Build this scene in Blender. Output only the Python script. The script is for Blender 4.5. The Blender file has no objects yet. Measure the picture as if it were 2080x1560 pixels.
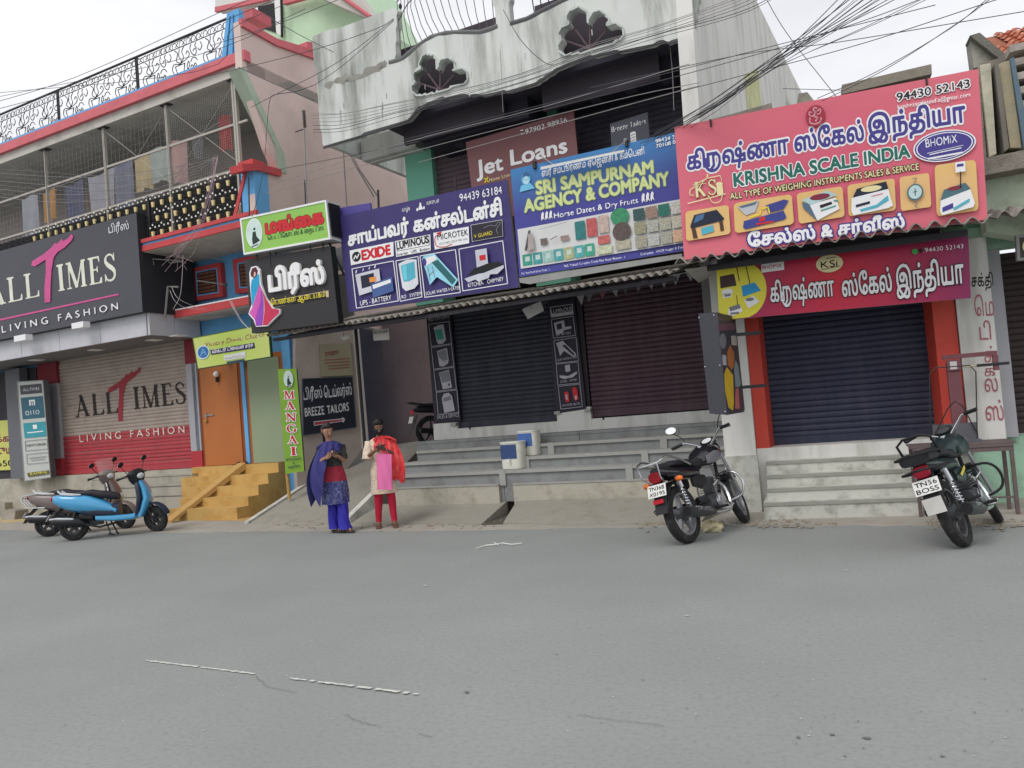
import bpy, bmesh, math, random
import numpy as np
from mathutils import Vector, Matrix
random.seed(7)
S = bpy.context.scene
COL = S.collection

# ---------------------------------------------------------------- camera
F_PX = 1600.0
PITCH, ROLL, YAW = math.radians(2.1), math.radians(4.65), math.radians(22.0)
EYE = Vector((0, 0, 1.5))
FW = Vector((-math.sin(YAW) * math.cos(PITCH), math.cos(YAW) * math.cos(PITCH), math.sin(PITCH)))
_r0 = Vector((math.cos(YAW), math.sin(YAW), 0)); _u0 = _r0.cross(FW)
RT = math.cos(ROLL) * _r0 - math.sin(ROLL) * _u0
UP = math.sin(ROLL) * _r0 + math.cos(ROLL) * _u0
cam = bpy.data.cameras.new('camera'); cam.sensor_width = 36; cam.lens = 36 * F_PX / 2080
cam.clip_start = 0.05; cam.clip_end = 2000
co = bpy.data.objects.new('camera', cam); COL.objects.link(co)
co.matrix_world = Matrix(((RT.x, UP.x, -FW.x, EYE.x), (RT.y, UP.y, -FW.y, EYE.y), (RT.z, UP.z, -FW.z, EYE.z), (0, 0, 0, 1)))
S.camera = co

# ---------------------------------------------------------------- sky, sun, exposure
W = bpy.data.worlds.new('World'); S.world = W; W.use_nodes = True
nt = W.node_tree; N = nt.nodes; L = nt.links; N.clear()
out = N.new('ShaderNodeOutputWorld'); mix = N.new('ShaderNodeMixShader')
b1 = N.new('ShaderNodeBackground'); b2 = N.new('ShaderNodeBackground')
sky = N.new('ShaderNodeTexSky'); sky.sky_type = 'NISHITA'; sky.sun_disc = False
sky.sun_elevation = math.radians(58); sky.sun_rotation = math.radians(200)
L.new(sky.outputs[0], b1.inputs[0]); b1.inputs[1].default_value = 0.10
tc = N.new('ShaderNodeTexCoord'); mp = N.new('ShaderNodeMapping'); mp.inputs['Scale'].default_value = (1.6, 1.6, 4.0)
nz = N.new('ShaderNodeTexNoise'); nz.inputs['Scale'].default_value = 1.7; nz.inputs['Detail'].default_value = 5; nz.inputs['Roughness'].default_value = .55
cr = N.new('ShaderNodeValToRGB'); cr.color_ramp.elements[0].position = .32; cr.color_ramp.elements[0].color = (.80, .81, .85, 1)
cr.color_ramp.elements[1].position = .62; cr.color_ramp.elements[1].color = (1.0, 1.0, 1.02, 1)
L.new(tc.outputs['Generated'], mp.inputs[0]); L.new(mp.outputs[0], nz.inputs[0]); L.new(nz.outputs[0], cr.inputs[0]); L.new(cr.outputs[0], b2.inputs[0])
b2.inputs[1].default_value = 1.0
mix.inputs[0].default_value = .94
L.new(b1.outputs[0], mix.inputs[1]); L.new(b2.outputs[0], mix.inputs[2]); L.new(mix.outputs[0], out.inputs[0])
sun = bpy.data.lights.new('sun', 'SUN'); sun.energy = 1.3; sun.angle = math.radians(28); sun.color = (1, .97, .93)
so = bpy.data.objects.new('sun', sun); so.rotation_euler = (math.radians(38), 0, math.radians(-18)); COL.objects.link(so)
S.view_settings.view_transform = 'Standard'; S.view_settings.look = 'None'
S.view_settings.exposure = 0.12; S.view_settings.gamma = 1; S.view_settings.use_curve_mapping = False

# ---------------------------------------------------------------- materials
def lin(c):
    return tuple(((v / 255) / 12.92 if v / 255 <= .04045 else ((v / 255 + .055) / 1.055) ** 2.4) for v in c)
_M = {}
def M(rgb, rough=.7, var=.10, scale=4.0, metal=0, bump=0, dirt=None, damt=.5, dscale=2.0, streak=False, key='', emit=0, spec=.35, alpha=1, coat=0, grad=None):
    """procedural paint: base colour broken by noise, optional dirt of its own colour, optional printed gradient"""
    k = (rgb, rough, var, scale, metal, bump, dirt, damt, dscale, streak, key, emit, alpha, coat, grad)
    if k in _M: return _M[k]
    m = bpy.data.materials.new('mat_%d' % len(_M)); m.use_nodes = True; n = m.node_tree.nodes; l = m.node_tree.links
    p = n['Principled BSDF']; c = lin(rgb)
    p.inputs['Roughness'].default_value = rough; p.inputs['Metallic'].default_value = metal
    p.inputs['Specular IOR Level'].default_value = spec
    if coat: p.inputs['Coat Weight'].default_value = coat; p.inputs['Coat Roughness'].default_value = .08
    if alpha < 1: p.inputs['Alpha'].default_value = alpha
    tcn = n.new('ShaderNodeTexCoord'); src = None
    g = n.new('ShaderNodeNewGeometry')
    no = n.new('ShaderNodeTexNoise'); no.inputs['Scale'].default_value = scale; no.inputs['Detail'].default_value = 6
    l.new(g.outputs['Position'] if key == 'w' else tcn.outputs['Object'], no.inputs['Vector'])
    rm = n.new('ShaderNodeMapRange'); rm.inputs['From Min'].default_value = .3; rm.inputs['From Max'].default_value = .7
    rm.inputs['To Min'].default_value = 1 - var; rm.inputs['To Max'].default_value = 1 + var
    l.new(no.outputs[0], rm.inputs[0])
    mx = n.new('ShaderNodeVectorMath'); mx.operation = 'SCALE'; mx.inputs[0].default_value = c
    l.new(rm.outputs[0], mx.inputs['Scale']); src = mx.outputs[0]
    if grad:
        # printed gradient: (kind, colour2, size)
        gk, c2, sz = grad
        ma = n.new('ShaderNodeMapping'); ma.inputs['Scale'].default_value = (sz[2],) * 3 if gk == 'z' else sz
        l.new(tcn.outputs['Object'], ma.inputs[0])
        ln = n.new('ShaderNodeVectorMath')
        if gk == 'ball': ln.operation = 'LENGTH'; l.new(ma.outputs[0], ln.inputs[0]); gv = ln.outputs['Value']
        else:
            sx = n.new('ShaderNodeSeparateXYZ'); l.new(ma.outputs[0], sx.inputs[0]); ad = n.new('ShaderNodeMath'); ad.inputs[1].default_value = sz[0]
            l.new(sx.outputs[2], ad.inputs[0]); gv = ad.outputs[0]
        m0 = n.new('ShaderNodeMix'); m0.data_type = 'RGBA'; m0.clamp_factor = True
        l.new(gv, m0.inputs[0]); l.new(src, m0.inputs[6]); m0.inputs[7].default_value = (*lin(c2), 1); src = m0.outputs[2]
    if dirt:
        md = n.new('ShaderNodeMapping'); md.inputs['Scale'].default_value = (dscale * 2.2, dscale * 2.2, dscale * .35) if streak else (dscale,) * 3
        l.new(g.outputs['Position'], md.inputs[0])
        n2 = n.new('ShaderNodeTexNoise'); n2.inputs['Scale'].default_value = 1; n2.inputs['Detail'].default_value = 8; n2.inputs['Roughness'].default_value = .65
        l.new(md.outputs[0], n2.inputs['Vector'])
        r2 = n.new('ShaderNodeMapRange'); r2.inputs['From Min'].default_value = .47; r2.inputs['From Max'].default_value = .68
        r2.inputs['To Max'].default_value = damt; l.new(n2.outputs[0], r2.inputs[0])
        m2 = n.new('ShaderNodeMix'); m2.data_type = 'RGBA'
        l.new(r2.outputs[0], m2.inputs[0]); l.new(src, m2.inputs[6]); m2.inputs[7].default_value = (*lin(dirt), 1); src = m2.outputs[2]
    l.new(src, p.inputs['Base Color'])
    if emit:
        l.new(src, p.inputs['Emission Color']); p.inputs['Emission Strength'].default_value = emit
    if bump:
        bu = n.new('ShaderNodeBump'); bu.inputs['Strength'].default_value = bump; bu.inputs['Distance'].default_value = .02
        n3 = n.new('ShaderNodeTexNoise'); n3.inputs['Scale'].default_value = scale * 9; n3.inputs['Detail'].default_value = 6
        l.new(g.outputs['Position'], n3.inputs['Vector']); l.new(n3.outputs[0], bu.inputs['Height']); l.new(bu.outputs[0], p.inputs['Normal'])
    _M[k] = m; return m

# ---------------------------------------------------------------- mesh builder
class MB:
    def __init__(s): s.v = []; s.f = []
    def add(s, vs, fs):
        b = len(s.v); s.v += [tuple(v) for v in vs]; s.f += [tuple(b + i for i in f) for f in fs]; return s
    def hexa(s, c):
        return s.add(c, [(0, 1, 2, 3), (7, 6, 5, 4), (0, 4, 5, 1), (1, 5, 6, 2), (2, 6, 7, 3), (3, 7, 4, 0)])
    def box(s, x0, x1, y0, y1, z0, z1):
        return s.hexa([(x0, y0, z0), (x1, y0, z0), (x1, y0, z1), (x0, y0, z1), (x0, y1, z0), (x1, y1, z0), (x1, y1, z1), (x0, y1, z1)])
    def prism(s, a, b):
        n = len(a)
        return s.add(list(a) + list(b), [tuple(range(n)), tuple(range(2 * n - 1, n - 1, -1))] + [(i, n + i, n + (i + 1) % n, (i + 1) % n) for i in range(n)])
    def tube(s, pts, r, n=6, closed=False, cap=True):
        pts = [Vector(p) for p in pts]; k = len(pts)
        rr = r if isinstance(r, (list, tuple)) else [r] * k
        ref = None; rings = []
        for i, p in enumerate(pts):
            if closed: t = pts[(i + 1) % k] - pts[i - 1]
            else: t = pts[min(i + 1, k - 1)] - pts[max(i - 1, 0)]
            if t.length < 1e-9: t = Vector((0, 0, 1))
            t.normalize()
            if ref is None:
                ref = Vector((0, 0, 1)) if abs(t.z) < .9 else Vector((1, 0, 0))
            a = ref - t * ref.dot(t)
            if a.length < 1e-6: a = t.orthogonal()
            a.normalize(); ref = a; b = t.cross(a)
            rings.append([p + (a * math.cos(q) + b * math.sin(q)) * rr[i] for q in [2 * math.pi * j / n for j in range(n)]])
        vs = [v for R_ in rings for v in R_]; fs = []
        for i in range(k if closed else k - 1):
            i2 = (i + 1) % k
            for j in range(n): j2 = (j + 1) % n; fs.append((i * n + j, i * n + j2, i2 * n + j2, i2 * n + j))
        if cap and not closed: fs += [tuple(range(n))[::-1], tuple((k - 1) * n + j for j in range(n))]
        return s.add(vs, fs)
    def loft(s, secs, n=16, cap=True):
        """secs: (centre, u half-axis, v half-axis, power)"""
        vs = []; k = len(secs)
        for c, u, v, pw in secs:
            c, u, v = Vector(c), Vector(u), Vector(v)
            for j in range(n):
                a = 2 * math.pi * j / n; ca, sa = math.cos(a), math.sin(a)
                vs.append(c + u * math.copysign(abs(ca) ** (2 / pw), ca) + v * math.copysign(abs(sa) ** (2 / pw), sa))
        fs = [(i * n + j, i * n + (j + 1) % n, (i + 1) * n + (j + 1) % n, (i + 1) * n + j) for i in range(k - 1) for j in range(n)]
        if cap: fs += [tuple(range(n))[::-1], tuple((k - 1) * n + j for j in range(n))]
        return s.add(vs, fs)
    def ball(s, c, r, n=10, m=6):
        c = Vector(c); rx, ry, rz = (r, r, r) if not isinstance(r, (tuple, list)) else r
        return s.loft([(c + Vector((0, 0, -rz * math.cos(math.pi * (i + .02) / (m + .04)))), (rx * math.sin(math.pi * (i + .02) / (m + .04)), 0, 0), (0, ry * math.sin(math.pi * (i + .02) / (m + .04)), 0), 2) for i in range(m + 1)], n)
    def grid(s, fn, nu, nv):
        vs = [fn(i / nu, j / nv) for j in range(nv + 1) for i in range(nu + 1)]
        return s.add(vs, [(j * (nu + 1) + i, j * (nu + 1) + i + 1, (j + 1) * (nu + 1) + i + 1, (j + 1) * (nu + 1) + i) for j in range(nv) for i in range(nu)])

def build(mb, name, mat, parent=None, smooth=False, label=None, cat=None, group=None, kind=None, local=False, fix=True):
    """one mesh object; vertices are given in the world (or in the parent's frame when local)"""
    v = np.array([tuple(x) for x in mb.v], float)
    c = (v.min(0) + v.max(0)) / 2
    me = bpy.data.meshes.new(name); me.from_pydata((v - c).tolist(), [], mb.f); me.update()
    if fix:
        bm = bmesh.new(); bm.from_mesh(me); bmesh.ops.recalc_face_normals(bm, faces=bm.faces); bm.to_mesh(me); bm.free()
    if smooth:
        me.polygons.foreach_set('use_smooth', [True] * len(me.polygons))
        if smooth != 'all':
            try: me.set_sharp_from_angle(angle=math.radians(smooth if smooth is not True else 40))
            except Exception: pass
    me.materials.append(mat)
    o = bpy.data.objects.new(name, me); COL.objects.link(o)
    c = Vector([float(q) for q in c]); o.location = c
    if parent:
        o.parent = parent
        if not local:
            off = Vector((0, 0, 0)); q = parent
            while q: off += Vector(q.location); q = q.parent
            o.location = Vector(c) - off
    tag(o, label, cat, group, kind); return o
def tag(o, label=None, cat=None, group=None, kind=None):
    if label: o['label'] = label
    if cat: o['category'] = cat
    if group: o['group'] = group
    if kind: o['kind'] = kind
    return o
def thing(name, label, cat, loc=(0, 0, 0), rot=(0, 0, 0), group=None):
    o = bpy.data.objects.new(name, None); o.empty_display_size = .1; COL.objects.link(o)
    o.location = loc; o.rotation_euler = rot
    return tag(o, label, cat, group)
def put(o, loc, parent, rot=None):
    """another object that shares o's mesh"""
    c = o.copy(); COL.objects.link(c); c.parent = parent; c.location = loc
    if rot is not None: c.rotation_euler = rot
    return c

# ---------------------------------------------------------------- places: a vertical plane of a facade, its own axis e, street-side normal n
def ray(x, y): x, y = float(x), float(y); return FW + (x - 1040) / F_PX * RT - (y - 780) / F_PX * UP
def gz(x, y, z=0.0):
    d = ray(x, y); return EYE + d * ((z - EYE.z) / d.z)
class Pl:
    def __init__(s, x0, y0, t):
        s.o = Vector((x0, y0, 0)); t = math.radians(t)
        s.e = Vector((math.cos(t), math.sin(t), 0)); s.n = Vector((math.sin(t), -math.cos(t), 0)); s.t = t
    def pt(s, x, y, d=0):
        r = ray(x, y); q = (s.o + s.n * d - EYE).dot(s.n) / r.dot(s.n); return EYE + r * q
    def sz(s, x, y, d=0):
        p = s.pt(x, y, d); return ((p - s.o).dot(s.e), p.z)
    def w(s, a, d, z): a = float(a); return s.o + s.e * a + s.n * d + Vector((0, 0, z))
    def box(s, mb, a0, a1, d0, d1, z0, z1):
        return mb.hexa([s.w(a0, d1, z0), s.w(a1, d1, z0), s.w(a1, d1, z1), s.w(a0, d1, z1), s.w(a0, d0, z0), s.w(a1, d0, z0), s.w(a1, d0, z1), s.w(a0, d0, z1)])
    def pbox(s, mb, xa, ya, xb, yb, d0, d1):
        a0, z1 = s.sz(xa, ya, d1); a1, z0 = s.sz(xb, yb, d1); return s.box(mb, a0, a1, d0, d1, z0, z1)
    def poly(s, mb, px, d, th=0.0):
        a = [s.pt(x, y, d) for x, y in px]
        if th: return mb.prism(a, [p - s.n * th for p in a])
        return mb.add(a, [tuple(range(len(a)))])
PL = Pl(-12.0, 12.6, -5.5)     # left building
PC = Pl(-4.5, 12.0, -5.0)      # centre building
PK = Pl(0.0, 11.0, 1.5)        # right-hand shop
def bx(pl, xa, ya, xb, yb, d0, d1): mb = MB(); pl.pbox(mb, xa, ya, xb, yb, d0, d1); return mb
def pb(pl, px, d, th=0.0): mb = MB(); pl.poly(mb, px, d, th); return mb

# ---------------------------------------------------------------- 2-D shapes: a mask on a grid turned into a clean mesh
def raster(polys, x0, y0, nx, ny, c, rule='nz'):
    """winding of the closed polygons at cell corners (scan lines)"""
    g = np.zeros((ny, nx), np.int32)
    for P in polys:
        P = np.asarray(P, float); A = P; B = np.roll(P, -1, 0)
        for (ax, ay), (bx_, by) in zip(A, B):
            if ay == by: continue
            up = 1 if by > ay else -1
            lo, hi = (ay, by) if up > 0 else (by, ay)
            j0 = max(0, int(math.ceil((lo - y0) / c))); j1 = min(ny - 1, int(math.ceil((hi - y0) / c)) - 1)
            if j1 < j0: continue
            js = np.arange(j0, j1 + 1); xs = ax + (y0 + js * c - ay) * (bx_ - ax) / (by - ay)
            i0 = np.clip(np.ceil((xs - x0) / c).astype(int), 0, nx)
            for j, i in zip(js, i0): g[j, i:] += up
    return (g != 0) if rule == 'nz' else (g % 2 != 0)
def march(F, x0, y0, c):
    """marching squares of a 0..1 field at .5 -> verts, faces; full cells merged into runs"""
    ny, nx = F.shape; vs = []; fs = []; idx = {}
    def V(k, x, y):
        if k not in idx: idx[k] = len(vs); vs.append((x0 + x * c, y0 + y * c))
        return idx[k]
    ins = F > .5
    for j in range(ny - 1):
        cnt = ins[j, :-1].astype(int) + ins[j, 1:] + ins[j + 1, :-1] + ins[j + 1, 1:]
        if not cnt.any(): continue
        i = 0
        while i < nx - 1:
            k = cnt[i]
            if k == 0: i += 1; continue
            if k == 4:
                e = i
                while e < nx - 1 and cnt[e] == 4: e += 1
                fs.append((V(('c', i, j), i, j), V(('c', e, j), e, j), V(('c', e, j + 1), e, j + 1), V(('c', i, j + 1), i, j + 1))); i = e; continue
            cs = [(i, j), (i + 1, j), (i + 1, j + 1), (i, j + 1)]; poly = []
            for q in range(4):
                a, b = cs[q], cs[(q + 1) % 4]; fa, fb = F[a[1], a[0]], F[b[1], b[0]]
                if fa > .5: poly.append(V(('c',) + a, *a))
                if (fa > .5) != (fb > .5):
                    t = (.5 - fa) / (fb - fa); key = ('e',) + (min(a, b) + max(a, b))
                    poly.append(V(key, a[0] + (b[0] - a[0]) * t, a[1] + (b[1] - a[1]) * t))
            if len(poly) > 2: fs.append(tuple(poly))
            i += 1
    return vs, fs
def soften(m, r, c):
    """dilate by r (world) then blur a little so that the outline comes out smooth"""
    f = m.astype(float); k = r / c
    if k > .3:
        K = int(math.ceil(k)) ; g = f.copy()
        for dy in range(-K, K + 1):
            for dx in range(-K, K + 1):
                q = k + .5 - math.hypot(dx, dy)
                if q <= 0 or (dx == 0 and dy == 0): continue
                g = np.maximum(g, np.roll(np.roll(f, dy, 0), dx, 1) * min(1, q))
        f = g
    h = f.copy(); h[1:-1] = (f[:-2] + 2 * f[1:-1] + f[2:]) / 4; f = h.copy()
    f[:, 1:-1] = (h[:, :-2] + 2 * h[:, 1:-1] + h[:, 2:]) / 4
    return f
_txc = {}
def outlines(s, shear=0):
    c = bpy.data.curves.new('t', 'FONT'); c.body = s; c.size = 1; c.resolution_u = 4; c.fill_mode = 'NONE'; c.shear = shear
    o = bpy.data.objects.new('t', c); COL.objects.link(o)
    dg = bpy.context.evaluated_depsgraph_get(); dg.update()
    me = bpy.data.meshes.new_from_object(o.evaluated_get(dg))
    v = [(p.co.x, p.co.y) for p in me.vertices]; nxt = {}
    for e in me.edges: nxt.setdefault(e.vertices[0], []).append(e.vertices[1])
    seen = set(); P = []
    adj = {}
    for e in me.edges:
        a, b = e.vertices; adj.setdefault(a, []).append(b); adj.setdefault(b, []).append(a)
    for a in range(len(v)):
        if a in seen or a not in adj: continue
        loop = [a]; seen.add(a); cur = a
        # follow index order, which keeps the contour's own direction
        while True:
            nx_ = [b for b in adj[cur] if b not in seen]
            if not nx_: break
            nb = cur + 1 if cur + 1 in nx_ else nx_[0]
            loop.append(nb); seen.add(nb); cur = nb
        P.append([v[i] for i in loop])
    bpy.data.objects.remove(o); bpy.data.meshes.remove(me); bpy.data.curves.remove(c)
    return P
def stroke_poly(pts, w):
    """thick polyline as overlapping quads and discs"""
    P = []
    for a, b in zip(pts[:-1], pts[1:]):
        dx, dy = b[0] - a[0], b[1] - a[1]; l = math.hypot(dx, dy) or 1; nx_, ny_ = -dy / l * w / 2, dx / l * w / 2
        P.append([(a[0] + nx_, a[1] + ny_), (a[0] - nx_, a[1] - ny_), (b[0] - nx_, b[1] - ny_), (b[0] + nx_, b[1] + ny_)])
    for a in pts: P.append([(a[0] + w / 2 * math.cos(q), a[1] + w / 2 * math.sin(q)) for q in [k * math.pi / 5 for k in range(10)]])
    return [p if sum(p[i][0] * p[(i + 1) % len(p)][1] - p[(i + 1) % len(p)][0] * p[i][1] for i in range(len(p))) > 0 else p[::-1] for p in P]
def spl(pts, k=6):
    """smooth curve through points (Catmull-Rom), any dimension"""
    P = [np.array(p, float) for p in pts]; P = [2 * P[0] - P[1]] + P + [2 * P[-1] - P[-2]]; o = []
    for i in range(1, len(P) - 2):
        for q in range(k):
            t = q / k; o.append(tuple(float(z_) for z_ in .5 * (2 * P[i] + (P[i + 1] - P[i - 1]) * t + (2 * P[i - 1] - 5 * P[i] + 4 * P[i + 1] - P[i + 2]) * t * t + (3 * P[i] - P[i - 1] - 3 * P[i + 1] + P[i + 2]) * t ** 3)))
    return o + [tuple(float(z_) for z_ in P[-2])]
# a small serif alphabet: strokes (x, y, width) on a unit cap height
def serif(word, gap=.12):
    P = []; x = 0; tk, tn, sf = .17, .06, .055
    def bar(a, b, w): P.extend(stroke_poly([a, b], w)[:1])
    def ser(cx, y, w=.34): bar((cx - w / 2, y), (cx + w / 2, y), sf)
    b_, t_ = sf / 2, 1 - sf / 2
    for ch in word:
        if ch == ' ': x += .45; continue
        if ch == 'I': bar((x + .17, 0), (x + .17, 1), tk); ser(x + .17, b_); ser(x + .17, t_); w = .34
        elif ch == 'L': bar((x + .17, 0), (x + .17, 1), tk); ser(x + .17, b_); ser(x + .17, t_); bar((x + .17, b_), (x + .66, b_), sf); P.append([(x + .5, 0), (x + .7, 0), (x + .7, .26), (x + .66, .26), (x + .62, .08), (x + .5, .05)]); w = .72
        elif ch == 'A': bar((x + .14, 0), (x + .42, .96), tn); bar((x + .38, 1.0), (x + .72, 0), tk); bar((x + .24, .32), (x + .6, .32), tn); ser(x + .12, b_, .26); ser(x + .72, b_, .32); w = .88
        elif ch == 'M': bar((x + .14, 0), (x + .14, 1), tn); bar((x + .17, 1), (x + .5, .02), tk * .9); bar((x + .5, .02), (x + .84, 1), tn); bar((x + .86, 0), (x + .86, 1), tk); ser(x + .12, b_, .26); ser(x + .1, t_, .2); ser(x + .86, b_, .32); ser(x + .9, t_, .22); w = 1.02
        elif ch == 'N': bar((x + .14, 0), (x + .14, 1), tn); bar((x + .12, 1), (x + .7, .02), tk); bar((x + .72, 0), (x + .72, 1), tn); ser(x + .12, b_, .26); ser(x + .1, t_, .2); ser(x + .74, t_, .24); w = .88
        elif ch in 'EF':
            bar((x + .17, 0), (x + .17, 1), tk); bar((x, t_), (x + .6, t_), sf); bar((x + .17, .53), (x + .46, .53), sf)
            P.append([(x + .5, 1), (x + .6, 1), (x + .6, .78), (x + .56, .78)][::-1]); P.append([(x + .44, .42), (x + .48, .42), (x + .48, .64), (x + .44, .64)])
            if ch == 'E': bar((x, b_), (x + .64, b_), sf); P.append([(x + .5, 0), (x + .66, 0), (x + .66, .24), (x + .62, .24)])
            else: ser(x + .17, b_)
            w = .68
        elif ch == 'T': bar((x + .36, 0), (x + .36, 1), tk); bar((x, t_), (x + .72, t_), sf); ser(x + .36, b_); P.append([(x, .76), (x + .04, .76), (x + .1, 1), (x, 1)]); P.append([(x + .68, .76), (x + .72, .76), (x + .72, 1), (x + .62, 1)]); w = .72
        elif ch == 'S':
            c = spl([(x + .52, .78), (x + .44, .93), (x + .28, .97), (x + .12, .88), (x + .11, .72), (x + .24, .58), (x + .42, .46), (x + .53, .32), (x + .5, .13), (x + .32, .03), (x + .14, .07), (x + .05, .24)], 4)
            for i in range(len(c) - 1):
                tt = i / (len(c) - 1); ww = tn + (tk - tn) * math.exp(-((tt - .5) / .2) ** 2); P.extend(stroke_poly([c[i], c[i + 1]], ww))
            bar((x + .54, .72), (x + .54, 1), .04); bar((x + .04, 0), (x + .04, .3), .04); w = .62
        elif ch == 'K': bar((x + .17, 0), (x + .17, 1), tk); ser(x + .17, b_); ser(x + .17, t_); bar((x + .2, .42), (x + .66, .97), tn); bar((x + .32, .56), (x + .7, .02), tk); ser(x + .66, t_, .26); ser(x + .72, b_, .28); w = .84
        elif ch in 'GOC':
            a0, a1 = (40, 400) if ch == 'O' else (45, 330)
            c = [(x + .42 + .38 * math.cos(math.radians(a)), .5 + .49 * math.sin(math.radians(a))) for a in np.linspace(a0, a1, 24)]
            for i in range(23):
                a = np.linspace(a0, a1, 24)[i]; ww = tn + (tk - tn) * abs(math.cos(math.radians(a))) ** 2; P.extend(stroke_poly([c[i], c[i + 1]], ww))
            if ch == 'G': bar((x + .72, 0.08), (x + .72, .44), tk * .8); ser(x + .72, .44, .3)
            w = .84
        else: w = .5
        x += w + gap
    return P
LIG = {'ரு': 'ர'}
def text2d(s, bold=0.0, res=44, font='sans', grow=0.0, shear=0):
    """vertices/faces of a line of text with baseline 0 and letter height 1"""
    k = (s, bold, res, font, grow, shear)
    if k in _txc: return _txc[k]
    if font == 'serif': P = serif(s); H = 1.0
    else:
        tamil = any('\u0b80' < ch < '\u0bff' for ch in s); H = .54 if tamil else .70
        if 'ரு' in s:
            P = []; x = 0
            for i, part in enumerate(s.split('ரு')):
                if i:
                    q = outlines('ர'); P += [[(a + x, b) for a, b in p] for p in q]
                    pts = spl([(-.10, .30), (-.15, .08), (-.02, -.14), (.22, -.22), (.46, -.14), (.60, .06), (.62, .30), (.52, .46), (.38, .48)], 4)
                    P += stroke_poly([(a + x + .12, b) for a, b in pts], .075); x += .86
                if part:
                    q = outlines(part); m = 0
                    P += [[(a + x, b) for a, b in p] for p in q]
                    x += max(a for p in q for a, b in p) + .06 if q else .25
        else: P = outlines(s, shear)
    P = [[(a / H, b / H) for a, b in p] for p in P]
    A = np.array([q for p in P for q in p]); c = 1.0 / res; g = grow + bold + 3 * c
    x0, y0 = A.min(0) - g; x1, y1 = A.max(0) + g; nx, ny = int((x1 - x0) / c) + 2, int((y1 - y0) / c) + 2
    m = raster(P, x0, y0, nx, ny, c)
    f = soften(m, bold + grow, c)
    vs, fs = march(f, x0, y0, c)
    _txc[k] = (vs, fs, A[:, 0].min(), A[:, 0].max()); return _txc[k]
def lay(sign, mats):
    pass
class Sign:
    """a flat board standing on plane pl at depth d; print is laid on it in thin layers"""
    def __init__(s, name, label, pl, d, quad, th, face, edge=None, cat='sign', frame=None, group=None):
        s.pl, s.d, s.k = pl, d, 0
        P = [pl.pt(x, y, d) for x, y in quad]; s.q = quad
        base = (P[2] + P[3]) / 2
        s.root = thing(name, label, cat, base, (0, 0, 0), group)
        mb = MB(); mb.prism(P, [p - pl.n * th for p in P]); s.board = build(mb, 'board', edge or face, s.root)
        if edge: mb = MB(); mb.add([p + pl.n * .002 for p in P], [(0, 1, 2, 3)]); build(mb, 'printed_face', face, s.root)
        if frame:
            w, m = frame; c = sum(P, Vector()) / 4
            for i in range(4):
                a, b = P[i], P[(i + 1) % 4]; t = (b - a).normalized(); inw = (c - (a + b) / 2); inw = (inw - t * inw.dot(t)).normalized() * w
                mb = MB(); q = [a, b, b + inw - t * w * .98, a + inw + t * w * .98]
                mb.prism([p + pl.n * .012 for p in q], [p - pl.n * (th - .004) for p in q]); build(mb, 'frame', m, s.root)
        s.k = .004
    def up(s): s.k += .0012; return s.d + s.k
    def shape(s, mat, polys, name='printed_shape', d=None):
        d = s.up() if d is None else d; mb = MB()
        for p in polys: s.pl.poly(mb, p, d)
        return build(mb, name, mat, s.root, fix=False)
    def text(s, t, p0, p1, h, mat, bold=.0, res=None, font='sans', outline=None, omat=None, h1=None, name='lettering', lean=.08, raise_=0, shear=0, shadow=None):
        if res is None: res = int(max(14, min(44, h * 1.15)))
        h1 = h if h1 is None else h1
        def put_(vs, d, th=0):
            w = x1 - x0; W_ = []
            for x, y in vs:
                u = (x - x0) / w; hh = h + (h1 - h) * u
                px = p0[0] + (p1[0] - p0[0]) * u - lean * y * hh; py = p0[1] + (p1[1] - p0[1]) * u - y * hh
                W_.append(s.pl.pt(px, py, d))
            return W_
        if outline:
            vs, fs, x0, x1 = text2d(t, bold, res, font, outline, shear); mb = MB(); mb.add(put_(vs, s.up()), fs); build(mb, 'lettering_outline', omat, s.root, fix=False)
        vs, fs, x0, x1 = text2d(t, bold, res, font, 0, shear); d = s.up()
        if raise_: d += raise_
        mb = MB(); W_ = put_(vs, d); mb.add(W_, fs)
        if raise_:
            cnt = {}
            for f in fs:
                for a, b in zip(f, f[1:] + f[:1]): cnt[(a, b)] = 1
            n0 = len(mb.v); mb.v += [tuple(p - s.pl.n * raise_) for p in W_]
            for (a, b) in list(cnt):
                if (b, a) not in cnt: mb.f.append((a, n0 + a, n0 + b, b))
        if raise_:
            # cut-out letters: every one an object of its own
            par = list(range(len(mb.v)))
            def fd(i):
                while par[i] != i: par[i] = par[par[i]]; i = par[i]
                return i
            for f in mb.f:
                for i in f[1:]: par[fd(i)] = fd(f[0])
            isl = {}
            for f in mb.f: isl.setdefault(fd(f[0]), []).append(f)
            for fs_ in isl.values():
                ids = sorted({i for f in fs_ for i in f}); ix = {k: j for j, k in enumerate(ids)}; m2 = MB(); m2.v = [tuple(mb.v[i]) for i in ids]; m2.f = [tuple(ix[i] for i in f) for f in fs_]; build(m2, 'letter', mat, s.root, fix=False)
            return None
        return build(mb, name, mat, s.root, fix=False)
def Q(a, b, c, d):
    """unit square -> photo quad (TL, TR, BR, BL); v runs down"""
    def f(u, v): return ((a[0] * (1 - u) + b[0] * u) * (1 - v) + (d[0] * (1 - u) + c[0] * u) * v, (a[1] * (1 - u) + b[1] * u) * (1 - v) + (d[1] * (1 - u) + c[1] * u) * v)
    return f
def R(q, u0, v0, u1, v1): return [q(u0, v0), q(u1, v0), q(u1, v1), q(u0, v1)]
def PG(q, *pts): return [q(u, v) for u, v in pts]
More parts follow.
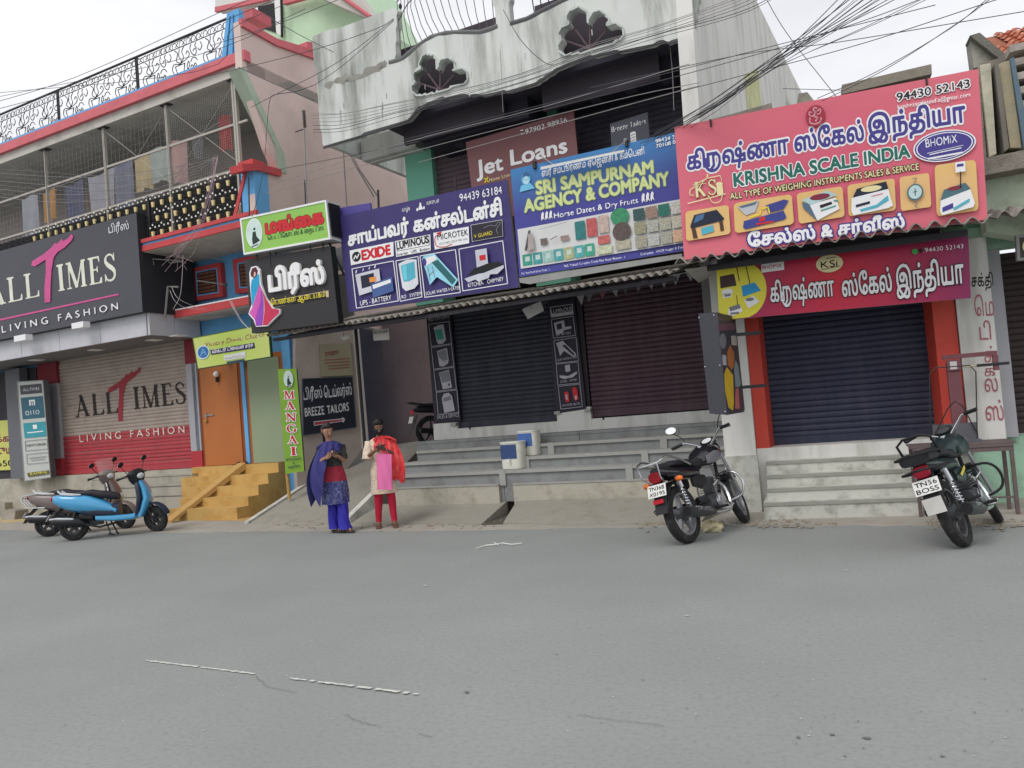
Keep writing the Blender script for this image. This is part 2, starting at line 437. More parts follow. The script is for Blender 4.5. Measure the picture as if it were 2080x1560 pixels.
def EL(q, cu, cv, ru, rv, n=24, a0=0, a1=360): return [q(cu + ru * math.cos(math.radians(a0 + (a1 - a0) * k / n)), cv + rv * math.sin(math.radians(a0 + (a1 - a0) * k / n))) for k in range(n)]
def RR(q, u0, v0, u1, v1, ru, rv):
    P = []
    for cu, cv, a in ((u1 - ru, v1 - rv, 0), (u0 + ru, v1 - rv, 90), (u0 + ru, v0 + rv, 180), (u1 - ru, v0 + rv, 270)):
        P += [q(cu + ru * math.cos(math.radians(a + k * 22.5)), cv + rv * math.sin(math.radians(a + k * 22.5))) for k in range(5)]
    return P
def LN(q, pts, w):
    """printed line through unit points as a band of width w (photo units)"""
    P = [q(u, v) for u, v in pts]; o = []
    for a, b in zip(P[:-1], P[1:]):
        dx, dy = b[0] - a[0], b[1] - a[1]; l = math.hypot(dx, dy) or 1; nx_, ny_ = -dy / l * w / 2, dx / l * w / 2; ex, ey = dx / l * w / 3, dy / l * w / 3
        o.append([(a[0] - ex + nx_, a[1] - ey + ny_), (b[0] + ex + nx_, b[1] + ey + ny_), (b[0] + ex - nx_, b[1] + ey - ny_), (a[0] - ex - nx_, a[1] - ey - ny_)])
    return o
# ================================================================ colours of the place
ASPH = M((140, 143, 141), .92, .07, .7, bump=.16, dirt=(118, 118, 113), damt=.45, dscale=34, key='w')
DUST = M((162, 157, 148), .95, .10, 1.5, bump=.3, dirt=(150, 142, 128), damt=.7, dscale=2.3, key='w')
CONC = M((158, 152, 140), .9, .10, 2.5, bump=.35, dirt=(104, 99, 88), damt=.6, dscale=1.6, key='w')
CONC2 = M((150, 146, 136), .9, .08, 3, bump=.3, dirt=(122, 116, 104), damt=.6, dscale=3, key='w')
STONE = M((134, 136, 136), .8, .08, 3, bump=.2, dirt=(98, 98, 96), damt=.6, dscale=4, key='w')
STONEW = M((158, 158, 154), .8, .05, 3, dirt=(140, 138, 130), damt=.5, dscale=5, key='w')
WALLW = M((212, 215, 210), .85, .06, 1.2, bump=.12, dirt=(96, 100, 90), damt=.85, dscale=.9, streak=True, key='w')
WALLW2 = M((216, 215, 210), .85, .04, 1.2, bump=.1, dirt=(160, 158, 150), damt=.6, dscale=1.4, streak=True, key='w')
PEEL = M((198, 198, 190), .85, .05, 2, bump=.3, dirt=(138, 137, 128), damt=.8, dscale=5.5, key='w')
PINKW = M((216, 194, 187), .85, .05, 1.0, dirt=(190, 168, 161), damt=.5, dscale=1.3, key='w')
BLUEW = M((106, 172, 222), .75, .05, 1.5, dirt=(84, 146, 200), damt=.4, dscale=2, key='w')
REDT = M((200, 76, 78), .7, .06, 2, dirt=(170, 72, 74), damt=.5, dscale=3, key='w')
REDT2 = M((212, 112, 120), .75, .06, 2, dirt=(176, 100, 104), damt=.5, dscale=3, key='w')
SOFF = M((200, 196, 188), .85, .05, 2, dirt=(130, 126, 118), damt=.5, dscale=2, key='w')
PGREEN = M((196, 222, 190), .8, .04, 1, dirt=(170, 196, 166), damt=.4, dscale=1.5, key='w')
MINT = M((140, 205, 178), .8, .05, 1.5, dirt=(96, 150, 128), damt=.5, dscale=2, key='w')
MINT2 = M((160, 196, 172), .85, .07, 2, bump=.2, dirt=(112, 130, 112), damt=.7, dscale=3.2, key='w')
DARKC = M((62, 60, 66), .8, .1, 3, key='w')
BLACK = M((28, 28, 31), .6, .1, 5)
IRON = M((44, 44, 48), .5, .1, 5)
GREYM = M((150, 150, 148), .45, .06, 4, metal=.3)
ACP = M((196, 196, 202), .4, .03, 2, dirt=(150, 150, 152), damt=.35, dscale=2, key='w')
LGREY = M((170, 170, 176), .75, .05, 2, dirt=(140, 138, 140), damt=.4, dscale=2, key='w')
ASB = M((150, 143, 136), .95, .12, 6, bump=.5, dirt=(92, 86, 80), damt=.7, dscale=7, key='w')
YEL = M((198, 162, 98), .85, .06, 2, bump=.2, dirt=(170, 126, 56), damt=.6, dscale=3, key='w')
YEL2 = M((190, 152, 92), .85, .06, 2, bump=.3, dirt=(168, 130, 78), damt=.6, dscale=4, key='w')
WHITE = M((232, 232, 230), .6, .03, 3)
WOODO = M((180, 108, 56), .55, .05, 2)
WOODB = M((142, 76, 38), .6, .08, 3)

# ================================================================ ground
mb = MB()
# road sheet: fine near the street, with a very slight uneven surface
xs = np.concatenate([[-600, -120, -45], np.arange(-24, 12.1, .75), [30, 110, 600]]); ys = np.concatenate([[-600, -60, -12], np.arange(-3, 14.1, .75), [40, 150, 600]])
rr_ = random.Random(3)
vs = [(x, y, (rr_.uniform(-.003, .003) if -24 < x < 12 and -3 < y < 9 else 0) - (.05 if y > 14 else 0)) for y in ys for x in xs]; nx_ = len(xs)
mb.add(vs, [(j * nx_ + i, j * nx_ + i + 1, (j + 1) * nx_ + i + 1, (j + 1) * nx_ + i) for j in range(len(ys) - 1) for i in range(nx_ - 1)])
build(mb, 'road', ASPH, kind='structure', smooth='all')

def sheet(name, px, z, mat, kind='structure', edge=None, jag=0, seed=1, up=.05, z0=None):
    """a ground patch outlined in the photograph; its rim is broken up a little"""
    P = [gz(x, y, z) for x, y in px]; o = []; r = random.Random(seed)
    for a, b in zip(P, P[1:] + P[:1]):
        n = max(1, int((b - a).length / .22)) if jag else 1
        for i in range(n):
            q = a.lerp(b, i / n); o.append(q + Vector((r.uniform(-jag, jag), r.uniform(-jag, jag), 0)))
    mb = MB(); lo = [Vector((p.x, p.y, -.04 if z0 is None else z0)) for p in o]; mb.prism(o, lo); return build(mb, name, mat, kind=kind)

# dusty shoulder between the asphalt and the buildings
sheet('dusty_shoulder', [(-500, 1045), (0, 1076), (330, 1082), (600, 1078), (900, 1078), (1300, 1070), (1560, 1066), (1900, 1068), (2300, 1060), (2300, 985), (1560, 1000), (500, 1015), (-500, 1005)], .006, DUST, jag=.05, seed=5)

# cracked concrete apron before the stone benches
def apron(pxs, seed):
    r = random.Random(seed); mb = MB(); P = [Vector(p) for p in pxs]; mb.prism(P, [Vector((p.x, p.y, -.05)) for p in P]); return mb
A0, A1 = gz(1022, 1062, .02), gz(1425, 1058, .02); B0, B1 = PC.pt(1052, 1014, 1.2), PC.pt(1470, 1003, 1.2)
build(apron([A0, gz(1200, 1066, .012), A1, B1, B0], 1), 'concrete_apron', CONC2, kind='structure')
build(apron([gz(715, 1062, .02), gz(978, 1064, .02), PC.pt(1030, 1018, 1.18), PC.pt(770, 1024, 1.18)], 2), 'concrete_apron', CONC2, kind='structure')
mb = MB(); mb.add([gz(978, 1066, .012), gz(1022, 1064, .012), gz(1050, 1030, .02), gz(1022, 1034, .02)], [(0, 1, 2, 3)]); build(mb, 'drain_gully', M((88, 84, 76), .95, .2, 8), kind='structure')
# cracks with depth: thin dark wedges let into the apron rim
crk = MB(); r = random.Random(11)
def crack(pts, w):
    P = [gz(x, y, .0) for x, y in pts]
    # drape on the sloping apron
    def zz(p):
        q = (p - A0); t = max(0, min(1, (PC.n * -1).dot(p - A0) / max(.01, (PC.n * -1).dot(B0 - A0)))); return .023 + t * (B0.z - .02)
    for a, b in zip(P[:-1], P[1:]):
        t = (b - a); t.normalize(); s_ = Vector((-t.y, t.x, 0)) * w * r.uniform(.4, 1)
        q = [a - s_ * .6, b - s_, b + s_, a + s_ * .6]
        crk.add([Vector((v.x, v.y, zz(v))) for v in q], [(0, 1, 2, 3)])
for pts in ([(1085, 1062), (1110, 1060), (1135, 1052), (1160, 1050)], [(1190, 1050), (1215, 1060), (1245, 1056), (1268, 1049)], [(1215, 1060), (1240, 1050), (1262, 1052)], [(1290, 1046), (1305, 1038), (1312, 1028), (1330, 1022), (1345, 1012)], [(1290, 1046), (1303, 1050), (1318, 1046), (1350, 1048)], [(1312, 1064), (1322, 1050), (1330, 1040)]):
    P = spl(pts, 4); P = [(x + r.uniform(-1.5, 1.5), y + r.uniform(-1, 1)) for x, y in P]; crack(P, .013)
build(crk, 'pavement_crack', M((58, 54, 48), .95), kind='stuff', fix=False)

# worn white stroke of paint and tar cracks on the road
mb = MB(); r = random.Random(4)
a, b = gz(295, 1342, .003), gz(850, 1411, .003); u = (b - a).normalized(); s_ = Vector((-u.y, u.x, 0)); n = 70
for i in range(n):
    if 31 < i < 41 or r.random() < .10: continue
    p, q = a.lerp(b, i / n), a.lerp(b, (i + 1.02) / n); w0 = .016 * r.uniform(.35, 1.0); o_ = r.uniform(-.004, .004)
    mb.add([p - s_ * (w0 + o_), q - s_ * (w0 * .9), q + s_ * w0, p + s_ * (w0 * .8 - o_)], [(0, 1, 2, 3)])
mb.v = [(x, y, .0075) for x, y, z in mb.v]
build(mb, 'road_paint_line', M((200, 200, 194), .85, .2, 40), kind='structure', fix=False)
mb = MB()
for pts in ([(520, 1374), (545, 1392), (600, 1404)], [(700, 1450), (735, 1466), (770, 1472)], [(1170, 1450), (1260, 1462), (1350, 1474)], [(850, 1488), (880, 1498)]):
    P = spl(pts, 5); P = [gz(x + r.uniform(-2, 2), y + r.uniform(-2, 2), .0065) for x, y in P]
    for p, q in zip(P[:-1], P[1:]):
        t = (q - p).normalized(); s_ = Vector((-t.y, t.x, 0)) * .0016; mb.add([p - s_, q - s_, q + s_ * 1.3, p + s_], [(0, 1, 2, 3)])
build(mb, 'road_crack', M((116, 115, 111), .95), kind='stuff', fix=False)
# dark spots and pale chips on the asphalt
def spots(name, mat, pts, seed, label=None):
    r = random.Random(seed); mb = MB()
    for x, y, w in pts:
        c = gz(x, y, .0068); k = 7; a0 = r.random() * 6
        mb.add([c + Vector((w * r.uniform(.4, 1.2) * math.cos(a0 + i * .9), .7 * w * r.uniform(.4, 1.2) * math.sin(a0 + i * .9), 0)) for i in range(k)], [tuple(range(k))])
    return build(mb, name, mat, kind='stuff', fix=False)
r = random.Random(21)
spots('oil_spots', M((112, 111, 108), .8), [(948, 1405, .02), (1130, 1328, .015), (1760, 1498, .018), (1690, 1491, .014), (1622, 1497, .014), (1395, 1437, .01), (1915, 1535, .014), (1980, 1446, .01), (1640, 1310, .01), (1306, 1380, .01)] + [(r.uniform(0, 2080), r.uniform(1130, 1550), r.uniform(.003, .008)) for _ in range(150)], 2)
spots('pale_chips', M((196, 194, 188), .9), [(r.uniform(0, 2080), r.uniform(1110, 1550), r.uniform(.003, .008)) for _ in range(110)] + [(862, 1189, .03), (1216, 1064, .035), (1130, 1077, .03), (1395, 1250, .02), (1717, 1158, .02)], 3)
# rubble and grit along the gutter
mb = MB(); r = random.Random(9)
for i in range(420):
    x = r.choice([r.uniform(560, 1020), r.uniform(1290, 1400), r.uniform(1450, 1700), r.uniform(1880, 2080)]); y = 1064 + r.gauss(0, 5) + (0 if x > 900 else 4); c = gz(x, y, .008); w = r.uniform(.006, .026)
    mb.add([c + Vector((w * r.uniform(.6, 1.3) * sx, w * r.uniform(.6, 1.3) * sy, 0)) for sx, sy in ((-1, -1), (1, -1), (1, 1), (-1, 1))] + [c + Vector((r.uniform(-.3, .3) * w, r.uniform(-.3, .3) * w, w * r.uniform(.5, 1)))], [(0, 1, 4), (1, 2, 4), (2, 3, 4), (3, 0, 4)])
build(mb, 'gutter_grit', M((132, 124, 110), .95, .25, 30), kind='stuff', fix=False)

# ramp into the alley with its pale kerb on the left
R0, R1, R2, R3 = gz(505, 1064, .01), gz(712, 1060, .01), PC.pt(870, 893, -1.9), PC.pt(736, 912, -1.9)
mb = MB(); n = 8
mb.prism([R0, R1, R2, R3], [Vector((p.x, p.y, -.05)) for p in (R0, R1, R2, R3)])
build(mb, 'alley_ramp', CONC2, kind='structure')
mb = MB(); P = [gz(505, 1063, .012), gz(560, 1030, .10), gz(620, 988, .38), gz(735, 905, .95)]
P = [R0.lerp(R3, t) for t in (0, .25, .5, .75, 1)]
for a, b in zip(P[:-1], P[1:]):
    s_ = Vector((-.09, 0, 0)); mb.hexa([a + s_, a, a + Vector((0, 0, .035)), a + s_ + Vector((0, 0, .035)), b + s_, b, b + Vector((0, 0, .035)), b + s_ + Vector((0, 0, .035))])
build(mb, 'ramp_kerb', PEEL, kind='structure')
# low broken wall on the right of the ramp
k0, k1 = gz(706, 1060, .02), PC.pt(766, 1024, 1.2)
t = thing('low_ramp_wall', 'short peeling whitewashed slab wall at the foot of the alley ramp', 'wall', (k0 + k1) / 2)
mb = MB(); a, b = k0, k1; u = (b - a); u.z = 0; u.normalize(); s_ = Vector((-u.y, u.x, 0)) * .06
mb.hexa([a - s_ + Vector((0, 0, -.02)), b - s_ + Vector((0, 0, -.06)), b - s_ + Vector((0, 0, .24)), a - s_ + Vector((0, 0, .07)), a + s_ + Vector((0, 0, -.02)), b + s_ + Vector((0, 0, -.06)), b + s_ + Vector((0, 0, .24)), a + s_ + Vector((0, 0, .07))])
build(mb, 'slab', PEEL, t)
mb = MB(); mb.hexa([b - s_ * 1.4 + Vector((-.05, -.05, .24)), b - s_ * 1.4 + Vector((.06, .0, .24)), b - s_ * 1.4 + Vector((.06, .0, .28)), b - s_ * 1.4 + Vector((-.05, -.05, .28)), b + s_ * 1.4 + Vector((-.05, 0, .24)), b + s_ * 1.4 + Vector((.06, .05, .24)), b + s_ * 1.4 + Vector((.06, .05, .28)), b + s_ * 1.4 + Vector((-.05, 0, .28))])
build(mb, 'cap_stone', STONEW, t)

# ================================================================ rolling shutter of single slats
def shutter(pl, s0, s1, z0, z1, d, mat, parent, pitch=.075, mat2=None, zc=None, zslope=0, label=None):
    """parent > shutter > slat"""
    sh = MB(); pl.box(sh, s0, s1, d - .03, d - .02, z0, z1); so_ = build(sh, 'shutter', mat, parent, label=label)
    protos = {}; n = int((z1 - z0) / pitch)
    par = Vector(so_.location) + Vector(parent.location)
    for i in range(n):
        z = z0 + (i + .5) * pitch; m = mat2 if (mat2 and z < zc) else mat
        if m not in protos:
            mb = MB(); k = 5
            for j in range(k):
                a0, a1 = math.pi * j / k, math.pi * (j + 1) / k
                f = lambda a: (-.018 + .017 * math.sin(a), -pitch * .5 * math.cos(a) * .96)
                (da, za), (db, zb) = f(a0), f(a1)
                mb.add([pl.w(s0, d + da, z + za), pl.w(s1, d + da, z + za), pl.w(s1, d + db, z + zb), pl.w(s0, d + db, z + zb)], [(0, 1, 2, 3)])
            o = build(mb, 'slat', m, so_, smooth='all', fix=False); protos[m] = (o, z)
        else:
            o, zb_ = protos[m]; put(o, Vector(o.location) + Vector((0, 0, z - zb_ + random.uniform(-.0025, .0025))) + pl.n * random.uniform(-.004, .004), so_, (random.uniform(-.02, .02), 0, random.uniform(-.0012, .0012)))
    mb = MB(); pl.box(mb, s0, s1, d - .02, d + .012, z0 - .02, z0 + .09); build(mb, 'bottom_rail', mat2 or mat, so_)
    return so_

# ================================================================ LEFT BUILDING (one house: shop, blue rooms, balcony, terrace)
LB = thing('balcony_house', 'pink and sky blue house with caged first floor balcony and ornate terrace railing', 'house', PL.w(0, 0, 0))
SIDE = Pl(*PL.w(3.16, 0, 0)[:2], 84.5)          # its flank, facing right
WBX = lambda *a: bx(PL, *a)
def P2(mb, name, mat, parent=LB, **k): return build(mb, name, mat, parent, **k)
# ground floor walls behind
mb = MB(); PL.box(mb, -9, 2.74, -.5, -.06, 0, 3.95); P2(mb, 'wall', BLUEW); mb = MB(); PL.box(mb, -9, 3.14, -.5, -.061, 3.95, 5.3); P2(mb, 'wall', BLUEW)
# flank wall above (pink), with the slanted fin at its street edge
SW = lambda px: SIDE.pt(*px)
fl = [(487, 42), (560, 88), (635, 115), (700, 160), (900, 330), (900, 700), (640, 640), (600, 500), (519, 438), (517, 345), (567, 350), (545, 300), (492, 135)]
mb = MB(); a = [SW(p) for p in fl]; mb.prism(a, [p - SIDE.n * .16 for p in a]); P2(mb, 'wall', PINKW, label='pink flank wall')
mb = MB(); a = [SW(p) + SIDE.n * .02 for p in [(483, 138), (496, 138), (575, 312), (581, 352), (566, 350), (560, 300)]]; mb.prism(a, [p - SIDE.n * .26 for p in a]); P2(mb, 'fin', M((176, 192, 172), .8, .05, 2, dirt=(150, 160, 146), dscale=3, key='w'))
mb = MB(); a = [SW(p) + SIDE.n * .05 for p in [(486, 38), (560, 80), (640, 104), (640, 122), (560, 94), (488, 54)]]; mb.prism(a, [p - SIDE.n * .08 for p in a]); P2(mb, 'coping', REDT2)
mb = MB(); a = [SW(p) + SIDE.n * .06 for p in [(619, 86), (637, 88), (638, 108), (620, 104)]]; mb.prism(a, [p - SIDE.n * .3 for p in a]); P2(mb, 'coping', REDT2)
# stringcourse chevron on the flank and the blue corner pier
mb = MB(); a = [SW(p) + SIDE.n * .05 for p in [(487, 334), (519, 333), (568, 345), (567, 359), (519, 347), (490, 348)]]; mb.prism(a, [p - SIDE.n * .3 for p in a]); P2(mb, 'red_band', REDT)
s0, z1 = PL.sz(483, 342, 1.25); s1, z0 = PL.sz(524, 480, 1.25)
z0 = 4.9
mb = MB(); PL.box(mb, 2.85, 3.165, .95, 1.28, z0, z1); P2(mb, 'corner_pier', BLUEW)
mb = MB(); PL.box(mb, 2.83, 3.185, 1.0, 1.31, z1 - .02, z1 + .07); P2(mb, 'red_band', REDT)
mb = MB(); PL.poly(mb, [(494, 352), (500, 350), (479, 440), (472, 442)], 1.30, .02); P2(mb, 'red_band', REDT)
# balcony floor slab and its red, blue, red edge
zf = 5.28
mb = MB(); PL.box(mb, -9, 3.16, -.06, 1.25, zf - .14, zf + .10); P2(mb, 'balcony_floor', SOFF)
for dz0, dz1, m_, dd in ((-.13, -.02, REDT, 1.29), (-.02, .03, BLUEW, 1.27), (.03, .10, REDT, 1.31)):
    mb = MB(); PL.box(mb, .1, 3.18, 1.25, dd, zf + dz0, zf + dz1); P2(mb, 'slab_edge', m_)
mb = MB(); PL.box(mb, 3.16, 3.22, .2, 1.29, zf - .13, zf - .02); P2(mb, 'slab_edge', REDT)
# balcony back wall, ceiling slab, inner pillar
mb = MB(); PL.box(mb, -9, 3.0, -.9, -.8, zf, 8.0); P2(mb, 'wall', M((176, 166, 160), .85, .06, 2, dirt=(146, 136, 130), dscale=2, key='w'), label='brown back wall of the balcony')
mb = MB(); PL.box(mb, 2.5, 2.85, -.8, -.45, zf, 8.0); P2(mb, 'pillar', PGREEN)
zs = 8.04
mb = MB(); PL.box(mb, -9, 3.16, -2.5, 1.27, zs - .2, zs + .01); P2(mb, 'roof_slab', SOFF)
mb = MB(); PL.box(mb, -9, 3.2, 1.2, 1.35, zs - .02, zs + .16); P2(mb, 'slab_edge', REDT2)
mb = MB(); PL.box(mb, -9, 2.8, 1.18, 1.3, zs + .16, zs + .23); P2(mb, 'slab_edge', BLUEW)
# terrace end pier (sky blue, tapered)
mb = MB(); a = [PL.w(s, 1.33, z) for s, z in ((2.62, zs + .12), (3.12, zs + .12), (3.12, zs + .92), (2.84, zs + .92))]; mb.prism(a, [p - PL.n * .12 for p in a]); P2(mb, 'terrace_pier', BLUEW)
for u in (.28, .62):
    mb = MB(); a = [PL.w(2.62 + .48 * u, 1.345, zs + .15), PL.w(2.64 + .48 * u, 1.345, zs + .15), PL.w(2.86 + .24 * u, 1.345, zs + .84), PL.w(2.845 + .24 * u, 1.345, zs + .84)]; mb.prism(a, [p - PL.n * .014 for p in a]); P2(mb, 'groove', M((62, 118, 168), .8))
# roof-top room, pale green with eaves
mb = MB(); a = [PL.pt(x, y, -1.6) for x, y in [(522, -60), (690, -80), (752, 40), (740, 110), (640, 200), (530, 120)]]; mb.prism(a, [p - PL.n * 2.0 for p in a]); P2(mb, 'rooftop_room', PGREEN)
mb = MB(); PL.poly(mb, [(523, 10), (557, 2), (560, 66), (527, 55)], -1.57, .05); w_ = P2(mb, 'window', BLACK)
mb = MB(); PL.poly(mb, [(556, -20), (567, -22), (573, 74), (561, 66)], -1.5, .06); P2(mb, 'window_frame', WHITE)
mb = MB(); mb.tube([PL.pt(571, -30, -1.4), PL.pt(573, 75, -1.4)], .03); P2(mb, 'pipe', BLACK)
mb = MB(); PL.poly(mb, [(436, -60), (545, -60), (545, 3), (438, 24)], .9, .0); a = [PL.pt(x, y, .9) for x, y in [(437, 20), (540, -3), (540, -60), (437, -45)]]; mb = MB(); mb.prism(a, [p - PL.n * .2 for p in a]); P2(mb, 'eave', WALLW2)
mb = MB(); a = [PL.pt(x, y, .93) for x, y in [(436, 24), (549, -2), (549, -9), (436, 14)]]; mb.prism(a, [p - PL.n * .05 for p in a]); P2(mb, 'eave_edge', REDT2)
mb = MB(); a = [PL.pt(x, y, -1.4) for x, y in [(575, 8), (640, -10), (640, -20), (575, -2)]]; mb.prism(a, [p - PL.n * .1 for p in a]); P2(mb, 'eave_edge', REDT2)
mb = MB(); a = [PL.pt(x, y, -1.1) for x, y in [(600, -40), (690, -60), (755, 30), (752, 40), (640, -10)]]; mb.prism(a, [p - PL.n * .3 for p in a]); P2(mb, 'eave', SOFF)
mb = MB(); mb.tube([PL.pt(690, -10, -1.05), PL.pt(752, 34, -1.05)], .035); P2(mb, 'eave_edge', REDT2)
mb = MB(); a = [PL.pt(x, y, .2) for x, y in [(484, 20), (512, 14), (513, 34), (486, 42)]]; mb.prism(a, [p - PL.n * .5 for p in a]); P2(mb, 'coping', REDT2)
# windows of the blue mezzanine
for q in ([(389, 545), (447, 533), (453, 602), (393, 612)], [(472, 527), (540, 514), (545, 590), (478, 596)]):
    c = [sum(v[0] for v in q) / 4, sum(v[1] for v in q) / 4]
    f = lambda k: [(c[0] + (x - c[0]) * k, c[1] + (y - c[1]) * k) for x, y in q]
    mb = MB(); PL.poly(mb, q, .05, .12); fr = P2(mb, 'window', REDT)
    mb = MB(); PL.poly(mb, f(.74), .053, .01); build(mb, 'frame', BLUEW, fr)
    mb = MB(); PL.poly(mb, f(.66), .056, .01); build(mb, 'pane', M((58, 38, 32), .6, .1, 4), fr)
    g = f(.64); qq = Q(*g); lv = None
    for k in range(6):
        mb = MB(); a = [PL.pt(*p, .07) for p in R(qq, .04, (k + .15) / 6, .96, (k + .75) / 6)]; mb.prism(a, [a[0] - PL.n * .012, a[1] - PL.n * .012, a[2] + PL.n * .0, a[3] + PL.n * .0]); build(mb, 'louvre', M((126, 84, 66), .6, .1, 8), fr)
    for k in range(4):
        mb = MB(); u = (k + .5) / 4; mb.tube([PL.pt(*qq(u, .02), .085), PL.pt(*qq(u, .98), .085)], .008, 4); build(mb, 'bar', M((110, 60, 46), .5), fr)
# red sunshade over the doors
zq = 4.02
mb = MB(); PL.box(mb, -.02, 2.9, -.06, .58, zq - .12, zq + .06); P2(mb, 'sunshade', SOFF)
mb = MB(); PL.box(mb, -.05, 2.93, .58, .62, zq - .10, zq + .045); P2(mb, 'sunshade_edge', REDT)
mb = MB(); PL.box(mb, -.05, 2.93, .55, .625, zq + .045, zq + .07); P2(mb, 'sunshade_edge', WHITE)
# doors
zt = .92
def door(x0, x1, leaf, fr_mat, label, closed=True):
    s0, _ = PL.sz(x0, 850, .02); s1, _ = PL.sz(x1, 850, .02)
    mb = MB(); PL.box(mb, s0, s1, -.05, .03, zt, zt + 2.12); d_ = P2(mb, 'door', fr_mat, label=label)
    mb = MB(); PL.box(mb, s0 + .09, s1 - .09, .03, .05, zt + .01, zt + 2.03); lf = build(mb, 'door_leaf', leaf, d_); return d_, s0, s1
D1, a0, a1 = door(408, 497, WOODO, WOODB, 'orange wooden door')
mb = MB(); PL.box(mb, a0 + .18, a0 + .42, .05, .07, zt + 1.02, zt + 1.05); PL.box(mb, a0 + .2, a0 + .23, .05, .08, zt + .98, zt + 1.08); build(mb, 'bolt', GREYM, D1)
mb = MB(); mb.ball(PL.w(a0 + .21, .08, zt + .92), .035); build(mb, 'padlock', M((190, 160, 90), .4, metal=.6), D1)
mb = MB(); mb.ball(PL.w((a0 + a1) / 2, .1, zt + 1.84), .06); lb = build(mb, 'door_lamp', WHITE, D1, smooth=True); mb = MB(); mb.tube([PL.w((a0 + a1) / 2, .09, zt + 1.68), PL.w((a0 + a1) / 2, .09, zt + 1.78)], .03, 8); build(mb, 'lamp_holder', BLACK, D1)
D2, b0, b1 = door(505, 583, M((142, 156, 128), .7, .04, 1), M((168, 98, 50), .6, .06, 2), 'sage green door in a brown frame')
for x in (402, 501.5, 596):
    s_, _ = PL.sz(x, 850, .02); mb = MB(); PL.box(mb, s_ - (.045 if x < 590 else .14), s_ + (.05 if x < 590 else .06), -.05, .06, zt, zt + (2.2 if x < 590 else 3.0)); P2(mb, 'door_jamb', BLUEW)
for x in (470, 500):
    s_, _ = PL.sz(x, 742, .02); mb = MB(); PL.box(mb, s_ - .05, s_ + .05, 0.03, .14, zt + 2.03, zt + 2.13); P2(mb, 'junction_box', WHITE)
# shop front: pillars, shutter, plinth
mb = MB(); PL.box(mb, -4.63, -.3, -.2, -.03, .9, 3.6); P2(mb, 'wall', DARKC)
def pillar(s0, s1, d1, m0, base, top=None):
    mb = MB(); PL.box(mb, s0, s1, -.1, d1, base, 3.55); o = P2(mb, 'pillar', m0)
    mb = MB(); PL.box(mb, s0 - .003, s1 + .003, -.1, d1 + .004, .9, base); P2(mb, 'pillar_base', M((176, 56, 66), .7, .06, 2, key='w'))
    mb = MB(); PL.box(mb, s0 - .003, s1 + .003, -.1, d1 + .004, 3.05, 3.55); P2(mb, 'pillar_head', M((132, 44, 54), .7, .06, 2, key='w'))
pillar(-.31, .0, .06, LGREY, 1.25); pillar(-5.35, -4.62, .06, LGREY, 1.3)
mb = MB(); PL.box(mb, -9, -.02, -.2, .1, 0, .9); P2(mb, 'plinth', M((176, 172, 158), .9, .06, 2, bump=.2, dirt=(132, 126, 112), damt=.6, dscale=3, key='w'))
mb = MB(); PL.box(mb, -3.4, .02, .1, .36, 0, .62); PL.box(mb, -3.4, .02, .1, .2, .62, .8); P2(mb, 'step', M((168, 164, 152), .9, .06, 2, dirt=(130, 126, 114), damt=.6, dscale=3, key='w'))
for k, z in enumerate((.78, .58, .38)):
    mb = MB(); PL.box(mb, -3.1 + k * .4, .0, .36, .365 + .002 * k, z - .012, z); P2(mb, 'joint', M((86, 84, 80), .9))
SHU = M((170, 156, 146), .6, .05, 2, dirt=(130, 116, 108), damt=.4, dscale=3, key='w'); SHR = M((174, 64, 72), .6, .05, 2, dirt=(142, 54, 62), damt=.4, dscale=3, key='w')
shutter(PL, -4.62, -.31, .93, 3.58, 0, SHU, LB, .078, SHR, 1.78)
# things painted on the shutter
class Paint(Sign):
    """lettering painted straight on a wall or shutter: no board of its own"""
    def __init__(s, pl, d, parent): s.pl, s.d, s.k, s.root = pl, d, .0, parent
def brush_T(s, x, y, h, mat, raise_=0):
    """the brush-stroke T: x, y = foot; h = height in photo units"""
    P = [(-.06, .0), (.03, .0), (.05, .25), (.08, .5), (.13, .72), (.2, .80), (.32, .86), (.44, .96), (.47, 1.02), (.44, 1.06), (.38, 1.0), (.3, .97), (.28, 1.0), (.2, .93), (.16, .95), (.1, .88), (-.02, .80), (-.14, .74), (-.22, .70), (-.24, .63), (-.18, .61), (-.08, .66), (.0, .70), (-.01, .5), (-.05, .25)]
    n = int(24); vs = P; d = s.up() + raise_; mb = MB(); Z = [s.pl.pt(x + u * h - .06 * v * h, y - v * h - u * .12 * h, d) for u, v in vs]
    mb.prism(Z, [p - s.pl.n * (raise_ + .001) for p in Z]) if raise_ else mb.add(Z, [tuple(range(len(Z)))])
    return build(mb, 'brush_letter', mat, s.root, fix=False)
pt_ = Paint(PL, .002, LB)
BK = M((44, 38, 36), .7); PKR = M((150, 48, 58), .7)
pt_.text('ALL', (153, 848), (240, 838), 44, BK, font='serif', res=34)
pt_.text('IMES', (273, 832), (378, 820), 45, BK, font='serif', res=34)
brush_T(pt_, 246, 855, 98, PKR)
pt_.text('L I V I N G   F A S H I O N', (162, 898), (375, 879), 15, M((222, 206, 196), .7), bold=.035)
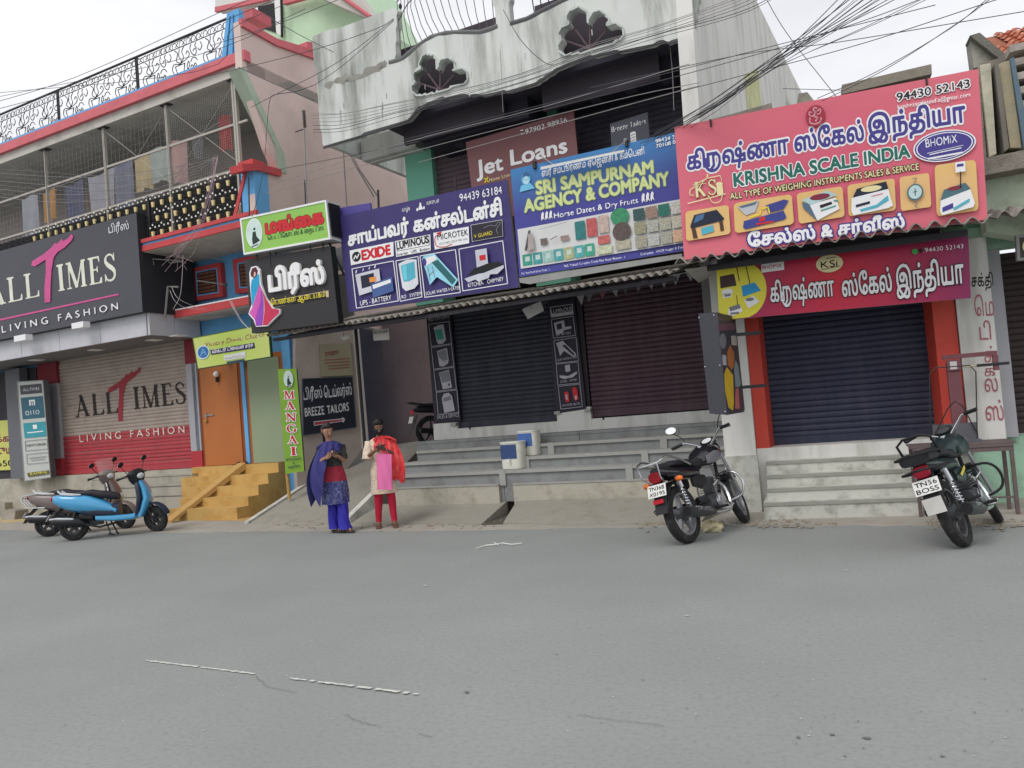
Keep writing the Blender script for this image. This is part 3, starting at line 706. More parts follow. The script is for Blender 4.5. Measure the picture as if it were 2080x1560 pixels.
# canopy clad in aluminium panels, with soffit lights
mb = MB(); PL.box(mb, -9, .06, -.05, 1.14, 3.56, 4.0); P2(mb, 'canopy', M((120, 120, 122), .8, .05, 2, key='w'))
sp = [PL.sz(x, 700, 1.2)[0] for x in (-160, 43, 121, 205, 300)] ; sp = [-8.9] + sp
for a_, b_ in zip(sp[:-1], sp[1:]):
    mb = MB(); PL.box(mb, a_ + .006, b_ - .006, 1.14, 1.2, 3.56, 4.02); P2(mb, 'panel', ACP)
s_, _ = PL.sz(300, 660, 1.2)
for d0, d1 in ((.62, 1.19), (.0, .61)):
    mb = MB(); PL.box(mb, .06, .12, d0, d1, 3.56, 4.0); P2(mb, 'panel', ACP)
for x in (58, 180, 300, 350):
    a_ = PL.sz(x, 720, .8)[0]; mb = MB(); PL.box(mb, a_ - .12, a_ + .12, .5, .75, 3.545, 3.56); P2(mb, 'soffit_light', WHITE)
# bent conduit bracket before the blue wall
mb = MB(); mb.tube([PL.pt(335, 645, .9), PL.pt(341, 582, .9), PL.pt(362, 583, .9)], .022, 6); P2(mb, 'conduit_bracket', GREYM)

# yellow steps before the doors
st = thing('yellow_steps', 'five ochre yellow concrete steps up to the orange door', 'steps', PL.w(1.2, .6, 0))
TR = [(0.18, .84), (.46, .66), (.72, .48), (.98, .30), (1.26, .14)]
d_prev = -.03
for k, (d1, z) in enumerate(TR + []):
    mb = MB(); zt_ = z + .08; PL.box(mb, -.16 if k < 2 else (.28 if k < 3 else .42), 2.2 - .0 * k, d_prev, d1 + .02, 0, zt_); build(mb, 'step', YEL, st); d_prev = d1 + .02
# two sloping strips for wheeling a vehicle up
for o0, o1 in ((.85, 1.02),):
    mb = MB(); a = PL.w(.62, 1.55, .0); b = PL.w(.82, 1.55, .0); c = PL.w(1.35, .2, .93); d = PL.w(1.15, .2, .93)
    mb.hexa([a, b, b + Vector((0, 0, .05)), a + Vector((0, 0, .05)), d - Vector((0, 0, .1)), c - Vector((0, 0, .1)), c + Vector((0, 0, .03)), d + Vector((0, 0, .03))]); build(mb, 'wheel_ramp', YEL2, st)
    mb = MB(); a = PL.w(1.2, .22, .93); b = PL.w(1.36, .22, .93); c = PL.w(.7, .22, .93)
sheet('yellow_ground_patch', [(350, 1056), (345, 1040), (500, 1030), (560, 1012), (590, 1000), (505, 1056)], .02, YEL2, jag=.02)
sheet('yellow_ground_patch', [(0, 1062), (60, 1058), (90, 1030), (0, 1030)], .012, M((188, 168, 126), .95, .1, 3, key='w'), jag=.05)
# slippers on the landing
for k, (x, y) in enumerate(((484, 952), (499, 951))):
    c = PL.pt(x, y, .1); c.z = .925
    s_ = thing('slipper', 'black strap slipper left on the top yellow step, %s one' % ('left' if k == 0 else 'right'), 'slipper', c, group='pair of slippers on the steps')
    mb = MB(); mb.loft([(c + PL.e * (-.12 + .06 * i) , PL.n * (.035 + .012 * math.sin(i)), (0, 0, .008), 2.5) for i in range(5)], 10); build(mb, 'sole', M((60, 44, 36), .8), s_)
    mb = MB(); mb.tube([c + PL.n * .045 + Vector((0, 0, .01)), c + PL.e * .03 + Vector((0, 0, .05)), c - PL.n * .045 + Vector((0, 0, .01))], .012, 6); build(mb, 'strap', BLACK, s_)

# terrace railing: posts, rails and flower-pot ornaments
RL = thing('terrace_railing', 'black wrought iron terrace railing with flower pot scrolls', 'railing', PL.w(0, 1.3, zs + .2))
zb, zt2, dR = zs + .23, 8.93, 1.24
mb = MB(); mb.tube([PL.w(-9, dR, zt2), PL.w(2.85, dR, zt2)], .024, 6); build(mb, 'top_rail', IRON, RL)
for z in (zt2 - .16, zb + .01):
    mb = MB(); mb.tube([PL.w(-9, dR, z), PL.w(2.8, dR, z)], .009, 5); build(mb, 'rail', IRON, RL)
cell = .62; po = None; pc_ = None
def orn(pts, r=.0075): return pts
s = -8.6; first = None
cols_ = [a for a in (PL.sz(485 / 4 + 0, 260, dR)[0], PL.sz(1120 / 4, 170, dR)[0])]
stepc = (cols_[1] - cols_[0]) / 3
units = [cols_[0] + stepc * (k + .5) for k in range(-12, 7)]
for a_ in [cols_[0] + stepc * 3 * k for k in range(-4, 3)]:
    if a_ > 2.75: continue
    for q in (-.022, .022):
        mb = MB(); PL.box(mb, a_ + q - .012, a_ + q + .012, dR - .012, dR + .012, zb - .08, zt2); build(mb, 'post', IRON, RL)
h_ = zt2 - .16 - zb
def curls(mb, a_, mir=1):
    W_ = lambda u, v: PL.w(a_ + u * stepc * .5 * mir, dR, zb + v * h_)
    T_ = lambda pts, r=.0095: mb.tube([W_(*p) for p in spl(pts, 4)], r, 4, cap=False)
    # pot
    mb.tube([W_(-.42, .34), W_(.2, .34), W_(.1, .02), W_(-.3, .02)], .012, 4, closed=True)
    # stem bunch
    T_([(-.1, .34), (-.02, .5), (-.16, .68), (-.1, .95)]); T_([(-.1, .36), (.14, .56), (.05, .8), (.2, .98)]); T_([(-.1, .4), (-.34, .55), (-.22, .78), (-.42, .95)])
    T_([(-.1, .36), (-.5, .44), (-.62, .25), (-.5, .06)]); T_([(-.1, .38), (.36, .48), (.52, .62), (.4, .76), (.3, .66)])
    # side scrolls
    T_([(.35, .05), (.5, .2), (.44, .36), (.34, .2), (.36, .08), (.5, .03)]); T_([(.6, .04), (.72, .1), (.64, .18), (.56, .1)]); T_([(.8, .04), (.92, .12), (.84, .2), (.76, .1)])
    T_([(.66, .95), (.58, .8), (.68, .6), (.86, .5), (.98, .62), (.88, .74), (.76, .66)]); T_([(.98, .95), (.9, .84), (1.0, .72)]); T_([(-.75, .9), (-.66, .74), (-.8, .6), (-.92, .7)])
    T_([(.58, .3), (.7, .42), (.88, .4), (1.0, .28)])
    # frieze band
    for c0 in (-.8, -.35, .1, .55, .9):
        T_([(c0 - .18, 1.02), (c0 - .16, 1.18), (c0, 1.22), (c0 + .08, 1.1), (c0 - .02, 1.06)], .007); T_([(c0 + .2, 1.02), (c0 + .1, 1.12), (c0 + .22, 1.22)], .007)
mb = MB(); curls(mb, units[0]); first = build(mb, 'ornament', IRON, RL, fix=False)
fl_ = MB()
for a_ in units[1:]:
    if a_ > 2.6: continue
    put(first, Vector(first.location) + PL.e * (a_ - units[0]), RL)

# balcony cage: posts, rails, wire netting, pot-pattern railing below
CG = thing('balcony_grille', 'pale steel posts and wire netting enclosing the first floor balcony', 'grille', PL.w(0, 1.2, zf))
GP = M((176, 170, 162), .6, .05, 3)
dC = 1.18; zr = PL.sz(480, 345, dC)[1]
for x in (92, 213, 343, 484):
    a_ = PL.sz(x, 300, dC)[0]; w_ = .026 if x < 480 else .05
    mb = MB(); PL.box(mb, a_ - w_, a_ - .005, dC - .03, dC + .03, zr - .9, zs - .2); build(mb, 'post', GP, CG)
    if x != 92: mb = MB(); PL.box(mb, a_ + .008, a_ + w_, dC - .03, dC + .03, zr, zs - .2); build(mb, 'post', GP, CG)
    mb = MB(); PL.box(mb, a_ - .12, a_ + .12, dC - .06, dC + .06, zs - .215, zs - .2); build(mb, 'bracket', DARKC, CG)
zm = PL.sz(485, 250, dC)[1]
for z in (zm, zr): mb = MB(); PL.box(mb, -9, 3.0, dC - .015, dC + .015, z - .02, z + .02); build(mb, 'rail', GP, CG)
mb = MB()
a_, b_ = PL.sz(343, 300, dC)[0], 2.8
for k in range(int((b_ - a_) / .05)): mb.tube([PL.w(a_ + k * .05, dC - .02, zr), PL.w(a_ + k * .05, dC - .02, zs - .22)], .0016, 3, cap=False)
for k in range(int((zs - .22 - zr) / .05)): mb.tube([PL.w(a_, dC - .02, zr + k * .05), PL.w(b_, dC - .02, zr + k * .05)], .0016, 3, cap=False)
a2 = -9
for k in range(int((a_ - a2) / .12)): mb.tube([PL.w(a2 + k * .12, dC - .02, zr), PL.w(a2 + k * .12, dC - .02, zs - .22)], .0011, 3, cap=False)
for k in range(int((zs - .22 - zr) / .12)): mb.tube([PL.w(a2, dC - .02, zr + k * .12), PL.w(a_, dC - .02, zr + k * .12)], .0011, 3, cap=False)
build(mb, 'wire_netting', M((176, 172, 166), .6), CG, kind='stuff', fix=False)
for x0, x1 in ((213, 343), (343, 484)):
    p, q = PL.sz(x0, 300, dC)[0], PL.sz(x1, 300, dC)[0]
    for a_, b_ in (((p, zs - .25), (q, zr + .1)), ((q, zs - .25), (p, zr + .1))):
        mb = MB(); mb.tube([PL.w(a_[0], dC - .01, a_[1]), PL.w(b_[0], dC - .01, b_[1])], .006, 4); build(mb, 'brace_wire', GP, CG)
PR = thing('balcony_railing', 'black balcony railing with rows of small cream flower pots', 'railing', PL.w(1, 1.2, zf + .1))
zl = zf + .12; cream = M((226, 206, 150), .6, .05, 5)
# railing leaf by leaf: bars, then pots and white buds
s = -6.4
mb = MB(); PL.box(mb, -6.5, 2.85, dC - .01, dC + .01, zl - .01, zl + .02); build(mb, 'rail', IRON, PR)
mb = MB(); a_ = PL.sz(304, 440, dC)[0]; PL.box(mb, a_ - .02, a_ + .02, dC - .02, dC + .02, zl, zr); build(mb, 'post', IRON, PR)
mb = MB()
for k in range(62): a_ = -6.4 + k * .15; mb.tube([PL.w(a_, dC, zl), PL.w(a_ + .03, dC, (zl + zr) / 2), PL.w(a_, dC, zr)], .006, 4, cap=False)
for j in range(8):
    z = zl + .1 + j * (zr - zl - .12) / 8
    mb.tube([PL.w(-6.4 + k * .075, dC, z + .02 * math.sin(k * 2.1)) for k in range(124)], .005, 3, cap=False)
build(mb, 'bars', IRON, PR, kind='stuff', fix=False)
mb = MB(); PL.box(mb, -6.5, 2.85, dC - .14, dC - .13, zl, zr - .03); build(mb, 'backing_mesh', M((34, 34, 36), .8, .2, 30), PR)
pp = None; bb = None
for row, z in enumerate((zl + .01, zl + .29, zl + .57)):
    for k in range(24):
        a_ = 2.66 - k * .25 - .1 * row
        if a_ < (.4 if row < 2 else -3.4): continue
        if pp is None:
            mb = MB(); mb.loft([(PL.w(a_, dC + .03, z), PL.e * .026, PL.n * .02, 4), (PL.w(a_, dC + .03, z + .095), PL.e * .038, PL.n * .025, 4)], 8); pp = build(mb, 'pot', cream, PR); pa, pz = a_, z
            mb = MB(); mb.loft([(PL.w(a_, dC + .03, z + .16), PL.e * .022, PL.n * .012, 2), (PL.w(a_, dC + .03, z + .18), PL.e * .015, PL.n * .012, 2), (PL.w(a_, dC + .03, z + .195), PL.e * .004, PL.n * .004, 2)], 6); bb = build(mb, 'bud', M((230, 228, 220), .6), PR)
        else:
            put(pp, Vector(pp.location) + PL.e * (a_ - pa) + Vector((0, 0, z - pz)), PR)
        for q in (-.07, .07): put(bb, Vector(bb.location) + PL.e * (a_ - pa + q) + Vector((0, 0, z - pz + .0)), PR)
        put(bb, Vector(bb.location) + PL.e * (a_ - pa) + Vector((0, 0, z - pz + .05)), PR)
# washing on the balcony
WASH = [((205, 352), 62, 70, (150, 150, 158)), ((250, 330), 40, 90, (120, 122, 138)), ((290, 318), 34, 62, (176, 160, 128)), ((325, 300), 44, 62, (156, 164, 160)), ((362, 285), 36, 76, (172, 140, 136)), ((400, 275), 26, 40, (96, 96, 100)), ((150, 372), 46, 90, (90, 92, 112)), ((100, 388), 30, 60, (168, 128, 84)), ((60, 400), 40, 84, (150, 152, 160)), ((455, 235), 22, 60, (150, 66, 66))]
WN = ['pale grey', 'slate blue', 'tan', 'light grey green', 'dusty pink', 'dark grey', 'navy', 'ochre', 'silver grey', 'red checked']
for k, ((x, y), w, h, c) in enumerate(WASH):
    a_, z1_ = PL.sz(x, y, .85); sw = w / 72.; sh_ = h / 92.
    mb = MB(); r = random.Random(k)
    mb.grid(lambda u, v: PL.w(a_ + (u - .5) * sw * (1 - .12 * v), .85 + .03 * math.sin(u * 9 + k) * (.3 + v), z1_ - v * sh_ - .03 * math.sin(u * 5 + k)), 10, 6)
    o = build(mb, 'hanging_cloth', M(c, .9, .08, 6), smooth='all', fix=False)
    tag(o, WN[k] + ' cloth drying on the line inside the caged balcony', 'washing', 'washing drying on the balcony')
mb = MB(); mb.tube([PL.pt(40, 398, .5), PL.pt(120, 378, .5), PL.pt(250, 330, .5), PL.pt(410, 270, .5), PL.pt(470, 232, .5)], .006, 4); tag(build(mb, 'washing_line', WHITE), 'thin white washing line stretched inside the caged balcony', 'washing line')
DU = .5; U = [PC.sz(x, y, DU)[0] for x, y in ((832, 345), (886, 345), (1068, 240), (1136, 225), (1420, 200))]
# ================================================================ CENTRE BUILDING
CB = thing('concrete_shop_building', 'stained concrete building with peacock tail openings in its curved parapet', 'building', PC.w(0, 0, 0))
def P3(mb, name, mat, **k): return build(mb, name, mat, k.pop('parent', CB), **k)
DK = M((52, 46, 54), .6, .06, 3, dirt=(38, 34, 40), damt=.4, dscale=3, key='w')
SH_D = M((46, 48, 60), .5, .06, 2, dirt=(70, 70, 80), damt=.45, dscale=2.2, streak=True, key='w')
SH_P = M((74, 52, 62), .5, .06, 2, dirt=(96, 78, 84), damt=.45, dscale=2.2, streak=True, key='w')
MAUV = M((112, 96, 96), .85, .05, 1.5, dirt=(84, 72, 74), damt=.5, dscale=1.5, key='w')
# ground floor wall with two shuttered openings (piers and lintel), whitewashed sill band
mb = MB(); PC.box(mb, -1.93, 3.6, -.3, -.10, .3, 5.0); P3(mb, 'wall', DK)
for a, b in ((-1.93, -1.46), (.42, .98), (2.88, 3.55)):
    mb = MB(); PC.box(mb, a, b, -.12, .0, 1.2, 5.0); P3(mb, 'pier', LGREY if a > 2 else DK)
mb = MB(); PC.box(mb, -1.46, 2.9, -.12, -.0, 3.45, 5.0); P3(mb, 'lintel', DK)
mb = MB(); PC.box(mb, -1.93, 3.2, -.12, .05, 1.12, 1.31); P3(mb, 'sill', WALLW2)
mb = MB(); PC.box(mb, -1.93, -1.45, -.12, .04, 1.0, 1.42); P3(mb, 'sill', WALLW2)
mb = MB(); PC.box(mb, .42, 1.0, -.12, .056, 1.2, 1.5); P3(mb, 'sill', WALLW2)
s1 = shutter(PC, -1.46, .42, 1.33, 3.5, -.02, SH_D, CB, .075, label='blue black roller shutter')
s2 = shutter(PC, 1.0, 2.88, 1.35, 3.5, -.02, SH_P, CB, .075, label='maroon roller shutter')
for a, z in ((-1.5, 1.36), (.44, 1.42), (.96, 1.42)):
    mb = MB(); PC.box(mb, a - .05, a + .05, 0, .09, z, z + .05); P3(mb, 'hasp', GREYM)
for a in (-1.2, 1.2):
    mb = MB(); mb.tube([PC.w(a, .04, 1.34), PC.w(a, .04, 1.28)], .02, 8); P3(mb, 'padlock', BLACK)
mb = MB(); PC.box(mb, 2.9, 3.06, -.1, .06, 1.3, 3.3); P3(mb, 'pier', M((150, 148, 148), .8, .05, 2, key='w'))
# alley: mauve wall at its end and the pale pilaster with a black pipe
mb = MB(); PC.box(mb, -5.2, -1.9, -2.1, -2.0, 0, 3.6); P3(mb, 'alley_wall', MAUV)
mb = MB(); PC.box(mb, -1.95, -1.9, -2.0, -.1, .6, 3.6); P3(mb, 'alley_wall', MAUV)
# stone benches (steps) with pale nosings and joint blocks
sb = thing('stone_steps', 'long grey stone bench steps with pale nosings before the two shutters', 'steps', PC.w(.6, .7, .3))
lv = [(1.2, .44, .66), (.92, .66, .83), (.64, .83, 1.0), (.36, 1.0, 1.14)]
s0_, s1_ = -2.1, 3.35
for k, (d1, za, zb_) in enumerate(lv):
    d0 = lv[k + 1][0] - .02 if k < 3 else -.1
    so2 = s0_ + (0, .12, .2, .0)[k]
    jn = {0: [-.02, 1.95], 1: [.25, 2.1], 2: [.55, 2.3], 3: [-.4, .9, 2.45]}[k]
    ed = [so2] + jn + [s1_]
    for a, b in zip(ed[:-1], ed[1:]):
        mb = MB(); PC.box(mb, a + .004, b - .004, d0 - .1, d1, za - .2 if k else .2, zb_ - .045); build(mb, 'riser_stone', STONE, sb)
        if k < 3: mb = MB(); PC.box(mb, a + .003, b - .003, d0 - .1, d1 + .03, zb_ - .045, zb_ + .0); build(mb, 'nosing', STONEW, sb)
        else: mb = MB(); PC.box(mb, a + .003, b - .003, d0 - .1, d1 + .01, zb_ - .045, zb_); build(mb, 'nosing', STONE, sb)
    if k < 3:
        for q in jn:
            mb = MB(); PC.box(mb, q - .05, q + .05, d1 - .01, d1 + .035, za + .0, zb_ + .006); build(mb, 'joint_block', STONEW, sb)
kb = thing('whitewashed_kerb', 'cracked cement kerb wall with a gap, below the stone steps', 'kerb', PC.w(.6, 1.2, .1))
for a, b in ((-2.1, -.08), (.16, 3.3)):
    mb = MB(); PC.box(mb, a, b, .9, 1.26, -.02, .46); build(mb, 'kerb_block', M((176, 172, 158), .9, .08, 3, bump=.3, dirt=(122, 116, 102), damt=.65, dscale=3, key='w'), kb)
    mb = MB(); PC.box(mb, a, b, .9, 1.27, .445, .468); build(mb, 'white_edge', STONEW, kb)
mb = MB(); PC.box(mb, -.1, .18, .9, 1.0, -.02, .44); build(mb, 'drain_back', M((96, 90, 82), .95, .2, 5, key='w'), kb)

# corrugated canopy over the shops, its rafters
def corr(pl, s0, s1, d0, z0, d1, z1, pitch, parent, amp=.028, sheet_w=1.0, mat=None, seed=0):
    """sheets from street edge (d0, z0) up to the wall (d1, z1)"""
    r = random.Random(seed); a = s0
    while a < s1 - .05:
        b = min(a + sheet_w, s1); n = max(6, int((b - a + .05) / pitch * 8)); jd, jz = r.uniform(-.04, .03), r.uniform(-.01, .012)
        mb = MB(); V_ = []
        for j, (d, z) in enumerate(((d0 + jd, z0 + jz), (d1, z1))):
            for i in range(n + 1):
                s_ = a + (b - a + .05) * i / n; V_.append(pl.w(s_, d, z + amp * math.sin(2 * math.pi * s_ / pitch)))
        m = n + 1; V2 = [v + Vector((0, 0, .012)) for v in V_]
        mb.add(V_ + V2, [(i, i + 1, m + i + 1, m + i) for i in range(n)] + [(2 * m + i, 3 * m + i, 3 * m + i + 1, 2 * m + i + 1) for i in range(n)] + [(i, 2 * m + i, 2 * m + i + 1, i + 1) for i in range(n)])
        build(mb, 'roofing_sheet', mat or ASB, parent, smooth='all', fix=False); a = b
cn = thing('corrugated_canopy', 'long grey asbestos cement canopy with a wavy edge above the dark shutters', 'canopy', PC.w(0, 1, 3))
corr(PC, -3.75, 3.0, 2.0, 3.07, -.1, 3.5, .115, cn, .024, seed=3)
for a in (-3.4, -2.2, -1.0, .2, 1.4, 2.6): mb = MB(); mb.hexa([PC.w(a, 1.9, 2.99), PC.w(a + .06, 1.9, 2.99), PC.w(a + .06, 1.9, 3.04), PC.w(a, 1.9, 3.04), PC.w(a, 0, 3.38), PC.w(a + .06, 0, 3.38), PC.w(a + .06, 0, 3.43), PC.w(a, 0, 3.43)]); build(mb, 'rafter', DARKC, cn)
for d, z in ((1.86, 3.02), (.9, 3.2)): mb = MB(); PC.box(mb, -3.7, 3.0, d - .03, d + .03, z - .04, z + .01); build(mb, 'purlin', DARKC, cn)
pl_ = PC.sz(737, 780, -.2)[0]
t = thing('steel_post', 'thin dark steel post leaning beside the alley mouth under the canopy', 'post', PC.w(-2.6, 1.3, .7))
a = PC.pt(722, 665, .6); b = PC.pt(742, 918, .6)
mb = MB(); mb.tube([a, b], .03, 8); build(mb, 'tube', IRON, t)
# ---- upper floor
mb = MB(); PC.box(mb, U[0], 3.4, DU - .45, DU - .31, 4.2, 6.1); P3(mb, 'upper_wall', DARKC)
mb = MB(); PC.box(mb, -6, -1.3, -6, -5.9, 3, 6.0); P3(mb, 'rear_wall', PINKW)
for a, b in ((U[0], U[1]), (U[2], U[3])):
    mb = MB(); PC.box(mb, a, b, DU - .3, DU + .12, 3.4, 6.1); P3(mb, 'pillar', M((134, 204, 178), .8, .05, 2, key='w'))
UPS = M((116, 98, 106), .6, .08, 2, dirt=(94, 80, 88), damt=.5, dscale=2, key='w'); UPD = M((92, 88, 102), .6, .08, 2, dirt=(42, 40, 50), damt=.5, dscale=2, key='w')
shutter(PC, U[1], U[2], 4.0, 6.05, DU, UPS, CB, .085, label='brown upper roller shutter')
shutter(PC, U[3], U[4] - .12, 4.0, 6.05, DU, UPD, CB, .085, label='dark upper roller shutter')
mb = MB(); PC.box(mb, U[4] - .12, U[4] + .1, DU - .3, DU + .05, 4.0, 6.1); P3(mb, 'pillar', LGREY)
# floor slab of the first floor, projecting beam box and upper slab
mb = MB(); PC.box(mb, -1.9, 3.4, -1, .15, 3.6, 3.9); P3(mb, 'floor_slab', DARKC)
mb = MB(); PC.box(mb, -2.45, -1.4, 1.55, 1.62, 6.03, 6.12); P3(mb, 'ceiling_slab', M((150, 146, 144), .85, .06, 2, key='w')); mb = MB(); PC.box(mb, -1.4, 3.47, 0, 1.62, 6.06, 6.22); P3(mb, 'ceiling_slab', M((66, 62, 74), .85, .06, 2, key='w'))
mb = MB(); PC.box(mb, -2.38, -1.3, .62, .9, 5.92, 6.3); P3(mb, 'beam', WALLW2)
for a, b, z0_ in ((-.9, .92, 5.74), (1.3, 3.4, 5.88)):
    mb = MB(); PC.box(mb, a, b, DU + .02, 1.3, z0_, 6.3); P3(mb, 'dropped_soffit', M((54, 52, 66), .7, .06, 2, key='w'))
    for q in (.25, .5, .75):
        mb = MB(); c = a + (b - a) * q; PC.box(mb, c - .08, c + .08, .8, 1.0, z0_ - .006, z0_); P3(mb, 'soffit_vent', M((84, 82, 96), .7))
# parapet wall: curved panels with peacock-tail openings, built as one pierced shell
D0 = 1.8
def bend(s):
    b = 0
    for c0, w0 in ((-.08, .86), (2.3, 1.15)):
        u = (s - c0) / w0
        if abs(u) < 1: b += .16 * (math.cos(u * math.pi) + 1) / 2
    return b
def loc(px, d=D0):
    q = PC.sz(px[0], px[1], d)
    for _ in range(3): q = PC.sz(px[0], px[1], d + bend(q[0]))
    return q
out1 = [(655, 297), (634, 75), (795, 17), (806, 19), (803, 123), (815, 120), (845, 95), (875, 75), (905, 67), (940, 65), (975, 65), (1008, 53), (994, -60), (1033, -60), (1037, 48), (1070, 38), (1100, 22), (1140, 2), (1180, -14), (1240, -60), (1430, -60), (1410, 68), (1357, 85), (1347, 81), (1297, 96), (1225, 107), (1170, 120), (1132, 137), (1112, 150), (1087, 167), (1030, 186), (1022, 182), (995, 191), (950, 191), (912, 195), (870, 207), (845, 222), (830, 240), (800, 252)]
def petals(c, sc, rot=0):
    cx, cy = c; o = []
    for ang, ln_, wd in ((-176, 30, 15), (-141, 34, 17), (-108, 46, 19), (-68, 42, 18), (-30, 44, 17), ):
        ln_ *= sc; wd *= sc; a = math.radians(ang - 0); ux, uy = math.cos(a), math.sin(a)
        ex, ey = cx + ux * ln_, cy + uy * ln_
        P = [(ex + wd * .70 * math.cos(q), ey + wd * .70 * math.sin(q)) for q in [a - 1.75 + 3.5 * k / 12 for k in range(13)]]
        o.append([(cx - uy * 4 * sc, cy + ux * 4 * sc)] + [(cx + uy * 4 * sc, cy - ux * 4 * sc)] + P)
    return o
FLW = [petals((889, 183), 1.22), petals((1194, 99), 1.42)]
C_ = .028
allp = [loc(p) for p in out1]; A_ = np.array(allp); gx0, gy0 = A_.min(0) - .1; gx1, gy1 = A_.max(0) + .1
nx_, ny_ = int((gx1 - gx0) / C_) + 2, int((gy1 - gy0) / C_) + 2
m_ = raster([allp], gx0, gy0, nx_, ny_, C_)
hole = np.zeros_like(m_)
for fl_ in FLW:
    for P in fl_: hole |= raster([[loc(p) for p in P]], gx0, gy0, nx_, ny_, C_)
F_ = soften((m_ & ~hole), 0, C_)
vs, fs = march(F_, gx0, gy0, C_)
# merged runs are split again so that the shell can bend
def bend(s):
    b = 0
    for c0, w0 in ((-.08, .86), (2.3, 1.15)):
        u = (s - c0) / w0
        if abs(u) < 1: b += .16 * (math.cos(u * math.pi) + 1) / 2
    return b
bm = bmesh.new(); vv = [bm.verts.new((x, 0, z)) for x, z in vs]
for f in fs:
    try: bm.faces.new([vv[i] for i in f])
    except ValueError: pass
for x in np.arange(gx0, gx1, .12):
    bmesh.ops.bisect_plane(bm, geom=bm.verts[:] + bm.edges[:] + bm.faces[:], plane_co=(x, 0, 0), plane_no=(1, 0, 0))
r_ = bmesh.ops.extrude_face_region(bm, geom=bm.faces[:])
nv = [g for g in r_['geom'] if isinstance(g, bmesh.types.BMVert)]
for v in nv: v.co.y = -.13
bm.verts.ensure_lookup_table()
mb = MB(); mb.v = [tuple(PC.w(v.co.x, D0 + bend(v.co.x) + v.co.y, v.co.z)) for v in bm.verts]; bm.verts.index_update(); mb.f = [tuple(v.index for v in f.verts) for f in bm.faces]; bm.free()
P3(mb, 'parapet', WALLW)
# dark panel stands in for the unlit void behind the openings, and moulded rims
for fl_, c0 in zip(FLW, ((889, 183), (1194, 99))):
    A_ = [loc(p) for P in fl_ for p in P]; a0, a1 = min(p[0] for p in A_), max(p[0] for p in A_); z0_, z1_ = min(p[1] for p in A_), max(p[1] for p in A_)
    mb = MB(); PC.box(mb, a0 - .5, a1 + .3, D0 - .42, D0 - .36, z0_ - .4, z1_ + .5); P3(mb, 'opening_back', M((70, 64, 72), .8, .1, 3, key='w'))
    m2 = np.zeros_like(m_)
    for P in fl_: m2 |= raster([[loc(p) for p in P]], gx0, gy0, nx_, ny_, C_)
    big = soften(m2, .04, C_); vs2, fs2 = march(np.where(soften(m2, 0, C_) > .5, 0, big) if False else big * (1 - (soften(m2, 0, C_) > .5)), gx0, gy0, C_)
    mb = MB(); mb.v = [tuple(PC.w(x, D0 + bend(x) + .035, z)) for x, z in vs2]; mb.f = list(fs2); n0 = len(mb.v); mb.v += [tuple(Vector(v) - PC.n * .06) for v in mb.v[:n0]]
    es = {}
    for f in fs2:
        for p, q in zip(f, f[1:] + f[:1]): es[(p, q)] = 1
    for (p, q) in es:
        if (q, p) not in es: mb.f.append((p, n0 + p, n0 + q, q))
    P3(mb, 'opening_rim', M((196, 202, 198), .85, .08, 4, dirt=(110, 112, 106), damt=.6, dscale=5, key='w'), fix=False)
    # ribs between the petals
    c_s, c_z = loc((c0[0], c0[1] - 3))
    for ang in (-158, -124, -88, -50, -14):
        R_ = 36 * (1.22 if c0[0] < 1000 else 1.42)
        e_ = loc((c0[0] + R_ * math.cos(math.radians(ang)), c0[1] + R_ * math.sin(math.radians(ang))))
        mb = MB(); mb.tube([PC.w(c_s, D0 + bend(c_s) - .06, c_z), PC.w(e_[0], D0 + bend(e_[0]) - .06, e_[1])], .013, 5); P3(mb, 'rib', M((96, 78, 84), .8, .1, 4))
# moulding at the foot and at the top of the parapet
for nm, path, rr2, m in (('foot_moulding', [(655, 299), (800, 253), (830, 241), (845, 223), (870, 208), (912, 196), (950, 192), (995, 192), (1022, 183), (1030, 187), (1087, 168), (1112, 151), (1132, 138), (1170, 121), (1225, 108), (1297, 97), (1347, 82), (1357, 86), (1410, 69)], .02, M((104, 102, 106), .85, .1, 4, key='w')),
                         ('top_rail', [(790, 127), (815, 120), (845, 95), (875, 75), (905, 67), (940, 65), (975, 65), (1010, 53)], .045, M((112, 112, 112), .8, .1, 4, key='w')),
                         ('top_rail', [(1036, 48), (1070, 38), (1100, 22), (1140, 2), (1180, -14)], .045, M((92, 92, 94), .8, .1, 4, key='w'))):
    mb = MB(); mb.tube([PC.w(s_, D0 + bend(s_) - .03, z) for s_, z in [loc(p) for p in path]], rr2, 8); P3(mb, nm, m, smooth=True)
# parapet's left return and the building's right flank
FR = Pl(*PC.w(3.5, 0, 0)[:2], 85.0)
a = [FR.pt(x, y, 0) for x, y in [(1409, 66), (1402, -60), (1500, -60), (1536, 0), (1640, 212), (1700, 330), (1700, 420), (1475, 420), (1475, 300), (1424, 284)]]
mb = MB(); mb.prism(a, [p - FR.n * .2 for p in a]); P3(mb, 'flank_wall', WALLW2, label='pale streaked flank wall')
mb = MB(); a = [FR.pt(x, y, .012) for x, y in [(1514, 150), (1540, 140), (1548, 225), (1520, 232)]]; mb.prism(a, [p - FR.n * .01 for p in a]); P3(mb, 'lichen_patch', M((196, 196, 150), .9, .15, 3, key='w'))
# left end of the parapet seen edge on
mb = MB(); PC.box(mb, -2.5, -2.42, -2, 1.66, 6.0, 7.72); P3(mb, 'parapet_return', WALLW)
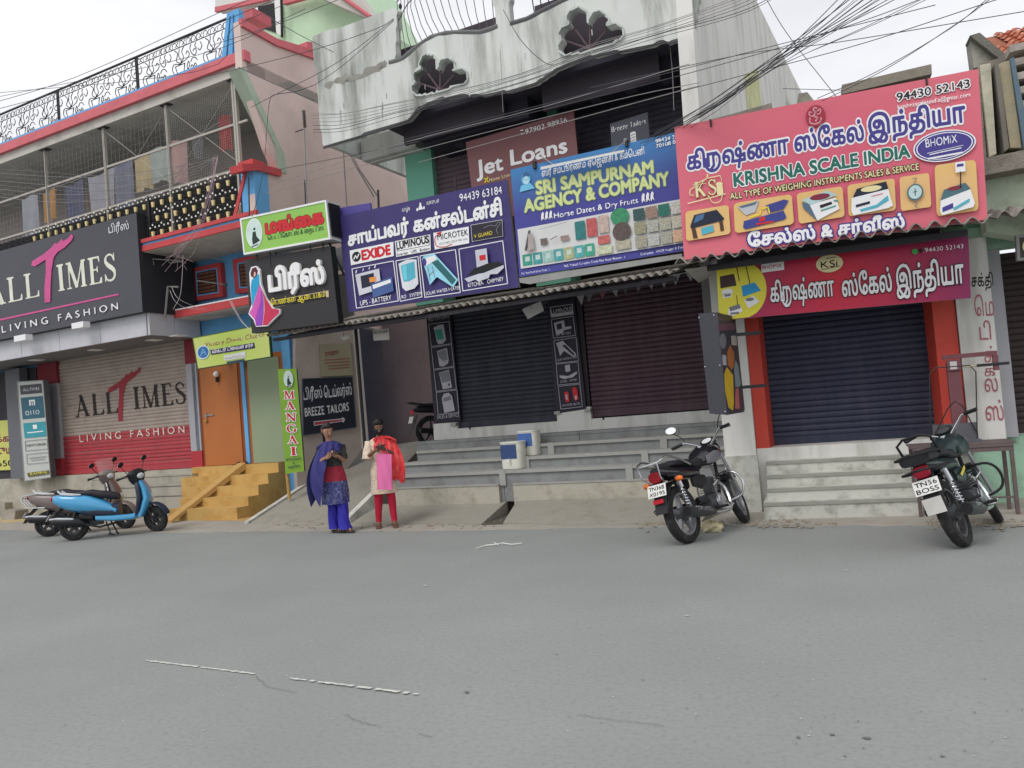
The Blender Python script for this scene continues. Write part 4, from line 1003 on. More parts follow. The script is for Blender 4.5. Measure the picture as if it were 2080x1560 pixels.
# terrace railing with bellied bars
tr = thing('bellied_railing', 'black wrought iron railing with bellied bars above the concrete parapet', 'railing', PC.w(-.1, 1.8, 7.1))
a0, a1 = loc((806, 30))[0], loc((1000, 30))[0]
top = lambda s_: 8.18 - .0 * s_
def rd(s_): u = (s_ - a0) / (a1 - a0); return D0 - .1 + .75 * math.sin(math.pi * min(1, max(0, u)))
def bz(s_):
    P = [loc(p) for p in [(803, 125), (815, 120), (845, 95), (875, 75), (905, 67), (940, 65), (975, 65), (1008, 53)]]
    for (p, q), (p2, q2) in zip(P[:-1], P[1:]):
        if p <= s_ <= p2: return q + (q2 - q) * (s_ - p) / (p2 - p)
    return P[0][1] if s_ < P[0][0] else P[-1][1]
n = 15; BAR = M((104, 98, 100), .5, .05, 4)
for k in range(n + 1):
    s_ = a0 + (a1 - a0) * k / n; z0_ = bz(s_); h = 8.35 - z0_
    mb = MB(); mb.tube([PC.w(s_ + .0, D0 - .03 + (rd(s_) - D0 + .1) * f, z0_ + h * v) for v, f in ((0, 0), (.15, .35), (.35, .55), (.6, .35), (.8, .6), (1, 1))], .006, 5); build(mb, 'bar', BAR, tr)
for v, f, rr2 in ((.42, .53, .008), (.62, .38, .008), (1, 1, .02)):
    mb = MB(); mb.tube([PC.w(s_, D0 - .03 + (rd(s_) - D0 + .1) * f, bz(s_) + (8.35 - bz(s_)) * v) for s_ in [a0 + (a1 - a0) * k / 24 for k in range(25)]], rr2, 5); build(mb, 'rail', BAR, tr)
for k in range(1, n, 2):
    s_ = a0 + (a1 - a0) * k / n; z_ = bz(s_) + (8.35 - bz(s_)) * .52; mb = MB(); mb.ball(PC.w(s_, D0 - .02 + (rd(s_) - D0 + .1) * .46, z_), (.03, .03, .045), 6, 4); build(mb, 'boss', IRON, tr)
t2 = thing('bellied_railing', 'short stretch of black iron bars above the right peacock opening', 'railing', PC.w(1.6, 1.8, 7.4))
for x in (1085, 1100, 1115, 1130):
    p = loc((x, 30)); mb = MB(); mb.tube([PC.w(p[0], D0 - .03, loc((x, 30 - (x - 1085) * .5))[1] - .1), PC.w(p[0], D0 + .1, p[1] + .5), PC.w(p[0], D0, p[1] + 1.1)], .008, 5); build(mb, 'bar', IRON, t2)

# ================================================================ ALLEY-SIDE WALL with the tailor's board (oblique)
bt0 = PL.w(2.75, .1, 0)
BT = Pl(bt0.x, bt0.y, 58)
bw = thing('alley_side_wall', 'beige plastered wall slanting into the alley behind the tailor board', 'wall', bt0)
a = [BT.pt(x, y, 0) for x, y in [(600, 660), (600, 900), (606, 1020), (700, 960), (742, 905), (726, 650)]]
mb = MB(); mb.prism(a, [p - BT.n * .15 for p in a]); build(mb, 'plaster', M((170, 158, 150), .85, .05, 2, dirt=(138, 126, 118), damt=.5, dscale=2, key='w'), bw)
a = [BT.pt(x, y, .06) for x, y in [(716, 640), (727, 640), (750, 905), (738, 912)]]
mb = MB(); mb.prism(a, [p - BT.n * .2 for p in a]); build(mb, 'pilaster', M((186, 180, 174), .85, .05, 2, key='w'), bw)

# ================================================================ RIGHT-HAND SHOP
KB = thing('pink_sign_shop', 'small shop with a navy shutter between splayed red jambs over white steps', 'shop', PK.w(0, 0, 0))
def P4(mb, name, mat, **k): return build(mb, name, mat, k.pop('parent', KB), **k)
RED2 = M((198, 72, 58), .6, .05, 1.5, dirt=(172, 62, 56), damt=.4, dscale=2, key='w'); NAVY = M((48, 52, 74), .5, .05, 2, dirt=(72, 74, 90), damt=.45, dscale=2, streak=True, key='w')
mb = MB(); PK.box(mb, -1.3, 1.9, -.3, -.12, 0, 4.9); P4(mb, 'wall', DARKC)
shutter(PK, -.79, 1.16, .80, 3.0, -.02, NAVY, KB, .078, label='navy roller shutter')
for sg, q0, q1, q2 in ((1, -.97, -.81, -.77), (-1, 1.42, 1.18, 1.14)):
    mb = MB(); a = [PK.w(q0, .42, .79), PK.w(q1, .42, .79), PK.w(q2, .0, .79), PK.w(q0, .0, .79)]; mb.prism(a, [p + Vector((0, 0, 2.2)) for p in a]); P4(mb, 'jamb', RED2)
# white columns left and right of the shop
mb = MB(); PK.box(mb, -1.36, -.975, -.1, .55, .0, 3.2); P4(mb, 'column', WALLW2)
mb = MB(); PK.box(mb, 1.43, 1.80, -.1, .46, .62, 3.1); P4(mb, 'column', WALLW2)
mb = MB(); PK.box(mb, -.97, 1.42, -.1, .45, .0, .79); P4(mb, 'threshold', WALLW2)
mb = MB(); PK.box(mb, -1.37, -.96, .5, .60, .0, .72); P4(mb, 'column_foot', PEEL)
ks = thing('white_steps', 'peeling whitewashed steps leading up to the navy shutter', 'steps', PK.w(0, .9, 0))
for k, (d1, z0_, z1_) in enumerate(((1.25, 0, .2), (1.05, .2, .34), (.85, .34, .48), (.65, .48, .63))):
    mb = MB(); PK.box(mb, -.86 - .04 * (k < 1), .78 if k < 3 else 1.42, .4, d1, z0_ - (.02 if not k else 0), z1_); build(mb, 'step', PEEL, ks)
    mb = MB(); PK.box(mb, -.86 - .04 * (k < 1), .78 if k < 3 else 1.42, d1, d1 + .012, z1_ - .035, z1_ + .004); build(mb, 'nosing', M((150, 152, 144), .85, .1, 5, key='w'), ks)
# parapet of rough concrete above, with the raised coping
ROUGH = M((150, 142, 132), .95, .12, 8, bump=.9, dirt=(104, 98, 88), damt=.6, dscale=9, key='w')
mb = MB(); a = [PK.pt(x, y, .75) for x, y in [(1372, 262), (1470, 236), (1567, 209), (1570, 222), (1700, 200), (1990, 150), (2005, 330), (1390, 430)]]; mb.prism(a, [p - PK.n * .25 for p in a]); P4(mb, 'parapet', ROUGH)
mb = MB(); a = [PK.pt(x, y, .9) for x, y in [(1710, 172), (1892, 130), (1893, 150), (1711, 191)]]; mb.prism(a, [p - PK.n * .7 for p in a]); P4(mb, 'coping', M((148, 140, 128), .95, .12, 8, bump=.6, dirt=(110, 104, 94), damt=.6, dscale=8, key='w'))
c2 = thing('corrugated_canopy', 'short asbestos cement canopy with deep waves over the navy shutter', 'canopy', PK.w(0, 1, 3.1))
corr(PK, -1.62, 1.60, 1.66, 3.10, 0, 3.42, .178, c2, .04, seed=5)
mb = MB(); PK.box(mb, -1.3, 1.48, 1.2, 1.26, 3.02, 3.09); build(mb, 'purlin', DARKC, c2)
mb = MB(); a = [PK.w(-1.55, 1.42, 3.05), PK.w(-1.0, 1.42, 3.05), PK.w(-.9, .5, 3.2), PK.w(-1.5, .5, 3.0)]; mb.add(a, [(0, 1, 2, 3)]); build(mb, 'bracket_sheet', M((186, 182, 176), .8), c2)

# ================================================================ FAR RIGHT: mint building with concrete fins and tiled roof
RB = thing('mint_building', 'mint green old building with concrete fins and a clay tile roof', 'building', PK.w(2.2, 0, 0))
def P5(mb, name, mat, **k): return build(mb, name, mat, k.pop('parent', RB), **k)
mb = MB(); PK.box(mb, 1.8, 6, -.3, .1, -.02, .74); P5(mb, 'plinth', MINT2)
mb = MB(); PK.box(mb, 1.43, 1.80, .0, .45, -.02, .62); P5(mb, 'plinth', MINT2)
mb = MB(); PK.box(mb, 1.43, 6, -.3, .12, 3.05, 3.35); P5(mb, 'beam', MINT2)
mb = MB(); a = [PK.w(1.5, .3, 2.98), PK.w(2.3, .3, 2.98), PK.w(2.3, .3, 3.25), PK.w(1.5, .3, 3.25)]; mb.prism(a, [p - PK.n * .3 for p in a]); P5(mb, 'beam', MINT2)
mb = MB(); PK.box(mb, 1.80, 1.98, -.1, .2, .74, 3.0); P5(mb, 'pier', LGREY)
shutter(PK, 1.98, 4.2, .78, 2.95, -.05, M((60, 46, 48), .6, .08, 2, key='w'), RB, .078, label='dark brown roller shutter')
mb = MB(); PK.box(mb, 1.8, 6, -.3, -.1, 3.35, 4.0); P5(mb, 'wall', MINT2)
mb = MB(); a = [PK.pt(x, y, .75) for x, y in [(1990, 330), (2090, 300), (2200, 285), (2200, 500), (2004, 470)]]; mb.prism(a, [p - PK.n * .3 for p in a]); P5(mb, 'wall', M((196, 210, 188), .85, .08, 2, bump=.3, dirt=(150, 150, 130), damt=.8, dscale=3.5, key='w'))
mb = MB(); a = [PK.pt(x, y, 1.05) for x, y in [(1992, 322), (2200, 282), (2200, 318), (1998, 356)]]; mb.prism(a, [p - PK.n * .5 for p in a]); P5(mb, 'ledge', ROUGH)
for k, (q, c) in enumerate((([(1990, 132), (2012, 128), (2024, 312), (2010, 318)], (196, 190, 170)), ([(2020, 130), (2028, 128), (2050, 300), (2040, 308)], (120, 112, 106)), ([(2028, 130), (2050, 122), (2075, 300), (2052, 300)], (170, 158, 132)), ([(2052, 118), (2060, 116), (2095, 300), (2080, 302)], (96, 116, 132)))):
    mb = MB(); a = [PK.pt(x, y, .8 + .05 * (k % 2)) for x, y in q]; mb.prism(a, [p - PK.n * .3 for p in a]); P5(mb, 'fin', M(c, .9, .08, 3, bump=.2, dirt=(120, 130, 116), damt=.5, dscale=4, key='w'))
mb = MB(); a = [PK.pt(x, y, .5) for x, y in [(1992, 128), (2100, 100), (2150, 300), (2010, 320)]]; mb.prism(a, [p - PK.n * .2 for p in a]); P5(mb, 'wall', M((128, 120, 112), .9, .1, 3, bump=.2, key='w'))
for k in range(8):
    y = 92 + k * 29; mb = MB(); a = [PK.pt(x, yy, .75) for x, yy in [(2050 + k * 3, y), (2200, y - 34), (2200, y - 20), (2052 + k * 3, y + 14)]]; mb.prism(a, [p - PK.n * .4 for p in a]); P5(mb, 'slat', M((176, 168, 160), .9, .1, 4, bump=.2, dirt=(120, 112, 100), damt=.7, dscale=5, key='w'))
# gable end and roof with clay tiles
mb = MB(); a = [PK.pt(x, y, .3) for x, y in [(1970, 75), (1990, 68), (2046, 118), (2052, 122), (2020, 132), (1978, 138)]]; mb.prism(a, [p - PK.n * .25 for p in a]); P5(mb, 'gable', M((160, 158, 148), .9, .1, 3, bump=.3, dirt=(96, 96, 86), damt=.7, dscale=4, key='w'))
mb = MB(); a = [PK.pt(x, y, .4) for x, y in [(1970, 72), (1990, 66), (2052, 118), (2034, 122)]]; mb.prism(a, [p - PK.n * .3 for p in a]); P5(mb, 'gable_coping', M((112, 110, 102), .9, .12, 5, bump=.4, key='w'))
rb0, rb1 = PK.pt(2046, 122, .2), PK.pt(1988, 80, -1.3)
mb = MB(); e_ = PK.e; mb.hexa([rb0, rb0 + e_ * 4, rb0 + e_ * 4 - Vector((0, 0, .04)), rb0 - Vector((0, 0, .04)), rb1, rb1 + e_ * 4, rb1 + e_ * 4 - Vector((0, 0, .04)), rb1 - Vector((0, 0, .04))]); roof = P5(mb, 'roof', M((150, 92, 70), .9, .1, 4, key='w'))
TM = [M(c, .85, .14, 9, dirt=(120, 84, 70), damt=.5, dscale=6) for c in ((196, 122, 96), (206, 136, 110), (182, 108, 84))]
sl = rb1 - rb0; sl_y = Vector((sl.x - e_.x * sl.dot(e_), sl.y - e_.y * sl.dot(e_), sl.z)); ey = (Vector((-e_.y, e_.x, 0)) * (rb1 - rb0).dot(Vector((-e_.y, e_.x, 0))) + Vector((0, 0, (rb1 - rb0).z)))
tp = {}; r = random.Random(6)
for j in range(9):
    for i in range(-1, 8):
        p = rb0 + e_ * (.2 * i + .02) + ey * (j / 9); lim = rb0.lerp(rb1, j / 9)
        if (p - lim).dot(e_) < 0: continue
        m = r.choice(TM)
        if m not in tp:
            mb = MB(); T_ = ey / 9 * 1.15; nrm = e_.cross(ey).normalized()
            if nrm.z < 0: nrm = -nrm
            V_ = []
            for v in (0, 1):
                for u, hh in ((0, .0), (.2, .035), (.45, .01), (.7, .0), (.85, .03), (1, .0)): V_.append(p + e_ * .2 * u + T_ * v + nrm * (hh + .03 * (1 - v) + .01))
            V_ += [v - nrm * .015 for v in V_[:6]]
            mb.add(V_, [(k, k + 1, 7 + k, 6 + k) for k in range(5)] + [(k, 12 + k, 13 + k, k + 1) for k in range(5)])
            o = build(mb, 'roof_tile', m, roof, fix=False); tp[m] = (o, p)
        else:
            o, p0 = tp[m]; put(o, Vector(o.location) + (p - p0) + Vector((0, 0, r.uniform(-.006, .006))), roof)
c3 = thing('corrugated_canopy', 'end of a grey corrugated canopy at the right edge, beside the pink hoarding', 'canopy', PK.w(2.6, 1, 3.1))
corr(PK, 1.75, 4.5, 1.35, 3.16, .4, 3.4, .178, c3, .04, seed=8)
# distant blocks seen through the gap
fb = thing('distant_wall', 'far concrete wall end showing between the flank wall and the pink hoarding', 'wall', FR.pt(1650, 205, -4))
mb = MB(); a = [PK.pt(x, y, -8) for x, y in [(1622, 190), (1640, 187), (1662, 215), (1665, 330), (1600, 330)]]; mb.prism(a, [p - PK.n * 2 for p in a]); build(mb, 'plaster', CONC, fb)
# patches where the render has fallen off the parapet
r = random.Random(14)
for cx, cy, w_, h_ in ((668, 172, 9, 7), (694, 162, 16, 9), (722, 158, 22, 6), (757, 141, 24, 8), (776, 131, 10, 7)):
    P = [(cx + w_ * (.75 + .5 * r.random()) * math.cos(a), cy - .28 * w_ * math.cos(a) + h_ * (.6 + .8 * r.random()) * math.sin(a)) for a in [k * math.pi / 9 for k in range(18)]]
    mb = MB(); q = [loc(p) for p in P]; a = [PC.w(s_, D0 + bend(s_) + .003, z) for s_, z in q]; mb.prism(a, [p - PC.n * .002 for p in a]); P3(mb, 'bare_cement_patch', M((150, 148, 140), .95, .12, 12, bump=.3, key='w'))
# ================================================================ SIGNS
WH = M((236, 236, 238), .5, .02, 3); BLK = M((24, 24, 28), .5, .05, 3); GRN = M((30, 106, 92), .5, .03, 3); INK = M((70, 62, 140), .5, .04, 3)
CRM = M((232, 220, 170), .5, .03, 3); REDS = M((204, 40, 48), .5, .04, 3); PEACH = M((232, 184, 132), .5, .04, 3, grad=('ball', (222, 190, 110), (2.2, 2.2, 2.2))); CYN = M((84, 176, 196), .45, .05, 3); DKB = M((30, 36, 56), .4, .1, 5); TEAL = M((60, 150, 140), .5, .1, 6); SILV = M((186, 190, 196), .4, .06, 5); MAR = M((128, 40, 62), .5, .05, 4); YL = M((232, 214, 60), .5, .04, 3)
SKB = M((40, 150, 206), .5, .05, 3); GRY = M((120, 122, 130), .5, .06, 4); PUR = M((62, 54, 112), .42, .04, .6, bump=.3, dirt=(54, 46, 98), damt=.4, dscale=2); LBL = M((150, 196, 222), .5, .05, 3)

# ---- pink hoarding of the scale shop
sg = Sign('hoarding', 'large pink hoarding with indigo Tamil letters, six scale pictures and a phone number', PK, 1.55, [(1370, 258), (1987, 140), (2006, 446), (1390, 528)], .04,
          M((212, 92, 118), .4, .03, .5, bump=.35, grad=('ball', (222, 120, 130), (.34, .34, .6))), edge=GREYM)
sg.text('கிருஷ்ணா ஸ்ேகல்', (1397, 345), (1755, 284), 25, INK, bold=.07, outline=.13, omat=WH, h1=28)
sg.text('இந்தியா', (1765, 276), (1961, 247), 28, INK, bold=.07, outline=.13, omat=WH, h1=30)
sg.text('KRISHNA SCALE INDIA', (1492, 379), (1849, 319), 27, GRN, bold=.06, outline=.08, omat=WH, h1=26)
sg.text('ALL TYPE OF WEIGHING INSTRUMENTS SALES & SERVICE', (1483, 405), (1867, 344), 13, CRM, bold=.05, outline=.10, omat=M((70, 60, 30), .6))
sg.text('94430 52143', (1822, 206), (1970, 177), 17, BLK, bold=.05, outline=.10, omat=WH)
sg.text('krishnascalesindia@gmail.com', (1824, 222), (1971, 196), 9.5, WH, bold=.05)
sg.text('ேசல்ஸ் & சர்வீஸ்', (1521, 501), (1837, 461), 19, WH, bold=.09, outline=.14, omat=INK)
sg.text('KS', (1412, 402), (1456, 394), 31, CRM, font='serif', outline=.04, omat=M((150, 90, 60), .6)); sg.text('i', (1459, 394), (1466, 393), 24, CRM, bold=.1)
q = Q((1395, 360), (1470, 348), (1474, 408), (1398, 422))
sg.shape(CRM, LN(q, [(0, .86), (1, .76)], 2.2) + LN(q, [(.16, .3), (.55, .14), (.9, .12)], 2) + LN(q, [(.55, .14), (.56, .02)], 3) + LN(q, [(.16, .3), (.5, .3)], 1.2) + LN(q, [(.9, .12), (.93, .3)], 1.2) + LN(q, spl([(.55, .72), (.66, .98), (.85, .98), (.92, .8)], 3), 1.8) + LN(q, spl([(.3, .35), (.1, .4), (.06, .58), (.14, .62)], 3), 2.2))
q = Q((1636, 218), (1674, 211), (1677, 253), (1639, 259)); sg.shape(M((164, 44, 66), .5), [EL(q, .5, .5, .52, .52)])
PKL = M((232, 176, 186), .5)
sg.shape(PKL, LN(q, spl([(.42, .2), (.5, .34), (.42, .5), (.58, .6), (.5, .74)], 4), 3.2) + LN(q, spl([(.3, .3), (.18, .26), (.2, .44), (.34, .48)], 3), 2) + LN(q, spl([(.6, .28), (.78, .2), (.76, .4), (.6, .44)], 3), 2) + LN(q, spl([(.2, .56), (.18, .76), (.4, .88), (.7, .84), (.8, .64)], 4), 2.2) + LN(q, [(.4, .14), (.5, .08), (.6, .14)], 2))
q = Q((1853, 277), (1976, 257), (1984, 313), (1862, 336))
sg.shape(WH, [EL(q, .5, .5, .52, .54, 36)]); sg.shape(INK, [EL(q, .5, .5, .495, .5, 36)]); sg.shape(WH, [EL(q, .5, .5, .47, .46, 36)]); sg.shape(INK, [EL(q, .5, .5, .45, .43, 36)])
sg.text('BHOMiX', (1881, 300), (1945, 289), 17, WH, bold=.0, outline=.0); sg.shape(WH, [R(q, .2, .80 + .02, .78, .90 - .02)] + LN(q, [(.2, .66), (.8, .6)], 1) + LN(q, [(.24, .72), (.4, .7), (.76, .68)], 2))
for b in (((1392, 430), (1480, 416), (1484, 475), (1394, 490)), ((1490, 413), (1608, 394), (1613, 455), (1493, 474)), ((1618, 393), (1711, 378), (1716, 440), (1623, 455)), ((1721, 376), (1817, 362), (1820, 427), (1724, 440)), ((1827, 360), (1887, 351), (1892, 420), (1830, 429)), ((1898, 336), (1982, 324), (1988, 427), (1903, 440))):
    q = Q(*b); sg.shape(PEACH, [RR(q, 0, 0, 1, 1, .08, .11)])
B1, B2, B3, B4, B5, B6 = [Q(*b) for b in (((1392, 430), (1480, 416), (1484, 475), (1394, 490)), ((1490, 413), (1608, 394), (1613, 455), (1493, 474)), ((1618, 393), (1711, 378), (1716, 440), (1623, 455)), ((1721, 376), (1817, 362), (1820, 427), (1724, 440)), ((1827, 360), (1887, 351), (1892, 420), (1830, 429)), ((1898, 336), (1982, 324), (1988, 427), (1903, 440)))]
sg.shape(M((84, 54, 44), .5), [PG(B1, (.12, .5), (.2, .5), (.26, .95), (.16, .95)), PG(B1, (.76, .52), (.84, .5), (.86, .84), (.78, .86))])
sg.shape(DKB, [PG(B1, (.2, .16), (.72, .1), (.88, .44), (.84, .5), (.12, .6), (.1, .52))]); sg.shape(M((70, 110, 150), .4), [PG(B1, (.24, .2), (.44, .16), (.4, .34), (.18, .44))]); sg.shape(CYN, [PG(B1, (.34, .64), (.62, .6), (.63, .82), (.36, .88))])
sg.shape(M((60, 66, 140), .5), [PG(B2, (.16, .64), (.84, .5), (.88, .74), (.84, .8), (.18, .92), (.14, .84)), PG(B2, (.54, .24), (.86, .14), (.94, .2), (.88, .36), (.84, .46), (.58, .5))])
sg.shape(SILV, [PG(B2, (.06, .14), (.44, .04), (.36, .4), (.2, .46))]); sg.shape(M((90, 110, 130), .4), [PG(B2, (.08, .13), (.42, .06), (.36, .16), (.14, .2))]); sg.shape(YL, LN(B2, [(.28, .54), (.44, .5), (.46, .34), (.58, .3), (.6, .5)], 3)); sg.shape(REDS, [R(B2, .42, .6, .52, .74), R(B2, .36, .78, .66, .84)])
sg.shape(WH, [PG(B3, (.26, .42), (.84, .34), (.9, .72), (.4, .98))]); sg.shape(M((86, 110, 134), .5), [PG(B3, (.1, .3), (.26, .42), (.4, .98), (.12, .5))]); sg.shape(M((176, 206, 208), .5), [PG(B3, (.1, .24), (.66, .06), (.88, .26), (.28, .44))]); sg.shape(MAR, [EL(B3, .5, .23, .22, .1)]); sg.shape(BLK, [PG(B3, (.48, .5), (.74, .44), (.75, .52), (.49, .6))]); sg.shape(TEAL, LN(B3, [(.5, .68), (.82, .6)], 2.4) + LN(B3, [(.8, .42), (.88, .46)], 3))
sg.shape(WH, [PG(B4, (.08, .42), (.86, .3), (.94, .84), (.84, .9), (.1, .98), (.06, .84))]); sg.shape(DKB, [PG(B4, (.2, .16), (.82, .06), (.86, .3), (.1, .42))]); sg.shape(CRM, [EL(B4, .5, .22, .22, .09)]); sg.shape(CYN, [PG(B4, (.24, .82), (.6, .74), (.84, .5), (.86, .66), (.6, .84), (.26, .9))]); sg.shape(DKB, [PG(B4, (.16, .66), (.46, .6), (.46, .68), (.16, .74))]); sg.shape(REDS, LN(B4, [(.5, .46), (.74, .42)], 1.3))
sg.shape(GRY, LN(B5, spl([(.44, .1), (.56, .1), (.5, .22), (.46, .28)], 3), 1.6) + LN(B5, [(.46, .8), (.54, .84), (.46, .92), (.56, .96)], 1.4) + LN(B5, [(.3, .62), (.5, .78), (.72, .58)], 1.5)); sg.shape(M((70, 110, 120), .4), [EL(B5, .5, .5, .27, .24)]); sg.shape(M((190, 214, 214), .4), [EL(B5, .5, .5, .22, .2)]); sg.shape(BLK, LN(B5, [(.5, .4), (.5, .6)], 1.6) + LN(B5, [(.44, .5), (.56, .48)], 1.2))
sg.shape(WH, [PG(B6, (.12, .64), (.82, .54), (.92, .84), (.88, .92), (.12, .99), (.08, .9)), R(B6, .5, .0, .74, .2)]); sg.shape(M((76, 112, 120), .4), [PG(B6, (.2, .5), (.72, .42), (.84, .56), (.1, .7))]); sg.shape(MAR, [EL(B6, .46, .5, .18, .04)]); sg.shape(INK, [R(B6, .54, .04, .7, .09), PG(B6, (.14, .84), (.4, .78), (.4, .88), (.14, .93))]); sg.shape(BLK, LN(B6, [(.62, .2), (.6, .5)], 2.4)); sg.shape(CYN, [PG(B6, (.4, .88), (.8, .74), (.8, .8), (.42, .93))])
for x, y in ((1443, 247), (1882, 162)):
    mb = MB(); PK.pbox(mb, x - 2, y - 5, x + 3, y + 9, 1.55, 1.575); build(mb, 'hook', IRON, sg.root)

# ---- red fascia below
sf = Sign('fascia_sign', 'red and magenta shop fascia with raised white Tamil letters and yellow scale panel', PK, 1.0, [(1455, 539), (1967, 480), (1972, 605), (1461, 651)], .05,
          M((136, 42, 92), .45, .03, 1, grad=('ball', (136, 42, 92), (1, 1, 1))), edge=GREYM)
sf.board.data.materials[0] = GREYM
for c in sf.root.children:
    if c.name.startswith('printed_face'): c.data.materials[0] = M((214, 40, 58), .45, .03, 1, grad=('ball', (134, 46, 96), (.66, .66, .9)))
q = Q((1455, 540), (1552, 529), (1558, 640), (1461, 651))
sf.shape(M((228, 218, 70), .5, .03, 2), [[q(0, 0), q(.62, 0)] + EL(q, .55, .5, .47, .5, 20, -80, 80) + [q(.62, 1), q(0, 1)]])
sf.shape(M((66, 44, 44), .5), [PG(q, (.06, .2), (.36, .18), (.4, .4), (.06, .42))] + LN(q, [(.42, .06), (.46, .32)], 2) + LN(q, [(.62, .08), (.68, .4)], 2) + LN(q, [(.39, .58), (.4, .8)], 1.6)); sf.shape(SKB, [PG(q, (.5, .42), (.78, .38), (.9, .54), (.52, .62))])
sf.shape(WH, [EL(q, .2, .5, .12, .06), R(q, .1, .52, .28, .6), PG(q, (.2, .82), (.44, .74), (.5, .88), (.18, .98)), PG(q, (.54, .68), (.74, .62), (.86, .74), (.62, .84))]); sf.shape(GRY, [PG(q, (.22, .78), (.44, .74), (.46, .82), (.24, .86)), EL(q, .66, .68, .09, .03), R(q, .14, .54, .26, .58), R(q, .24, .88, .42, .92)])
sf.text('கிருஷ்ணா', (1566, 613), (1695, 600), 27, WH, bold=.05, outline=.07, omat=BLK, h1=29, raise_=.02)
sf.text('ஸ்ேகல்', (1712, 602), (1812, 590), 29, WH, bold=.05, outline=.07, omat=BLK, h1=32, raise_=.02)
sf.text('இந்தியா', (1822, 588), (1959, 574), 31, WH, bold=.05, outline=.07, omat=BLK, h1=36, raise_=.02)
sf.shape(WH, [[(1546, 537), (1592, 531), (1593, 548), (1547, 554)]]); sf.text('BHOMIX', (1549, 548), (1588, 543), 8, REDS)
q = Q((1656, 521), (1711, 515), (1714, 549), (1659, 556)); sf.shape(CRM, [EL(q, .5, .5, .5, .52)]); sf.text('KSi', (1668, 545), (1702, 541), 14, BLK, bold=.04); sf.shape(BLK, LN(q, [(.2, .8), (.86, .72)], 1.2) + LN(q, [(.4, .2), (.74, .16)], 1.2))
sf.text(':94430 52143', (1876, 513), (1957, 504), 9, WH, bold=.02); sf.shape(M((60, 180, 90), .5), [EL(Q((1852, 506), (1864, 505), (1865, 516), (1853, 517)), .5, .5, .5, .5, 12)]); sf.shape(BLK, [EL(Q((1865, 504), (1875, 503), (1876, 514), (1866, 515)), .5, .5, .4, .4, 12)])

# ---- purple appliance sign
sp_ = Sign('hoarding', 'purple hoarding of an inverter and battery dealer with four appliance boxes', PC, 1.95, [(687, 440), (1029, 365), (1054, 583), (709, 634)], .05, PUR, edge=GREYM)
sp_.text('94439 63184', (934, 410), (1020, 393), 16, WH, bold=.03)
sp_.text('வாழ்க', (817, 430), (833, 427), 6, WH, bold=.03); sp_.text('வளமுடன்', (867, 416), (892, 411), 6, WH, bold=.03)
q = Q((845, 412), (862, 409), (863, 426), (846, 429)); sp_.shape(WH, [EL(q, .5, .2, .12, .14), PG(q, (.4, .3), (.6, .3), (.78, .9), (.2, .9)), PG(q, (0, .7), (.2, .6), (.2, 1), (0, 1)), PG(q, (.8, .6), (1, .6), (1, .9), (.8, .9))])
sp_.text('சாய்பவர்', (708, 499), (830, 472), 18, WH, bold=.11, h1=21); sp_.text('கன்சல்டன்சி', (841, 471), (1019, 436), 20, WH, bold=.10, h1=23)
q = Q((710, 509), (799, 491), (800, 520), (713, 539)); sp_.shape(WH, [R(q, 0, 0, 1, 1)]); sp_.text('EXIDE', (736, 528), (793, 516), 19, REDS, bold=.09); sp_.shape(BLK, [EL(q, .14, .5, .1, .34)]); sp_.shape(WH, LN(q, [(.08, .62), (.12, .4), (.15, .62), (.2, .36)], 2.2))
q = Q((802, 490), (874, 476), (875, 509), (805, 522)); sp_.shape(WH, [R(q, 0, 0, 1, 1)]); sp_.shape(BLK, [R(q, .03, .06, .97, .66)]); sp_.shape(WH, [R(q, .045, .09, .955, .63)]); sp_.text('LUMINOUS', (806, 507), (871, 493), 15, BLK, bold=.08); sp_.text('Inverter - UPS - Battery', (807, 520), (873, 507), 6, BLK)
q = Q((880, 473), (952, 460), (953, 494), (883, 507)); sp_.shape(WH, [R(q, 0, 0, 1, 1)]); sp_.text('MICROTEK', (889, 488), (951, 477), 12, BLK, bold=.05); sp_.text('TECHNOLOGY WE LIVE', (891, 498), (951, 487), 4.5, BLK); sp_.shape(REDS, LN(q, spl([(.2, .08), (.04, .3), (.06, .8), (.3, .95), (.5, .86)], 4), 1.6) + [PG(q, (.08, .04), (.24, .0), (.18, .22))])
q = Q((956, 457), (1020, 446), (1022, 480), (959, 491)); sp_.shape(WH, [R(q, 0, 0, 1, 1)]); sp_.shape(M((44, 40, 50), .5), [R(q, .01, .02, .99, .98)]); sp_.text('V-GUARD', (963, 484), (1000, 476), 7.5, YL, bold=.03); sp_.shape(GRY, LN(q, spl([(.4, .3), (.6, .22), (.78, .3), (.86, .12), (.94, .2), (.8, .5), (.84, .8)], 3), 1.4))
def frame(s, b, name):
    q = Q(*b); s.shape(WH, LN(q, [(0, 0), (1, 0), (1, 1), (0, 1), (0, 0)], 1.6)); return q
q = frame(sp_, ((715, 546), (799, 530), (809, 611), (724, 626)), 1); sp_.text('UPS - BATTERY', (732, 621), (795, 609), 10, WH, bold=.04)
